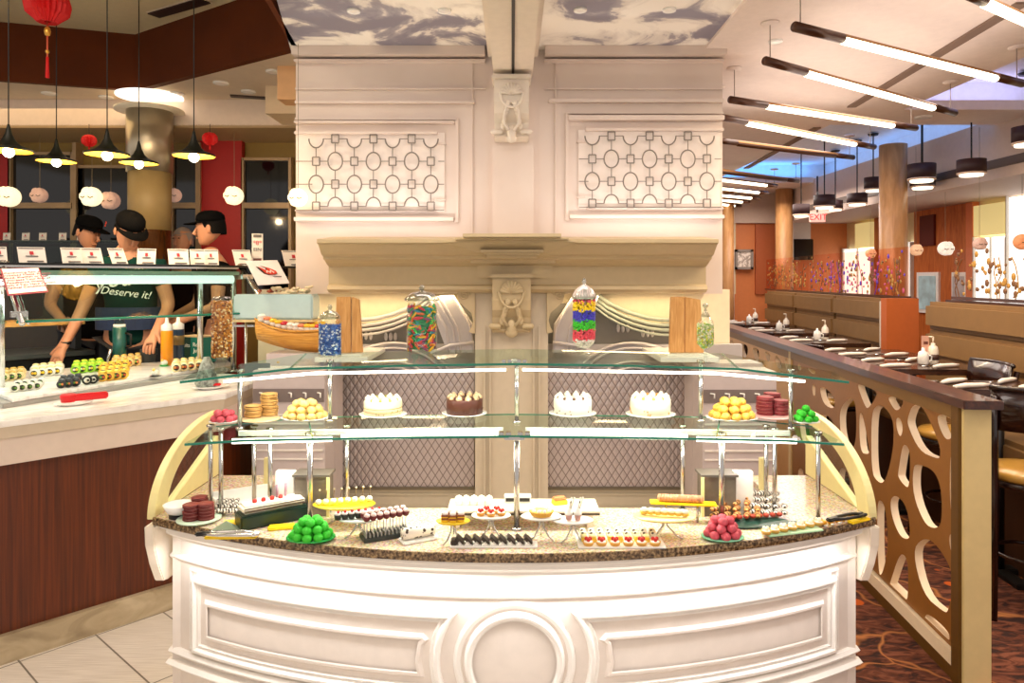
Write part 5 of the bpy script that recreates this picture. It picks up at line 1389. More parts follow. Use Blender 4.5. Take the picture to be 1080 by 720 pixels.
# rainbow jar
q = on(616, 373, 1.405); k = kk(q)
jar('candy_jar', 'footed glass jar of candy layered yellow, blue, green and pink on the top glass', q, [(7*k, 0), (7*k, 1*k), (2*k, 3*k), (2*k, 6*k), (7*k, 9*k), (11.5*k, 15*k), (11.5*k, 56*k), (9*k, 59*k)],
    [(13*k, 58*k), (13*k, 61*k), (10*k, 67*k), (4*k, 72*k), (1.5*k, 73*k), (2.6*k, 76*k), (1.5*k, 79*k), (0, 80*k)])
MB().lathe([(12.8*k, 58*k), (13*k, 61*k), (10*k, 67*k), (4*k, 72*k), (1.5*k, 73*k), (2.5*k, 76*k), (0, 79*k)], n=28).build('frosted_lid_lining', mat('frosted_pink', '#f6e3dc', .3), kids and bpy.data.objects[bpy.data.objects[-1].name] if False else None, loc=q)
bpy.context.view_layer.update()
_l = [o for o in bpy.data.objects if o.name.startswith('frosted_lid_lining')][0]
_j = [o for o in bpy.data.objects if o.get('label', '').startswith('footed glass jar')][0]
_l.parent = _j; _l.location = (0, 0, 0)
LC = ['#f4e3dc', '#e8475a', '#3cc528', '#4038c4', '#ffd60a', '#ea5a6a']
def pk(t):
    t += random.uniform(-.03, .03)
    return 0 if t < .14 else 1 if t < .36 else 2 if t < .56 else 3 if t < .76 else 4 if t < .95 else 5
fill.pick = pk
fill('candy layered pink, green, blue and yellow inside the footed jar', 'layered_candy', q+Vector((0, 0, 0)), 11.3*k, 8*k, 57*k, LC, 'ball', 1500, 1.5*k, taper=lambda t: min(1, .5+t*4))
fill.pick = None
# small goblet of yellow green candy
q = on(744, 383, 1.392); k = kk(q)
jar('candy_jar', 'smallest footed glass of yellow and green candy at the right end of the top glass', q, [(6*k, 0), (6*k, 1*k), (1.6*k, 3*k), (1.6*k, 13*k), (8*k, 20*k), (9*k, 26*k), (8*k, 44*k), (4*k, 49*k)],
    [(4.5*k, 49*k), (4.5*k, 51*k), (1.8*k, 55*k), (1.2*k, 58*k), (3*k, 60*k), (3.4*k, 62*k), (0, 64*k)])
fill('pale yellow and green candy in the smallest footed glass', 'pastel_candy', q, 8.3*k, 16*k, 42*k, ['#d8d43e', '#9fc26a', '#f1ead0', '#cfd9a0'], 'ball', 330, 1.2*k, taper=lambda t: min(1, .35+t*4))
# snack jar left
q = on(234, 390, 1.369); k = kk(q)
jar('snack_jar', 'tall glass cylinder of orange round snacks at the left end of the top glass', q, [(9*k, 0), (9*k, 1*k), (3*k, 4*k), (6*k, 11*k), (10*k, 16*k), (10.6*k, 70*k), (10*k, 74*k)], [(10.4*k, 74*k), (8*k, 77*k), (0, 78*k)])
fill('orange and cream round snacks filling the tall cylinder', 'corn_snacks', q, 10*k, 14*k, 73*k, ['#c77a1e', '#e2a143', '#f0d39a', '#8a4a12'], 'ball', 900, 1.35*k)
# ---- cakes on the middle shelf
SZ = 1.1705
def mid(px, py): return on(px, py, SZ)
def plate(c, rx, label, cat='plate', grp=None, ry=None, m=PLATE, rz=0, nm='cake_plate', lift=.35):
    r = thing(nm, label, cat, c, rz, grp); ry = ry or rx
    MB().lathe([(.55*rx, 0), (.6*rx, .004), (rx, rx*.10*lift*3), (rx*1.0, rx*.10*lift*3+.003), (.6*rx, .008), (0, .008)], n=30, sy=ry/rx).build('dish', m, r); return r
CAKEW = mat('cream_frosting', '#fbf3e4', .5); CHOC = mat('chocolate_frosting', '#5a2f22', .4); SPNG = mat('sponge', '#e8cf9c', .8)
def cake(px, py, wpx, hpx, body, top, labP, labC, pipe, decor, slice_=0, naked=None):
    c = mid(px, py); k = kk(c); rr = wpx/2*k
    plate(c, rr*1.25, labP, grp=None, ry=rr*1.1)
    r = thing('cake', labC, 'cake', c+Vector((0, 0, .009)))
    h = hpx*k
    n = 40; prof = [(rr, 0), (rr, h*.92), (rr*.96, h), (0, h)]
    MB().lathe([(0, 0)]+prof, n=n).build('cake_body', body, r)
    if naked:
        m = MB()
        for z in (.25, .5): m.lathe([(rr*1.002, h*z), (rr*1.015, h*(z+.03)), (rr*1.002, h*(z+.06))], n=40)
        m.build('filling_line', naked, r)
    m = MB()
    for i in range(10):
        a = 2*PI*i/10; m.ball((rr*.78*math.cos(a), rr*.78*math.sin(a), h*1.04), rr*.2, 10, (1, 1, .85)); m.ball((rr*.78*math.cos(a), rr*.78*math.sin(a), h*1.04+rr*.14), rr*.1, 8)
    ro = m.build('piped_rosette', pipe, r)
    m = MB()
    for i in range(10):
        a = 2*PI*(i+.5)/10; m.ball((rr*.8*math.cos(a), rr*.8*math.sin(a), h*1.08), rr*.09, 8)
    m.build('berry_topping', decor, ro)
    m = MB()
    for i in range(22):
        a = random.uniform(0, 2*PI); m.ball((rr*math.cos(a), rr*math.sin(a), h*random.uniform(.1, .4)), rr*.04, 5)
    m.build('side_crumbs', decor, r)
cake(404, 439, 40, 15, mat('ivory_cake', '#f3e2c0', .6), CAKEW, 'white plate under the ivory cake left of the chocolate cake', 'ivory layer cake with piped cream top, leftmost of the four cakes', CAKEW, mat('green_berry', '#a9a455', .4), naked=mat('cake_crumb', '#c9a468', .7))
cake(490, 438, 38, 16, CHOC, CAKEW, 'white plate under the chocolate cake', 'dark chocolate cake with tan piped cream, second from the left', mat('tan_cream', '#e4c49a', .5), CHOC)
cake(604, 438, 40, 16, mat('white_cake', '#f6f1e2', .5), CAKEW, 'white plate under the smooth white cake', 'smooth white cake with dark crumbs on its piped top, right of the centre post', CAKEW, mat('brown_berry', '#6b4a34', .4))
cake(686, 439, 42, 17, mat('pale_yellow_cake', '#f5ead0', .6), CAKEW, 'white plate under the rightmost cake', 'pale cream cake with tall piped balls, rightmost of the four cakes', CAKEW, mat('orange_dots', '#e4a25a', .4))
# piles of small round things
def pile(px, py, wpx, hpx, z, n, r_px, m, nm, lab_fn, cat, grp, dish_lab=None, dish_m=PLATE, sc=(1, 1, .85), mesh=None, depth=.8, dish_nm='dish_plate'):
    c = on(px, py, z); k = kk(c)
    if dish_lab: plate(c, wpx*.56*k, dish_lab, nm=dish_nm, m=dish_m, ry=wpx*.5*k*depth)
    rr = r_px*k; W = wpx/2*k; H = hpx*k; z0 = c.z+.008+rr*.7
    proto = None; placed = []; i = 0; lvl = 0; pos = []
    zz = 0
    while len(pos) < n+20:
        Rw = (W-rr*.9)*(1-(zz/(H*1.05))**1.2) if zz < H else -1
        if Rw < 0 or zz > H-rr*.8: break
        ring = Rw
        while ring > 0 and len(pos) < n:
            cnt = max(1, int(2*PI*ring/(rr*2.0))) if ring > rr*.8 else 1
            for j in range(cnt):
                a = 2*PI*j/cnt+lvl*.7-PI/2
                if True: pos.append((ring*math.cos(a) if cnt > 1 else 0, ring*math.sin(a)*depth if cnt > 1 else 0, zz))
            ring -= rr*1.9
            if ring < rr*.8: break
        zz += rr*1.25; lvl += 1
    for i, p in enumerate(pos):
        where = lab_fn(i, len(pos))
        L = Vector((c.x+p[0], c.y+p[1], z0+p[2]))
        if proto is None:
            if mesh: proto = mesh(nm, rr, m)
            else: proto = MB().ball((0, 0, 0), rr, 10, sc).build(nm, m)
            o = proto
        else: o = copy_tree(proto)
        o.location = L; o.rotation_euler.z = random.uniform(0, 6)
        tag(o, where, cat, grp)
GREENC = mat('green_coconut_ball', '#3cd02e', .6, bump=.5, bscale=300); GREEND = mat('green_dish', '#1fb84a', .3)
PINKC = mat('pink_candy_ball', '#e05a6a', .6, noise=.25, nscale=40, bump=.4, bscale=200); YELC = mat('golden_puff', '#e8b548', .6, noise=.2, nscale=30, bump=.4, bscale=150)
pile(302+26, 569, 46, 22, ZC, 26, 5.4, GREENC, 'green_coconut_ball', lambda i, n: 'bright green ball in the heap on the green dish at the counter front', 'sweet ball', 'green balls heaped on the counter dish', 'translucent green dish heaped with green balls, front left of the counter', GREEND, dish_nm='sweet_dish')
pile(762, 568, 40, 22, ZC, 26, 5.4, PINKC, 'pink_sweet_ball', lambda i, n: 'pink ball in the heap on the right half of the counter', 'sweet ball', 'pink balls heaped on the counter dish', 'clear dish with green base heaped with pink balls, front right of the counter', mat('mint_dish', '#8fd9b0', .2), dish_nm='sweet_dish')
pile(236, 446, 28, 14, 1.159, 12, 4.2, PINKC, 'pink_sweet_ball', lambda i, n: 'pink ball in the small heap at the left end of the middle shelf', 'sweet ball', 'pink balls on the shelf left end', 'clear plate of pink balls at the left end of the middle shelf', dish_nm='sweet_dish')
pile(850, 446, 26, 14, 1.159, 14, 4.2, GREENC, 'green_coconut_ball', lambda i, n: 'green ball in the heap at the right end of the middle shelf', 'sweet ball', 'green balls on the shelf right end', 'clear plate of green balls at the right end of the middle shelf', dish_nm='sweet_dish')
pile(322, 443, 46, 20, 1.168, 34, 5.0, mat('pale_cookie_ball', '#e3c070', .7, noise=.15, nscale=30), 'butter_cookie', lambda i, n: 'pale golden round cookie in the heap left of the ivory cake', 'cookie', 'golden cookies heaped on the left of the shelf', 'white plate of heaped pale golden cookies left of the ivory cake')
pile(772, 443, 48, 22, 1.168, 34, 5.4, YELC, 'cream_puff', lambda i, n: 'round golden puff in the heap right of the cakes', 'cream puff', 'golden puffs heaped on the right of the shelf', 'white plate of heaped round golden puffs right of the cakes')
# stacked flat cookies
def disc_mesh(nm, rr, m, th=.5, fill_m=None):
    r = bpy.data.objects.new(nm, None); C.objects.link(r); q = th

    MB().lathe([(0, 0), (rr*.9, 0), (rr, rr*.04), (rr, rr*.10), (rr*.85, rr*.15), (0, rr*.15)], n=16).build('lower_shell', m, r)
    MB().lathe([(0, rr*.15), (rr*.85, rr*.15), (rr*.85, rr*.21), (0, rr*.21)], n=16).build('filling', fill_m or CAKEW, r)
    MB().lathe([(0, rr*.21), (rr*.85, rr*.21), (rr, rr*.26), (rr, rr*.32), (rr*.8, rr*.38), (0, rr*.39)], n=16).build('upper_shell', m, r)
    return r
def stacks(cols, z, r_px, m, fm, nm, lab, cat, grp):
    pr = None
    for (px, py, n) in cols:
        c = on(px, py, z); k = kk(c); rr = r_px*k
        for i in range(n):
            if pr is None: pr = disc_mesh(nm, rr, m, fill_m=fm); o = pr
            else: o = copy_tree(pr)
            o.location = c+Vector((random.uniform(-.1, .1)*rr, random.uniform(-.1, .1)*rr, (.008+i*rr*.395))); o.rotation_euler.z = i
            lb = lab % ('top' if i == n-1 else 'bottom' if i == 0 else 'middle') if '%s' in lab else lab
            tag(o, lb, cat, grp)
MAR = mat('dark_red_shell', '#7c2b28', .6); 
stacks([(202, 550, 5), (217, 549, 5), (210, 542, 5)], ZC, 8.6, MAR, mat('pinkish_filling', '#d9a09a', .5), 'red_velvet_cookie', 'dark red cookie at the left end of the counter, %s of its stack', 'cookie', 'dark red cookies stacked on the counter')
plate(on(210, 549, ZC), .075, 'low glass tray with green rim under the stacks of dark red cookies', 'tray', m=mat('pale_green_tray', '#cfe6cf', .3), nm='sweet_tray')
stacks([(807, 441, 6), (823, 441, 5), (815, 437, 6)], 1.163, 9, mat('maroon_shell', '#8e2f34', .6), mat('pinkish_filling', '#d9a09a', .5), 'maroon_wafer', 'maroon wafer near the right end of the middle shelf, %s of its stack', 'cookie', 'maroon wafers stacked on the middle shelf')
plate(mid(815, 441), .075, 'clear pinkish plate under the maroon wafers on the middle shelf', 'plate', m=mat('pinkish_plate', '#d8a8a4', .3))
stacks([(267, 443, 4), (284, 441, 7)], 1.166, 9, mat('tan_wafer', '#c79c58', .7), mat('dark_filling', '#6d4526', .6), 'tan_wafer', 'tan biscuit near the left end of the middle shelf, %s of its stack', 'cookie', 'tan biscuits stacked on the middle shelf')
plate(mid(275, 444), .07, 'clear plate under the tan sandwich biscuits', 'plate', m=mat('tan_plate', '#d9bd92', .3))
# little white dish
b = thing('white_bowl', 'small empty white bowl on black base at the far left of the counter', 'bowl', on(189, 545, ZC))
k = kk(b.location); MB().lathe([(6*k, 3*k), (12*k, 6*k), (16*k, 14*k), (15*k, 14*k), (11*k, 7*k), (0, 5*k)], n=28).build('bowl_body', PLATE, b); MB().cyl((0, 0, 0), 10*k, 3*k, 20).build('black_base', BLACK, b)
# black long box with roll cake
def boxlike(px, py, z, w, d, h, rz, m, nm, lab, cat, bev=.003):
    r = thing(nm, lab, cat, on(px, py, z), rz); MB().box((0, 0, h/2), (w, d, h)).build(nm+'_body' if True else nm, m, r, bev); return r
q = on(287, 550, ZC); r = thing('black_cake_tray', 'long black tray angled inward left of the green balls, holding the cream log cake', 'tray', q, .62)
MB().box((0, 0, .025), (.235, .085, .05)).build('tray_body', mat('black_green_tray', '#1b3129', .3), r, .006)
r = thing('cream_log_cake', 'cream log cake with strawberries lying on the long black tray', 'cake', q+Vector((0, 0, .0505)), .62)
MB().box((0, 0, .014), (.215, .07, .028)).build('cake_body', CAKEW, r, .008)
m = MB(); m.box((0, -.036, .010), (.205, .003, .006)); m.box((0, -.036, .02), (.205, .003, .003)); m.build('dark_layer', mat('dark_layer', '#5b4838', .6), r)
m = MB()
for i in range(4): m.ball((-.06+.03*i, 0, .033), .009, 8)
m.build('strawberry_topping', mat('strawberry', '#c8281e', .3), r)
m = MB(); m.tube([(.02, .01, .03), (.02, .01, .075)], .005, 6); m.tube([(.05, .01, .03), (.052, .01, .075)], .005, 6); m.build('wafer_stick', mat('mauve_stick', '#a3808e', .5), r)
# striped black and white cookies pile
pr = None
STR = nodes_mat('black_white_stripe', lambda nt, b_: (nt.links.new(ramp(nt, tex(nt, 'Wave', coords(nt), Scale=28.0, Distortion=1.5).outputs['Fac'], [(.4, '#2a1d18'), (.55, '#efe6da')]), b_.inputs['Base Color'])))
STR2 = nodes_mat('caramel_stripe', lambda nt, b_: (nt.links.new(ramp(nt, tex(nt, 'Wave', coords(nt), Scale=22.0, Distortion=1.0).outputs['Fac'], [(.4, '#6a3418'), (.55, '#dba058')]), b_.inputs['Base Color'])))
def eclairs(spots, z, L, R, m, nm, lab, cat, grp, cup=None):
    pr = None
    for (px, py, dz, rz) in spots:
        c = on(px, py, z)
        if pr is None:
            pr = bpy.data.objects.new(nm, None); C.objects.link(pr); o = pr
            MB().ball((0, 0, 0), R, 12, (L/R/2, 1, .8)).build('pastry_body', m, pr)
            if cup: MB().lathe([(R*.9, -R*.8), (R*1.3, -R*.2), (R*1.25, -R*.2), (0, -R*.7)], n=16).build('paper_cup', cup, pr)
        else: o = copy_tree(pr)
        o.location = c+Vector((0, 0, (.002 if nm.startswith('golden') else .012)+R*.8+dz)); o.rotation_euler.z = rz; tag(o, lab, cat, grp)
eclairs([(232+6*(i % 4), 544-2*(i//4), .0+.012*(i//4), .6+.1*i) for i in range(12)], ZC, .04, .010, STR, 'striped_truffle', 'black and white striped truffle in the rows behind the dark red cookies', 'truffle', 'striped truffles in rows behind the red cookies')
q = on(245, 540, ZC); r = thing('truffle_box', 'open white box behind the striped truffles at left', 'box', on(256, 532, ZC), .55)
m = MB(); m.box((0, 0, .004), (.2, .08, .008)); m.box((0, .038, .03), (.2, .005, .05)); m.box((-.098, 0, .02), (.005, .08, .03)); m.build('box_body', PLATE, r, .001)
# chocolate piles right
spots = [(755+11*i, 549-3*j, .012*j, .5+.2*i) for j in range(4) for i in range(5-j//2)]
eclairs(spots, ZC, .055, .012, STR2, 'caramel_striped_pastry', 'caramel and chocolate striped pastry heaped behind the pink balls', 'pastry', 'caramel striped pastries heaped behind the pink balls')
spots = [(795+8*i, 546-3*j, .013*j, .3+.25*i) for j in range(4) for i in range(5-j//2)]
eclairs(spots, ZC, .045, .012, STR, 'dark_striped_pastry', 'dark and white striped pastry in the heap right of the caramel ones', 'pastry', 'dark striped pastries heaped right of the caramel ones')
STRAW = mat('strawberry', '#c8281e', .3)
eclairs([(752+7*i, 553-.5*i, 0, .2) for i in range(11)], ZC, .022, .010, mat('red_berry_row', '#c2452f', .5), 'red_berry_sweet', 'small red sweet in the row along the foot of the striped heaps', 'sweet', 'small red sweets in a row below the striped heaps')
r = thing('dark_serving_tray', 'dark green oval tray under the striped pastry heaps', 'tray', on(792, 553, ZC), .15)
MB().lathe([(0, 0), (.115, 0), (.14, .008), (.135, .008), (0, .004)], n=36, sy=.35).build('tray_body', mat('dark_green_tray', '#2c4c42', .3), r)
# yellow trays
YEL = mat('yellow_tray', '#f6d21e', .35)
def ytray(px, py, w, d, rz, lab):
    r = thing('yellow_tray', lab, 'tray', on(px, py, ZC), rz); MB().box((0, 0, .005), (w, d, .010)).build('tray_body', YEL, r, .004); return r
ytray(247, 553, .08, .05, .1, 'small yellow tray right of the dark red cookies'); tt = ytray(245, 566, .17, .05, .05, 'yellow tray under the folded tongs at front left'); ytray(297, 557, .09, .045, .25, 'yellow tray just left of the green balls'); ytray(903, 549, .10, .05, .5, 'yellow tray under the black tongs at the right end')
def tongs(px, py, rz, lab, m1, m2, z=ZC+.0105):
    r = thing('serving_tongs', lab, 'tongs', on(px, py, z), rz)
    m = MB()
    for s in (-1, 1):
        m.tube([(-.085, 0, .018), (-.03, s*.014, .016), (.05, s*.016, .012), (.085, s*.006, .008)], .006, 6)
        m.ball((.085, s*.007, .009), .013, 10, (1.4, .6, .5))
    m.build('tong_arms', m1, r); MB().box((-.075, 0, .018), (.05, .022, .012)).build('grip', m2, r, .004); return r
tongs(240, 567, .15, 'black and silver serving tongs lying on the yellow tray at front left', CHROME, BLACK); tongs(893, 549, .5, 'black serving tongs at the right end of the counter', BLACK, BLACK)
r = thing('folded_napkin', 'folded green grey napkin behind the tongs at front left', 'napkin', on(238, 560, ZC), .3)
MB().add([(-.05, -.02, 0), (.05, -.02, 0), (.05, .02, 0), (-.05, .02, 0), (0, 0, .035), (0, .02, .03)], [(0,3,2,1),(0,1,4),(1,2,5,4),(2,3,5),(3,0,4,5)]).build('napkin_fold', mat('grey_green_cloth', '#8b9a86', .8), r)
# small cups near yellow tray
for (px, py, lb) in ((313, 551, 'green balls'),): pass
# cake stands with three curved legs
def stand(px, py_top, py_base, w, lab, m=PLATE, dish='round', col=CHROME, zb=ZC, rz=0):
    q = on(px, py_base, zb); k = kk(q); H = (py_base-py_top)*k
    r = thing('cake_stand', lab, 'cake stand', q, rz)
    rr = w/2*k
    if dish == 'round': MB().lathe([(0, H-.004), (rr*.9, H-.002), (rr, H+.003), (rr*.98, H+.005), (0, H)], n=32, sy=.6).build('stand_plate', m, r)
    else: MB().box((0, 0, H-.003), (w*k, w*k*.35, .006)).build('stand_plate', m, r, .002)
    for i in range(3):
        a = PI*.5+2*PI*i/3; L = rr*.5+.01
        MB().tube([(math.cos(a)*.006, math.sin(a)*.006, H-.006), (math.cos(a)*.008, math.sin(a)*.008, H*.6), (math.cos(a)*L*.6, math.sin(a)*L*.6, H*.2), (math.cos(a)*L, math.sin(a)*L, .003)], .0028, 6).build('stand_leg', col, r)
    return r, q, H
CRM = mat('whipped_cream', '#fffaf0', .5)
# 1) yellow-dish skewers
r, q, H = stand(363, 532, 552, 66, 'raised yellow boat dish carrying white skewered bites, left', YEL, 'round')
def bites(n, q, H, dx, y, mk, nm, lab, cat, grp, slope=0, rz=0):
    pr = None
    for i in range(n):
        t = (i-(n-1)/2); 
        if pr is None: pr = mk(nm); o = pr
        else: o = copy_tree(pr)
        o.location = q+Vector((t*dx, y+t*slope, H)); o.rotation_euler.z = rz; tag(o, lab, cat, grp)
def mk_skew(nm):
    r = bpy.data.objects.new(nm, None); C.objects.link(r); MB().ball((0, 0, .012), .011, 10, (1, 1, .9)).build('bite', CRM, r)
    MB().tube([(0, 0, .015), (.004, 0, .052)], .0015, 5).build('pick', mat('pick_dark', '#7a6650', .5), r); MB().ball((.004, 0, .053), .004, 6).build('pick_bead', mat('pick_bead', '#d9c7a0', .4), kids(r)[-1]); return r
bites(8, q, H+.004, .024, 0, mk_skew, 'skewered_bite', 'white bite with a thin bead topped pick on the raised yellow dish', 'dessert bite', 'skewered bites on the raised yellow dish', .006)
# 2) dark cup desserts on white stand
r, q, H = stand(378, 547, 566, 46, 'white footed plate carrying dark cups with red berries', mat('mint_white', '#e6f3e8', .2))
def mk_cup(nm):
    r = bpy.data.objects.new(nm, None); C.objects.link(r); MB().lathe([(0, 0), (.010, 0), (.013, .016), (0, .016)], n=14).build('dark_cup', mat('dark_cup', '#2a2a20', .4), r)
    MB().ball((0, 0, .018), .011, 10, (1, 1, .6)).build('cream', CRM, r); MB().ball((.002, -.003, .025), .0055, 8).build('berry', STRAW, r); return r
bites(7, q, H+.005, .021, -.0, mk_cup, 'dark_dessert_cup', 'dark cup with cream and a red berry on the white footed plate', 'dessert cup', 'dark dessert cups on the white footed plate', .007)
# 3) cake pops
q = on(406, 566, ZC); k = kk(q)
r = thing('cake_pop_rack', 'dark slotted rack holding two rows of cake pops, left of centre', 'rack', q, .45)
MB().box((0, 0, .008), (.155, .065, .016)).build('rack_base', mat('dark_slate', '#2f3634', .3), r, .002)
m = MB()
for i in range(12): m.box((-.07+.0127*i, -.005, .022), (.005, .05, .012))
m.build('rack_slats', mat('grey_slats', '#9b9a95', .4, .4), r)
pr = None
for j in range(2):
    for i in range(7):
        if pr is None:
            pr = bpy.data.objects.new('cake_pop', None); C.objects.link(pr); o = pr
            MB().ball((0, 0, .062), .0125, 10, (1, 1, 1.05)).build('pop_cake', mat('burgundy_cake', '#6d2528', .5, noise=.4, nscale=120), pr); MB().ball((.001, -.001, .069), .0105, 10, (1, 1, .75)).build('pop_icing', mat('pale_pink_icing', '#e9cfc6', .4), pr)
            MB().cyl((0, 0, 0), .0018, .055, 6).build('stick', PLATE, pr)
        else: o = copy_tree(pr)
        v = Matrix.Rotation(.45, 4, 'Z') @ Vector((-.066+.022*i, -.018+.034*j, .016)); o.location = q+v
        tag(o, 'dark red cake pop with pale icing standing in the slotted rack', 'cake pop', 'cake pops in the slotted rack')
# 4) spotted roll cake
q = on(441, 569, ZC); r = thing('roll_plate', 'white rectangular plate under the spotted roll cake', 'plate', q, .5)
MB().box((0, 0, .004), (.12, .06, .008)).build('plate_body', PLATE, r, .003)
SPOT = nodes_mat('spotted_icing', lambda nt, b_: nt.links.new(ramp(nt, tex(nt, 'Voronoi', coords(nt), Scale=70.0).outputs['Distance'], [(.3, '#3b2a20'), (.38, '#f1e8d8')]), b_.inputs['Base Color']))
r = thing('spotted_roll_cake', 'white roll cake with dark chocolate spots just right of the cake pops', 'cake', q+Vector((0, 0, .008)), .5)
MB().cyl((0, 0, 0), .019, .11, 20, Matrix.Translation((-.055, 0, .019)) @ Matrix.Rotation(PI/2, 4, 'Y')).build('roll_body', SPOT, r)
# 5) layered cake slices on yellow stand
r, q, H = stand(478, 550, 574, 36, 'small yellow topped stand with four layered cake squares', YEL)
def mk_sq(nm):
    r = bpy.data.objects.new(nm, None); C.objects.link(r); s = .022
    for z, c, h in ((.0, '#f3c420', .006), (.006, '#8c4a24', .007), (.013, '#f3c420', .003), (.016, '#8c4a24', .006)): MB().box((0, 0, z+h/2), (s, s, h)).build('cake_layer', mat('layer_'+c[1:], c, .6), r)
    MB().lathe([(0, .022), (.011, .022), (.009, .03), (0, .032)], n=12).build('cream_top', CRM, r); return r
pr = None
for i, (dx, dy) in enumerate(((-.026, -.008), (0, -.012), (.026, -.006), (-.012, .016), (.014, .016))):
    if pr is None: pr = mk_sq('layered_cake_square'); o = pr
    else: o = copy_tree(pr)
    o.location = q+Vector((dx, dy, H+.005)); tag(o, 'yellow and brown layered cake square on the yellow topped stand', 'cake square', 'layered cake squares on the yellow stand')
# 6) black slabs in a row
q = on(521, 575, ZC); k = kk(q); r = thing('white_tray', 'long white tray under the leaning dark slices at the centre front', 'tray', q)
MB().box((0, 0, .003), (92*k, .05, .006)).build('tray_body', PLATE, r, .002)
pr = None
for i in range(9):
    if pr is None:
        pr = bpy.data.objects.new('dark_cake_slice', None); C.objects.link(pr); o = pr
        Mt = Matrix.Rotation(.75, 4, 'Y'); MB().box((0, 0, .0), (.030, .036, .011), Mt).build('dark_slab', mat('dark_cake', '#362c25', .4), pr, .001)
        MB().add([(-.012, -.018, -.013), (.012, -.018, -.013), (.0, -.018, -.0), (-.012, .018, -.013), (.012, .018, -.013), (.0, .018, -.0)], [(0,1,2),(5,4,3),(0,3,4,1),(1,4,5,2),(2,5,3,0)]).build('white_wedge', CRM, pr)
    else: o = copy_tree(pr)
    o.location = q+Vector(((-36+9*i)*k, 0, .020)); tag(o, 'dark slice with white wedge leaning in the zigzag row at the centre front', 'cake slice', 'dark slices leaning in a zigzag row')
r = thing('dark_cake_block', 'flat dark block at the left end of the zigzag row', 'cake slice', q+Vector((-41*k, 0, .0065))); MB().box((0, 0, .007), (.026, .036, .014)).build('block_body', mat('dark_cake', '#362c25'), r, .001)
# 7) riser with back row
q = on(552, 556, ZC); k = kk(q); RZ = .062
r = thing('white_riser', 'long low white riser box behind the centre post carrying the back row', 'riser', q+Vector((0, .05, 0)))
MB().box((0, 0, RZ-.004), (160*k, .14, .008)).build('riser_top', mat('cream_riser', '#f2e4cc', .35), r, .002)
m = MB(); m.box((0, -.066, .052), (160*k, .004, .010)); m.build('dark_edge', mat('dark_edge', '#564a3a', .5), r)
for s in (-1, 1): MB().box((s*70*k, 0, .028), (.02, .12, .052)).build('riser_leg', mat('cream_riser', '#f2e4cc'), r)
zr = ZC+RZ
def mk_wht(nm):
    r = bpy.data.objects.new(nm, None); C.objects.link(r); MB().box((0, 0, .010), (.024, .024, .020)).build('square_cake', CRM, r, .003); MB().ball((0, 0, .022), .006, 8, (1, 1, .6)).build('cream_dot', CRM, r); return r
q2 = Vector((at(500, 0, q.y+.07).x, q.y+.07, zr))
pr = None
for j in range(2):
    for i in range(5):
        if pr is None: pr = mk_wht('white_petit_cake'); o = pr
        else: o = copy_tree(pr)
        o.location = q2+Vector((-.055+.027*i, j*.03-.02, 0)); tag(o, 'small white square cake on the riser left of the centre post', 'small cake', 'white square cakes on the riser')
def mk_tart(nm, shell='#d99b3e', top=None, topm=STRAW, rr=.016, h=.010, cream=True):
    r = bpy.data.objects.new(nm, None); C.objects.link(r)
    MB().lathe([(0, 0), (rr*.75, 0), (rr, h), (rr*.9, h), (rr*.8, h*.8), (0, h*.8)], n=18).build('pastry_shell', mat('shell_'+shell[1:], shell, .7), r)
    if cream: MB().ball((0, 0, h*.9), rr*.8, 10, (1, 1, .35)).build('cream', CRM, r)
    m = MB()
    for i in range(3):
        a = 2*PI*i/3+.5; m.ball((rr*.35*math.cos(a), rr*.35*math.sin(a), h+rr*.35), rr*.36, 8, (1, 1, 1.15))
    m.build('berry_topping' if topm == STRAW else 'topping', topm, r); return r
r, qs, H = stand(518, 544, 566, 42, 'white stand carrying strawberry tarts left of the centre post')
pr = None
for i, (dx, dy) in enumerate(((-.035, -.005), (0, -.012), (.034, -.004), (-.016, .02), (.018, .02))):
    if pr is None: pr = mk_tart('strawberry_tart'); o = pr
    else: o = copy_tree(pr)
    o.location = qs+Vector((dx, dy, H+.005)); tag(o, 'strawberry tart on the white stand left of the centre post', 'tart', 'strawberry tarts on the centre stand')
r = thing('black_gift_box', 'flat black and white box on the riser behind the centre post', 'box', Vector((at(546, 0, q.y+.085).x, q.y+.085, zr)))
MB().box((0, 0, .012), (.095, .04, .024)).build('box_body', mat('white_box_lid', '#eeeae2', .4), r, .002); MB().box((0, -.021, .013), (.085, .002, .012)).build('black_band', BLACK, r)
r, qs, H = stand(571, 545, 569, 44, 'white stand carrying the lemon tart right of the centre post')
r = thing('lemon_tart', 'fluted lemon tart with white cream edge on the stand right of the centre post', 'tart', qs+Vector((0, 0, H+.005)))
m = MB(); pr_ = []
vs = []; fs = []; n = 48
for i in range(n):
    a = 2*PI*i/n; w = 1+.04*(i % 2)
    for rr_, z in ((.030, 0), (.040, .016), (.036, .016)): vs.append((rr_*w*math.cos(a), rr_*w*math.sin(a)*.8, z))
for i in range(n):
    j = (i+1) % n
    for t in range(2): fs.append((i*3+t, j*3+t, j*3+t+1, i*3+t+1))
m.add(vs, fs).build('fluted_crust', mat('crust_gold', '#dba63f', .7), r)
MB().lathe([(0, .013), (.037, .013), (.036, .017), (0, .022)], n=30, sy=.8).build('lemon_filling', mat('lemon_curd', '#fbe07a', .3), r)
m = MB()
for i in range(10): m.ball((.030*math.cos(.63*i), .024*math.sin(.63*i), .019), .006, 8)
m.build('cream_border', CRM, r)
r = thing('orange_slice_cake', 'orange and white striped cake slice on the riser right of the centre post', 'cake slice', Vector((at(590, 0, q.y+.06).x, q.y+.06, zr)), .3)
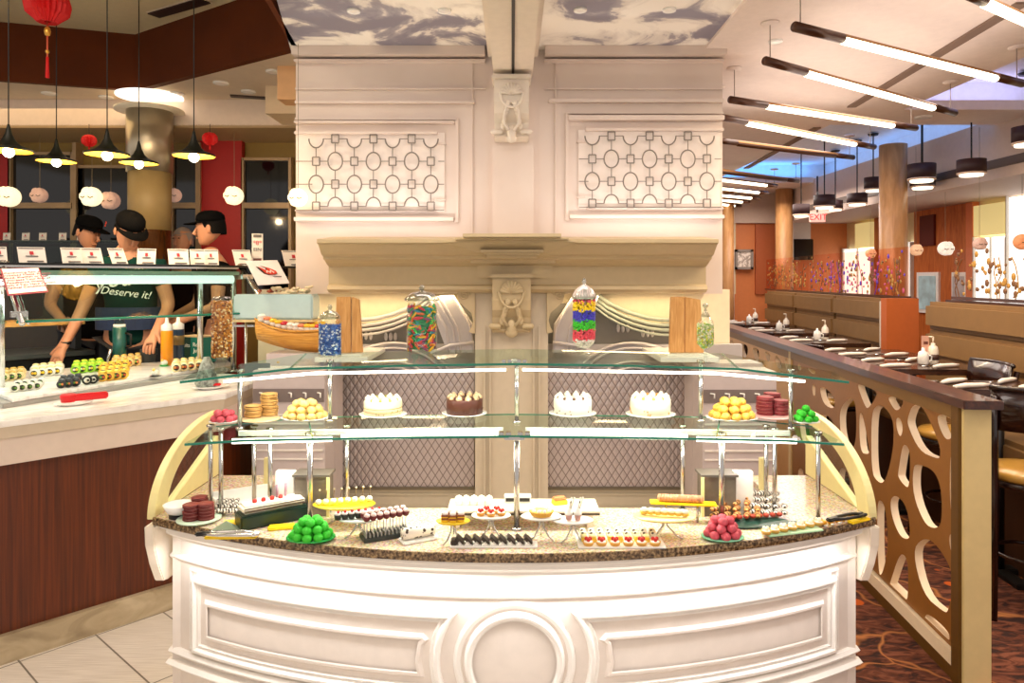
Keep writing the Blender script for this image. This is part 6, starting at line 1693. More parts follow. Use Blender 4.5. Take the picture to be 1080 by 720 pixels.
MB().box((0, 0, .008), (.05, .035, .016)).build('cake_body', mat('yellow_cake', '#f2c53a', .6), r, .002); MB().box((0, 0, .02), (.045, .03, .010)).build('fruit_top', mat('orange_fruit', '#d98a5a', .5, noise=.4, nscale=100), r, .003)
# parfaits
r, qs, H = stand(604, 549, 571, 44, 'white stand carrying two cream parfaits right of the lemon tart')
for i, dx in enumerate((-.013, .016)):
    p = thing('cream_parfait', 'small cup with swirled cream and speckled cookie sticks, %s of the two' % ('left' if i == 0 else 'right'), 'parfait', qs+Vector((dx, -.004, H+.005)), .2*i)
    MB().lathe([(0, 0), (.009, 0), (.013, .018), (0, .018)], n=16).build('cup', mat('pinkish_cup', '#c89a8c', .4), p)
    MB().lathe([(.0135, .018), (.012, .026), (.010, .028), (.009, .034), (.005, .037), (0, .042)], n=16).build('cream_swirl', CRM, p)
    m = MB()
    for t in ((0, .01), (.005, .014)): m.tube([(t[0], 0, .03), (t[0]+t[1], 0, .073)], .0028, 6)
    m.build('cookie_stick', SPOT, p)
# 8) front row of strawberry tarts at right + rows behind
q = on(655, 575, ZC); k = kk(q); r = thing('white_tray', 'long white tray under the front row of strawberry tarts', 'tray', q+Vector((0, .03, 0)), .0)
MB().box((0, 0, .003), (92*k, .12, .006)).build('tray_body', PLATE, r, .002)
pr = None
for i in range(6):
    if pr is None: pr = mk_tart('strawberry_tart', '#dca64e', rr=.019, h=.012); o = pr
    else: o = copy_tree(pr)
    o.location = q+Vector(((-35+14*i)*k, -.012, .006)); tag(o, 'strawberry tart in the front row on the long white tray', 'tart', 'strawberry tarts in the front row')
def mk_slice(c1, c2):
    def f(nm):
        r = bpy.data.objects.new(nm, None); C.objects.link(r); MB().box((0, 0, .008), (.020, .022, .016)).build('cake_body', mat('sl_'+c1[1:], c1, .6), r, .003); MB().box((0, 0, .019), (.018, .02, .006)).build('icing_top', SPOT if c2 is None else mat('ic_'+c2[1:], c2, .5), r, .002); return r
    return f
for row, (nm, f, lab, grp, dy, n0) in enumerate((('lemon_cake_slice', mk_slice('#f5d943', '#fdf2b0'), 'bright yellow cake slice behind the front strawberry tarts', 'yellow cake slices behind the strawberry tarts', .018, 8), ('speckled_cake_slice', mk_slice('#f3e6cf', None), 'white speckled cake slice behind the yellow slices', 'speckled cake slices behind the yellow slices', .045, 9), ('speckled_cake_slice', mk_slice('#f3e6cf', None), 'white speckled cake slice in the farthest row behind the yellow slices', 'farthest row of speckled cake slices', .072, 9))):
    pr = None
    for i in range(n0):
        if pr is None: pr = f(nm); o = pr
        else: o = copy_tree(pr)
        o.location = q+Vector(((-38+9.4*i)*k, dy, .006)); tag(o, lab, 'cake slice', grp)
# 9) eclairs on stand
r, q, H = stand(701, 545, 566, 66, 'oval yellow stand carrying the cream topped eclairs', mat('pale_yellow_dish', '#f7e28a', .3))
def mk_ec(nm):
    r = bpy.data.objects.new(nm, None); C.objects.link(r); MB().ball((0, 0, .007), .010, 10, (1.4, 1, .7)).build('choux', mat('choux_gold', '#dfb04a', .6), r)
    MB().ball((0, 0, .016), .010, 10, (1.2, .9, .8)).build('cream', CRM, r); return r
bites(7, q, H+.005, .022, 0, mk_ec, 'cream_eclair', 'cream topped eclair in the row on the oval yellow stand', 'eclair', 'cream topped eclairs on the oval stand', -.004)
# 10) yellow tray with orange log
q = on(718, 552, ZC); k = kk(q)
r = thing('tall_yellow_stand', 'yellow flat stand holding the orange log cake at the back right', 'cake stand', q, -.12)
MB().box((.01, .02, .066), (.23, .045, .006)).build('stand_plate', YEL, r, .002)
for x in (-.05, .06): MB().tube([(x, .02, .066), (x, .02, 0)], .004, 6).build('stand_leg', CHROME, r)
r = thing('orange_log_cake', 'ribbed orange log cake on the yellow flat stand at the back right', 'cake', q+Matrix.Rotation(-.12, 3, 'Z') @ Vector((0, .02, .0695)), -.12)
m = MB()
for i in range(16): m.ball((-.07+.0095*i, 0, .013), .014, 10, (.7, 1, 1))
m.build('cake_body', mat('salmon_icing', '#dd9a70', .5, noise=.15, nscale=60), r)
# 11) lemon tarts line right + orange pastry
pr = None
for i in range(7):
    q = on(808+9.2*i, 565-1.6*i, ZC)
    if pr is None: pr = mk_tart('meringue_tart', '#d7a650', topm=mat('meringue', '#fff6da', .5), rr=.018, h=.012); o = pr
    else: o = copy_tree(pr)
    o.location = q+Vector((0, 0, .007)); tag(o, 'meringue topped tart in the row on the green edged tray right of the pink balls', 'tart', 'meringue tarts in a row at right')
r = thing('green_edged_tray', 'pale green edged tray under the meringue tarts', 'tray', on(836, 561, ZC), .28); MB().box((0, 0, .003), (.215, .045, .006)).build('tray_body', mat('mint_tray', '#bfe3bd', .3), r, .002)
pr = None
for i in range(6):
    q = on(868+7.5*i, 554-1.5*i, ZC)
    if pr is None:
        pr = bpy.data.objects.new('orange_pastry', None); C.objects.link(pr); o = pr; MB().ball((0, 0, .010), .012, 10, (1, 1.2, .8)).build('pastry_body', mat('orange_glaze', '#f0a818', .4), pr); MB().ball((0, -.012, .004), .008, 8, (1, 1, .5)).build('white_base', CRM, pr)
    else: o = copy_tree(pr)
    o.location = q; o.rotation_euler.z = .3; tag(o, 'glazed orange pastry in the row at the right end of the counter', 'pastry', 'orange pastries in a row at the right end')
r = thing('grey_cloth_tray', 'grey folded cloth behind the meringue tarts', 'cloth', on(828, 555, ZC), .2); MB().lathe([(0, 0), (.10, 0), (.105, .006), (.05, .014), (0, .012)], n=28, sy=.35).build('cloth', mat('grey_cloth', '#66706c', .8), r)
# equipment behind the case (grey metal boxes)
for s, lb in ((-1, 'left'), (1, 'right')):
    x0, x1 = (312, 350) if s < 0 else (737, 775)
    a, b = at(x0, 500, 2.60), at(x1, 548, 2.60)
    r = thing('metal_cabinet', 'small grey metal cabinet with cream frame standing at the back of the counter, %s side' % lb, 'cabinet', ((a.x+b.x)/2, 2.605, ZC))
    w = abs(b.x-a.x)
    hh = a.z-ZC
    MB().box((0, 0, hh/2), (w*.9, .08, hh)).build('cabinet_body', mat('taupe_metal', '#857a6c', .35, .5, noise=.3, nscale=12), r)
    MB().box((0, 0, hh+.004), (w*1.02, .09, .008)).build('cabinet_top', mat('grey_top', '#6f6a62', .3, .4), r)
    MB().box((-s*w*.47, -.044, hh/2), (.010, .010, hh)).build('cream_upright', CREAM, r)

# ================================================================ SUSHI
TZ2 = LZ+.022
tr = thing('sushi_platter', 'wide two tier white stone platter carrying all the sushi rolls', 'platter', (0, 0, 0))
def lp(px, py, z):
    v = on(px, py, z); return v
P1 = [lp(3, 431, LZ), lp(250, 391, LZ), lp(236, 379, LZ), lp(-60, 405, LZ)]
P2 = [lp(13, 420, TZ2+.02), lp(226, 386, TZ2+.02), lp(214, 378, TZ2+.02), lp(-50, 396, TZ2+.02)]
o_ = P1[0]; tr.location = o_
MB().prism([(p.x-o_.x, p.y-o_.y) for p in P1], .022).build('lower_slab', mat('grey_stone_slab', '#9b9892', .3), tr, .003)
MB().prism([(p.x-o_.x, p.y-o_.y) for p in P2], .018, z0=.0225).build('upper_slab', STONE, tr, .002)
SLT = LZ+.0405
RICE = mat('sushi_rice', '#f4f0e2', .6, bump=.6, bscale=400); NORI = mat('nori', '#15190f', .5)
def roll_proto(nm, outer, fills, topping, R):
    r = bpy.data.objects.new(nm, None); C.objects.link(r)
    M = Matrix.Translation((0, 0, R)) @ Matrix.Rotation(PI/2, 4, 'X')
    MB().cyl((0, 0, -R*.75), R, R*1.5, 18, M).build('roll_body', outer, r)
    m = MB(); m.cyl((0, 0, -R*.77), R*.62, R*1.54, 14, M); m.build('nori_ring' if outer != NORI else 'rice_core', NORI if outer != NORI else RICE, r)
    for i, f in enumerate(fills):
        a = 2*PI*i/len(fills); m = MB(); m.cyl((R*.25*math.cos(a), R*.25*math.sin(a), -R*.79), R*.3, R*1.58, 8, M); m.build('filling', mat('fill_'+f[1:], f, .5), r)
    if topping:
        m = MB(); m.ball((0, 0, R*2.0), R*.75, 10, (1, 1, .45)); m.build('topping', mat('top_'+topping[1:], topping, .5, noise=.3, nscale=150), r)
    return r
def rolls(spots, nm, outer, fills, topping, lab, grp, Rp=4.6, lift=0):
    pr = None
    for j, (px, py) in enumerate(spots):
        c = on(px, py, SLT); R = Rp*c.y/F
        if pr is None: pr = roll_proto(nm, outer, fills, topping, R); o = pr
        else: o = copy_tree(pr)
        o.location = c; o.rotation_euler.z = .35+random.uniform(-.1, .1); tag(o, lab, 'sushi roll', grp)
def grid(x0, y0, nx, ny, dx, sk=3, dy=-4.2, sl=-.9): return [(x0+dx*i+sk*j, y0+sl*i+dy*j) for j in range(ny) for i in range(nx)]
TANR = mat('sesame_rice', '#d9c68e', .7, noise=.3, nscale=150)
rolls(grid(-3, 403, 4, 2, 8, 1), 'sesame_roll', TANR, ['#5f8a2a', '#2c4a18'], '#cfae52', 'tan sesame roll cut by the left edge of the picture', 'sesame rolls at the far left')
rolls(grid(16, 413, 4, 2, 8, 3), 'white_rice_roll', RICE, ['#6c9a3a', '#39501f'], None, 'white rice roll with green core in the front left row', 'white rice rolls front left', 4.2)
rolls(grid(37, 398, 4, 2, 8, 1), 'yellow_topped_roll', RICE, ['#f2cf2a', '#e8b52a'], '#f3e2a6', 'cream topped roll with yellow filling behind the white rice rolls', 'cream topped yellow rolls', 4.8)
rolls(grid(65, 409, 3, 2, 7.5, 2), 'black_sesame_roll', mat('black_sesame', '#3a3d40', .6, noise=.6, nscale=300), ['#e58a4a', '#6ea33a'], '#4a4f55', 'black sesame roll with orange filling above the red tongs', 'black sesame rolls above the red tongs', 4.3)
rolls(grid(80, 394, 4, 2, 8, 1), 'avocado_roll', mat('avocado_green', '#8fc92c', .5), ['#f0d23a', '#e7e3cf'], '#c8dd3a', 'lime green avocado topped roll in the back row', 'avocado rolls in the back row', 4.6)
rolls([(90+4.5*i, 405) for i in range(0)]+[(92, 405), (99, 404)], 'plain_nori_roll', NORI, ['#1c2014'], None, 'plain black seaweed roll between the sesame and orange rolls', 'plain seaweed rolls', 4.6)
rolls(grid(108, 402, 4, 3, 7.5, 1, -5.2), 'spicy_mayo_roll', mat('orange_roll', '#e8b03a', .5, noise=.3, nscale=80), ['#b7451c', '#6ea33a'], '#f5d24a', 'orange yellow topped roll in the largest heap of rolls', 'orange topped rolls in the largest heap', 4.8)
rolls(grid(122, 388, 4, 2, 7.5, 1), 'salmon_topped_roll', mat('peach_roll', '#efcf8c', .5, noise=.3, nscale=80), ['#e27a3c', '#98b53a'], '#f0c46a', 'peach topped roll in the back row behind the largest heap', 'peach topped rolls behind the largest heap', 4.4)
rolls(grid(186, 392, 4, 2, 8, 0, -3.5), 'eel_roll', mat('cream_roll', '#f2dfae', .5), ['#9a3a1c', '#d98a3a'], '#f1d08a', 'cream topped roll with dark red filling at the right end of the platter', 'cream and red rolls at the right end', 4.8)
for px, py, lb, c1 in ((173, 386, 'white rice ball with green leaf near the orange bottle', GREEND), (164, 397, 'single roll with yellow topping on a small black dish', BLACK)):
    r = thing('garnished_rice_ball', lb, 'rice ball', on(px, py, SLT)); MB().lathe([(.02, 0), (.036, .006), (.033, .006), (0, .002)], n=18, sy=.7).build('leaf_base', c1, r); MB().ball((0, 0, .022), .024, 12, (1, .8, .85)).build('rice', RICE, r); MB().ball((-.006, -.008, .04), .010, 8).build('topping', mat('top_f3c45a', '#f3c45a', .5), r)
# red tongs on a saucer
q = on(77, 427, LZ); r = thing('white_saucer', 'white oval saucer under the red tongs at the front of the sushi counter', 'plate', q, .6)
MB().lathe([(.05, 0), (.055, .004), (.085, .014), (.082, .017), (.05, .008), (0, .006)], n=32, sy=.7).build('dish', PLATE, r)
REDP = mat('red_plastic', '#d5101c', .35)
r = thing('red_tongs', 'red plastic tongs lying across the white saucer', 'tongs', q+Vector((-.0, -.0, .014)), .66)
MB().box((.075, 0, .022), (.15, .03, .034)).build('handle', REDP, r, .006); MB().lathe([(0, 0), (.030, .003), (.036, .035), (.030, .042), (0, .03)], (-.02, 0, 0), 18, sy=.8).build('scoop', REDP, r)
q = on(222, 410, LZ); r = thing('white_saucer', 'white saucer with a second red tong seen through the left end of the top glass', 'plate', q, .6); MB().lathe([(.05, 0), (.055, .004), (.10, .016), (.096, .018), (.05, .008), (0, .006)], n=32, sy=.7).build('dish', PLATE, r)
r = thing('red_tongs', 'short red tongs on the second saucer below the glass end', 'tongs', q+Vector((.0, 0, .016)), .3); MB().box((.02, 0, .008), (.07, .02, .014)).build('handle', REDP, r, .004)
# bottles and things at the back of the counter
def squeeze(px, py, Y, h, w, mcol, lb, m2=None):
    q = at(px, py, Y); k = Y/F; r = thing('squeeze_bottle', lb, 'bottle', Vector((q.x, Y, LZ)))
    hh = h*k; rr = w/2*k
    MB().lathe([(0, 0), (rr, 0), (rr, hh*.72), (rr*.9, hh*.78)], n=20).build('bottle_body', mcol, r)
    MB().lathe([(rr*.95, hh*.66), (rr*.97, hh*.84), (rr*.35, hh*.88), (rr*.2, hh), (0, hh)], n=20).build('white_cap', PLATE, r)
    if m2: MB().lathe([(rr*1.01, hh*.45), (rr*1.01, hh*.63)], n=20).build('upper_liquid', m2, r)
    return r
squeeze(176, 385, 4.72, 58, 12, mat('orange_sauce', '#f59a0e', .35), 'squeeze bottle of orange sauce with white cap behind the sushi'); squeeze(188, 385, 4.86, 56, 12, mat('navy_sauce', '#14304c', .3), 'squeeze bottle with dark blue base right of the orange one', mat('brown_sauce', '#7d6532', .4))
r = thing('green_bottle', 'tall dark green flask with clear cap behind the peach rolls', 'bottle', Vector((at(126, 0, 4.85).x, 4.85, LZ))); k = 4.85/F
MB().cyl((0, 0, 0), 6.5*k, 44*k, 20).build('flask_body', mat('dark_teal', '#10504a', .3), r); MB().cyl((0, 0, 44*k), 6*k, 3*k, 20).build('white_ring', PLATE, r); MB().cyl((0, 0, 47*k), 5*k, 9*k, 20).build('clear_cap', glass('cap_glass', '#cfe4df', .2), r); MB().tube([(6*k, 0, 38*k), (12*k, 0, 36*k), (12*k, 0, 24*k), (6*k, 0, 22*k)], 1.2*k, 6).build('handle', BLACK, r)
r = thing('steel_probe', 'slim steel stick leaning behind the peach rolls left of the green flask', 'utensil', Vector((at(110, 0, 4.7).x, 4.7, LZ))); k = 4.7/F; MB().tube([(0, 0, 0), (7*k, 0, 24*k)], 1.2*k, 8, rs=[.6*k, 1.8*k]).build('stick', CHROME, r)
r = thing('grey_tub', 'dark grey plastic tub standing left of the orange bottle', 'tub', Vector((at(157, 0, 4.9).x, 4.9, LZ))); k = 4.9/F; MB().lathe([(0, 0), (5*k, 0), (7*k, 14*k), (8*k, 14*k), (8.4*k, 20*k), (0, 20*k)], n=24).build('tub_body', mat('dark_grey_plastic', '#3a3f42', .5), r)
# green cardboard box
q = at(206, 376, 4.95); k = 4.95/F; r = thing('green_box', 'green cardboard box with white lettering between the bottles and the snack jar', 'box', Vector((q.x, 5.0, LZ)), -.35)
w, h = 30*k, 27*k
MB().box((0, 0, h/2+.03), (w, .13, h)).build('box_body', mat('green_card', '#0f7565', .5), r, .001); MB().box((-w*.26, -.0665, h/2+.03), (w*.45, .002, h*.98)).build('dark_face', mat('dark_green_card', '#0b3f31', .5), r)
MB().box((0, 0, h+.034), (w*1.03, .14, .008)).build('lid_edge', mat('card_edge', '#c9b48a', .6), r); MB().box((0, 0, .015), (w*.9, .12, .03)).build('box_support', BLACK, r)
text_mesh('box_lettering', 'fruits', .040, PLATE, Matrix.Translation((-w*.26, -.0685, h*.68+.03)) @ Matrix.Rotation(PI/2, 4, 'X'), r)
text_mesh('box_lettering', 'Rem\nJuth', .040, PLATE, Matrix.Translation((w*.26, -.0675, h*.6+.03)) @ Matrix.Rotation(PI/2, 4, 'X'), r)
# wooden sushi boat on riser
q = at(305, 374, 4.28); k = 4.28/F; bz = at(0, 372, 4.28).z
bt = thing('sushi_boat', 'wooden boat shaped tray loaded with sushi beside the blue candy jar', 'sushi boat', Vector((at(308, 0, 4.30).x, 4.30, bz-.0)), -.05)
BW = wood('boat_wood', '#b9781f', '#e2a848', (1.5, 6, 22), .4)
L = 76*k; vs = []; fs = []; n = 20
for i in range(n+1):
    t = i/n; x = -L/2+L*t; w = .085*math.sin(PI*min(1, max(.0, .06+t*.8)))**.6; zt = 22*k+14*k*(1-t)**3+3*k*t**3; zb = 14*k*(1-t)**2.2
    for s, z in ((-1, zt), (-.8, (zt+zb)*.45), (0, zb), (.8, (zt+zb)*.45), (1, zt)): vs.append((x, s*w, z))
for i in range(n):
    for j in range(4): fs.append((i*5+j, (i+1)*5+j, (i+1)*5+j+1, i*5+j+1))
for i in range(n): fs.append((i*5, i*5+4, (i+1)*5+4, (i+1)*5))
fs += [(0, 1, 2, 3, 4), (n*5+4, n*5+3, n*5+2, n*5+1, n*5)]
MB().add(vs, fs, True).build('hull', BW, bt)
m = MB(); m.tube([(vs[i*5][0], vs[i*5][1], vs[i*5][2]) for i in range(n+1)], .006, 6); m.tube([(vs[i*5+4][0], vs[i*5+4][1], vs[i*5+4][2]) for i in range(n+1)], .006, 6); m.build('gunwale', BW, bt)
kinds_ = [('nigiri_white', '#f4eadc', '#f7f2ea'), ('nigiri_red', '#c82a38', '#f7f2ea'), ('nigiri_yellow', '#f0bf2e', '#f7f2ea'), ('nigiri_salmon', '#e58a62', '#f7f2ea')]
for t in range(22):
    kind = kinds_[(t*7+t//3) % 4]; u = .10+.84*(t % 11)/10.5; row = t//11
    key = 'proto_'+kind[0]
    if key not in _kids:
        pr = bpy.data.objects.new(kind[0].replace('nigiri_white', 'white_fish_nigiri').replace('nigiri_red', 'red_fish_nigiri').replace('nigiri_yellow', 'egg_nigiri').replace('nigiri_salmon', 'salmon_nigiri'), None); C.objects.link(pr)
        MB().ball((0, 0, .018), .024, 10, (1, 1.2, .9)).build('rice', RICE, pr); MB().ball((0, 0, .036), .024, 10, (1.05, 1.3, .6)).build('fish_topping', mat('nig_'+kind[1][1:], kind[1], .35), pr); _kids[key] = pr; o = pr
    else: o = copy_tree(_kids[key])
    x = -L/2+L*u; zt = 22*k+14*k*(1-u)**3; rl = Matrix.Rotation(-.05, 3, 'Z') @ Vector((x, (-.03 if row == 0 else .035), zt+(.0 if row == 0 else .012))); o.location = bt.location+rl; o.rotation_euler.z = .3*((t % 3)-1)
    nm_ = {'nigiri_white': 'white', 'nigiri_red': 'red', 'nigiri_yellow': 'yellow egg', 'nigiri_salmon': 'salmon orange'}[kind[0]]
    tag(o, nm_+' topped rice piece among those loaded on the wooden boat', 'nigiri', nm_+' nigiri on the wooden boat')
# items before the boat
eclairs([(294+6*i, 384-.2*i, .004*(i % 2), i) for i in range(8)], 1.183, .035, .014, mat('golden_fritter', '#dfb04a', .6, noise=.3, nscale=60), 'golden_fritter', 'small golden fritter in the row below the wooden boat', 'fritter', 'golden fritters in a row below the boat')
r = thing('fritter_tray', 'low white tray under the golden fritters', 'tray', Vector((-1.265, 4.13, 1.175))); MB().box((0, 0, .004), (.38, .12, .008)).build('tray_body', PLATE, r, .002)
r = thing('wrapped_sweets_bag', 'black and white crinkled packet right of the snack jar', 'packet', Vector((at(272, 0, 4.1).x, 4.1, LZ)), .2); m = MB(); random.seed(3)
for i in range(14): m.ball((random.uniform(-.07, .07), random.uniform(-.03, .03), .02+random.uniform(0, .05)), .025, 7, (1.3, .8, .6), Matrix.Rotation(random.uniform(-.5, .5), 4, 'Y'))
m.build('packet_body', mat('black_white_wrap', '#5e6a62', .3, noise=.9, nscale=30), r); MB().box((0, -.02, .10), (.14, .01, .06), rx=-.3).build('packet_label', mat('packet_label', '#2d2d2d', .4), r, .002)
r = thing('net_wrapped_vase', 'grey netted cone wrap standing left of the snack jar', 'wrap', Vector((at(218, 0, 4.0).x, 4.0, LZ))); k = 4.0/F; MB().lathe([(8*k, 0), (12*k, 6*k), (7*k, 24*k), (3*k, 33*k), (0, 33*k)], n=24).build('net_wrap', mat('grey_net', '#8f9a92', .5, noise=.6, nscale=60), r)
# pale blue display box above boat
gx0, gx1 = at(252, 0, 4.38).x, at(334, 0, 4.38).x; g0, g1 = at(0, 336, 4.38).z, at(0, 310, 4.38).z
gb = thing('display_shelf_case', 'pale blue glass display shelf on steel legs above the wooden boat', 'display case', ((gx0+gx1)/2, 4.37, LZ))
w = gx1-gx0
MB().box((0, 0, (g0+g1)/2-LZ), (w, .16, g1-g0)).build('glass_block', mat('pale_blue_glass', '#b9d3d4', .15), gb, .01); MB().box((0, 0, g0-LZ-.008), (w*1.03, .18, .014)).build('shelf_board', mat('board_cream', '#d8c08c', .4), gb)
for x in (-w*.45, w*.45): MB().cyl((x, .06, 0), .008, g0-LZ-.01, 10).build('steel_leg', CHROME, gb)
pr = None
for i in range(26):
    if pr is None:
        pr = MB().ball((0, 0, 0), .020, 8, (1.3, .8, .5)).build('shrimp_cracker', mat('cracker_cream', '#dcc8a4', .7, noise=.2, nscale=60)); o = pr
    else: o = copy_tree(pr)
    o.location = ((gx0+gx1)/2+random.uniform(-.02, .42)*w, 4.37+random.uniform(-.06, .06), g1+.012+random.uniform(0, .03)); o.rotation_euler = (0, random.uniform(-.6, .6), random.uniform(0, 6)); tag(o, 'pale curled cracker in the heap on the blue glass shelf', 'cracker', 'pale crackers heaped on the blue glass shelf')
pr = None
for i in range(10):
    if pr is None:
        pr = MB().ball((0, 0, 0), .017, 8, (1.4, .7, .5)).build('red_shrimp', mat('shrimp_red', '#b5563a', .6, noise=.3, nscale=60)); o = pr
    else: o = copy_tree(pr)
    o.location = ((gx0+gx1)/2+random.uniform(-.25, .02)*w, 4.37+random.uniform(-.05, .05), g1+.010+random.uniform(0, .02)); o.rotation_euler.z = random.uniform(0, 6); tag(o, 'reddish shrimp piece left of the pale crackers', 'shrimp', 'reddish shrimp pieces on the blue glass shelf')
r = thing('blue_glove', 'crumpled light blue glove at the left of the glass shelf', 'glove', Vector((at(258, 0, 4.5).x, 4.52, at(0, 322, 4.5).z-.03))); m = MB()
for i in range(4): m.tube([(0, 0, .02), (.03+.01*i, -.01*i, .05-.012*i), (.06+.006*i, 0, .035-.012*i)], .009, 8)
m.ball((0, 0, .02), .03, 10, (1.2, .6, .9)); m.build('glove_body', mat('light_blue_glove', '#5a9bd6', .4), r); MB().box((.0, .02, -.10), (.16, .08, .012)).build('shelf_plate', CHROME, r)

# ================================================================ PEOPLE
SKIN = mat('skin_tan', '#c98f6e', .5, noise=.08, nscale=6); BLK = mat('black_cloth', '#0a0a0b', .9, spec=.05); HAIRB = mat('black_hair', '#0a0808', .7, spec=.1); TEAL = mat('dark_green_shirt', '#103630', .9, spec=.1)
def skinmesh(nm, verts, edges, radii, m, parent, sub=2, root=0):
    me = bpy.data.meshes.new(nm); me.from_pydata(verts, edges, []); o = bpy.data.objects.new(nm, me); C.objects.link(o)
    md = o.modifiers.new('s', 'SKIN'); md.use_smooth_shade = True; sv = me.skin_vertices[0].data if me.skin_vertices else None
    if sv is None:
        bpy.context.view_layer.objects.active = o; me.attributes
    for i, r_ in enumerate(radii):
        rr = r_ if isinstance(r_, tuple) else (r_, r_); me.skin_vertices[0].data[i].radius = rr
        me.skin_vertices[0].data[i].use_root = (i == root)
    sb_ = o.modifiers.new('b', 'SUBSURF'); sb_.levels = sub; sb_.render_levels = sub
    me.materials.append(m)
    n = bake(o); n.parent = parent
    if not n.data.materials: n.data.materials.append(m)
    return n
def head_mesh(mb, c, yaw, pitch, s=1.0):
    """head height .235*s; face toward local -Y then yawed; c = head centre"""
    M = Matrix.Translation(c) @ Matrix.Rotation(yaw, 4, 'Z') @ Matrix.Rotation(pitch, 4, 'X') @ Matrix.Scale(s, 4)
    # skull as ring loft
    prof = [(-.118, .0, .02, -.035), (-.112, .030, .03, -.045), (-.095, .046, .047, -.035), (-.07, .058, .062, -.022), (-.04, .066, .078, -.012), (-.01, .071, .088, -.004), (.02, .074, .093, .002), (.05, .073, .092, .004), (.08, .064, .081, .006), (.105, .042, .056, .006), (.117, .012, .02, .006)]
    n = 24; vs = []; fs = []
    for z, rx, ry, oy in prof:
        for i in range(n):
            a = 2*PI*i/n; x = rx*math.cos(a); y = ry*math.sin(a)+oy
            if y < oy: y = oy+(y-oy)*(1-.10*abs(math.sin(a))*(abs(math.cos(a)) < .5))
            vs.append((x, y, z))
    for q in range(len(prof)-1):
        for i in range(n): j = (i+1) % n; fs.append((q*n+i, q*n+j, (q+1)*n+j, (q+1)*n+i))
    fs += [tuple(reversed(range(n))), tuple(range((len(prof)-1)*n, len(prof)*n))]
    mb.add(vs, fs, True, M)
    mb.tube([(0, -.088, .012), (0, -.100, -.012), (0, -.112, -.032), (0, -.095, -.042)], .012, 8, M=M, rs=[.007, .009, .013, .010])      # nose
    mb.ball((0, -.086, -.066), .020, 10, (1.1, .45, .35), M)                                       # lips
    for sx in (-1, 1): mb.ball((sx*.074, .008, -.008), .026, 10, (.35, .7, 1.2), M); mb.ball((sx*.028, -.080, .022), .014, 8, (1.4, .6, .5), M)
    return M
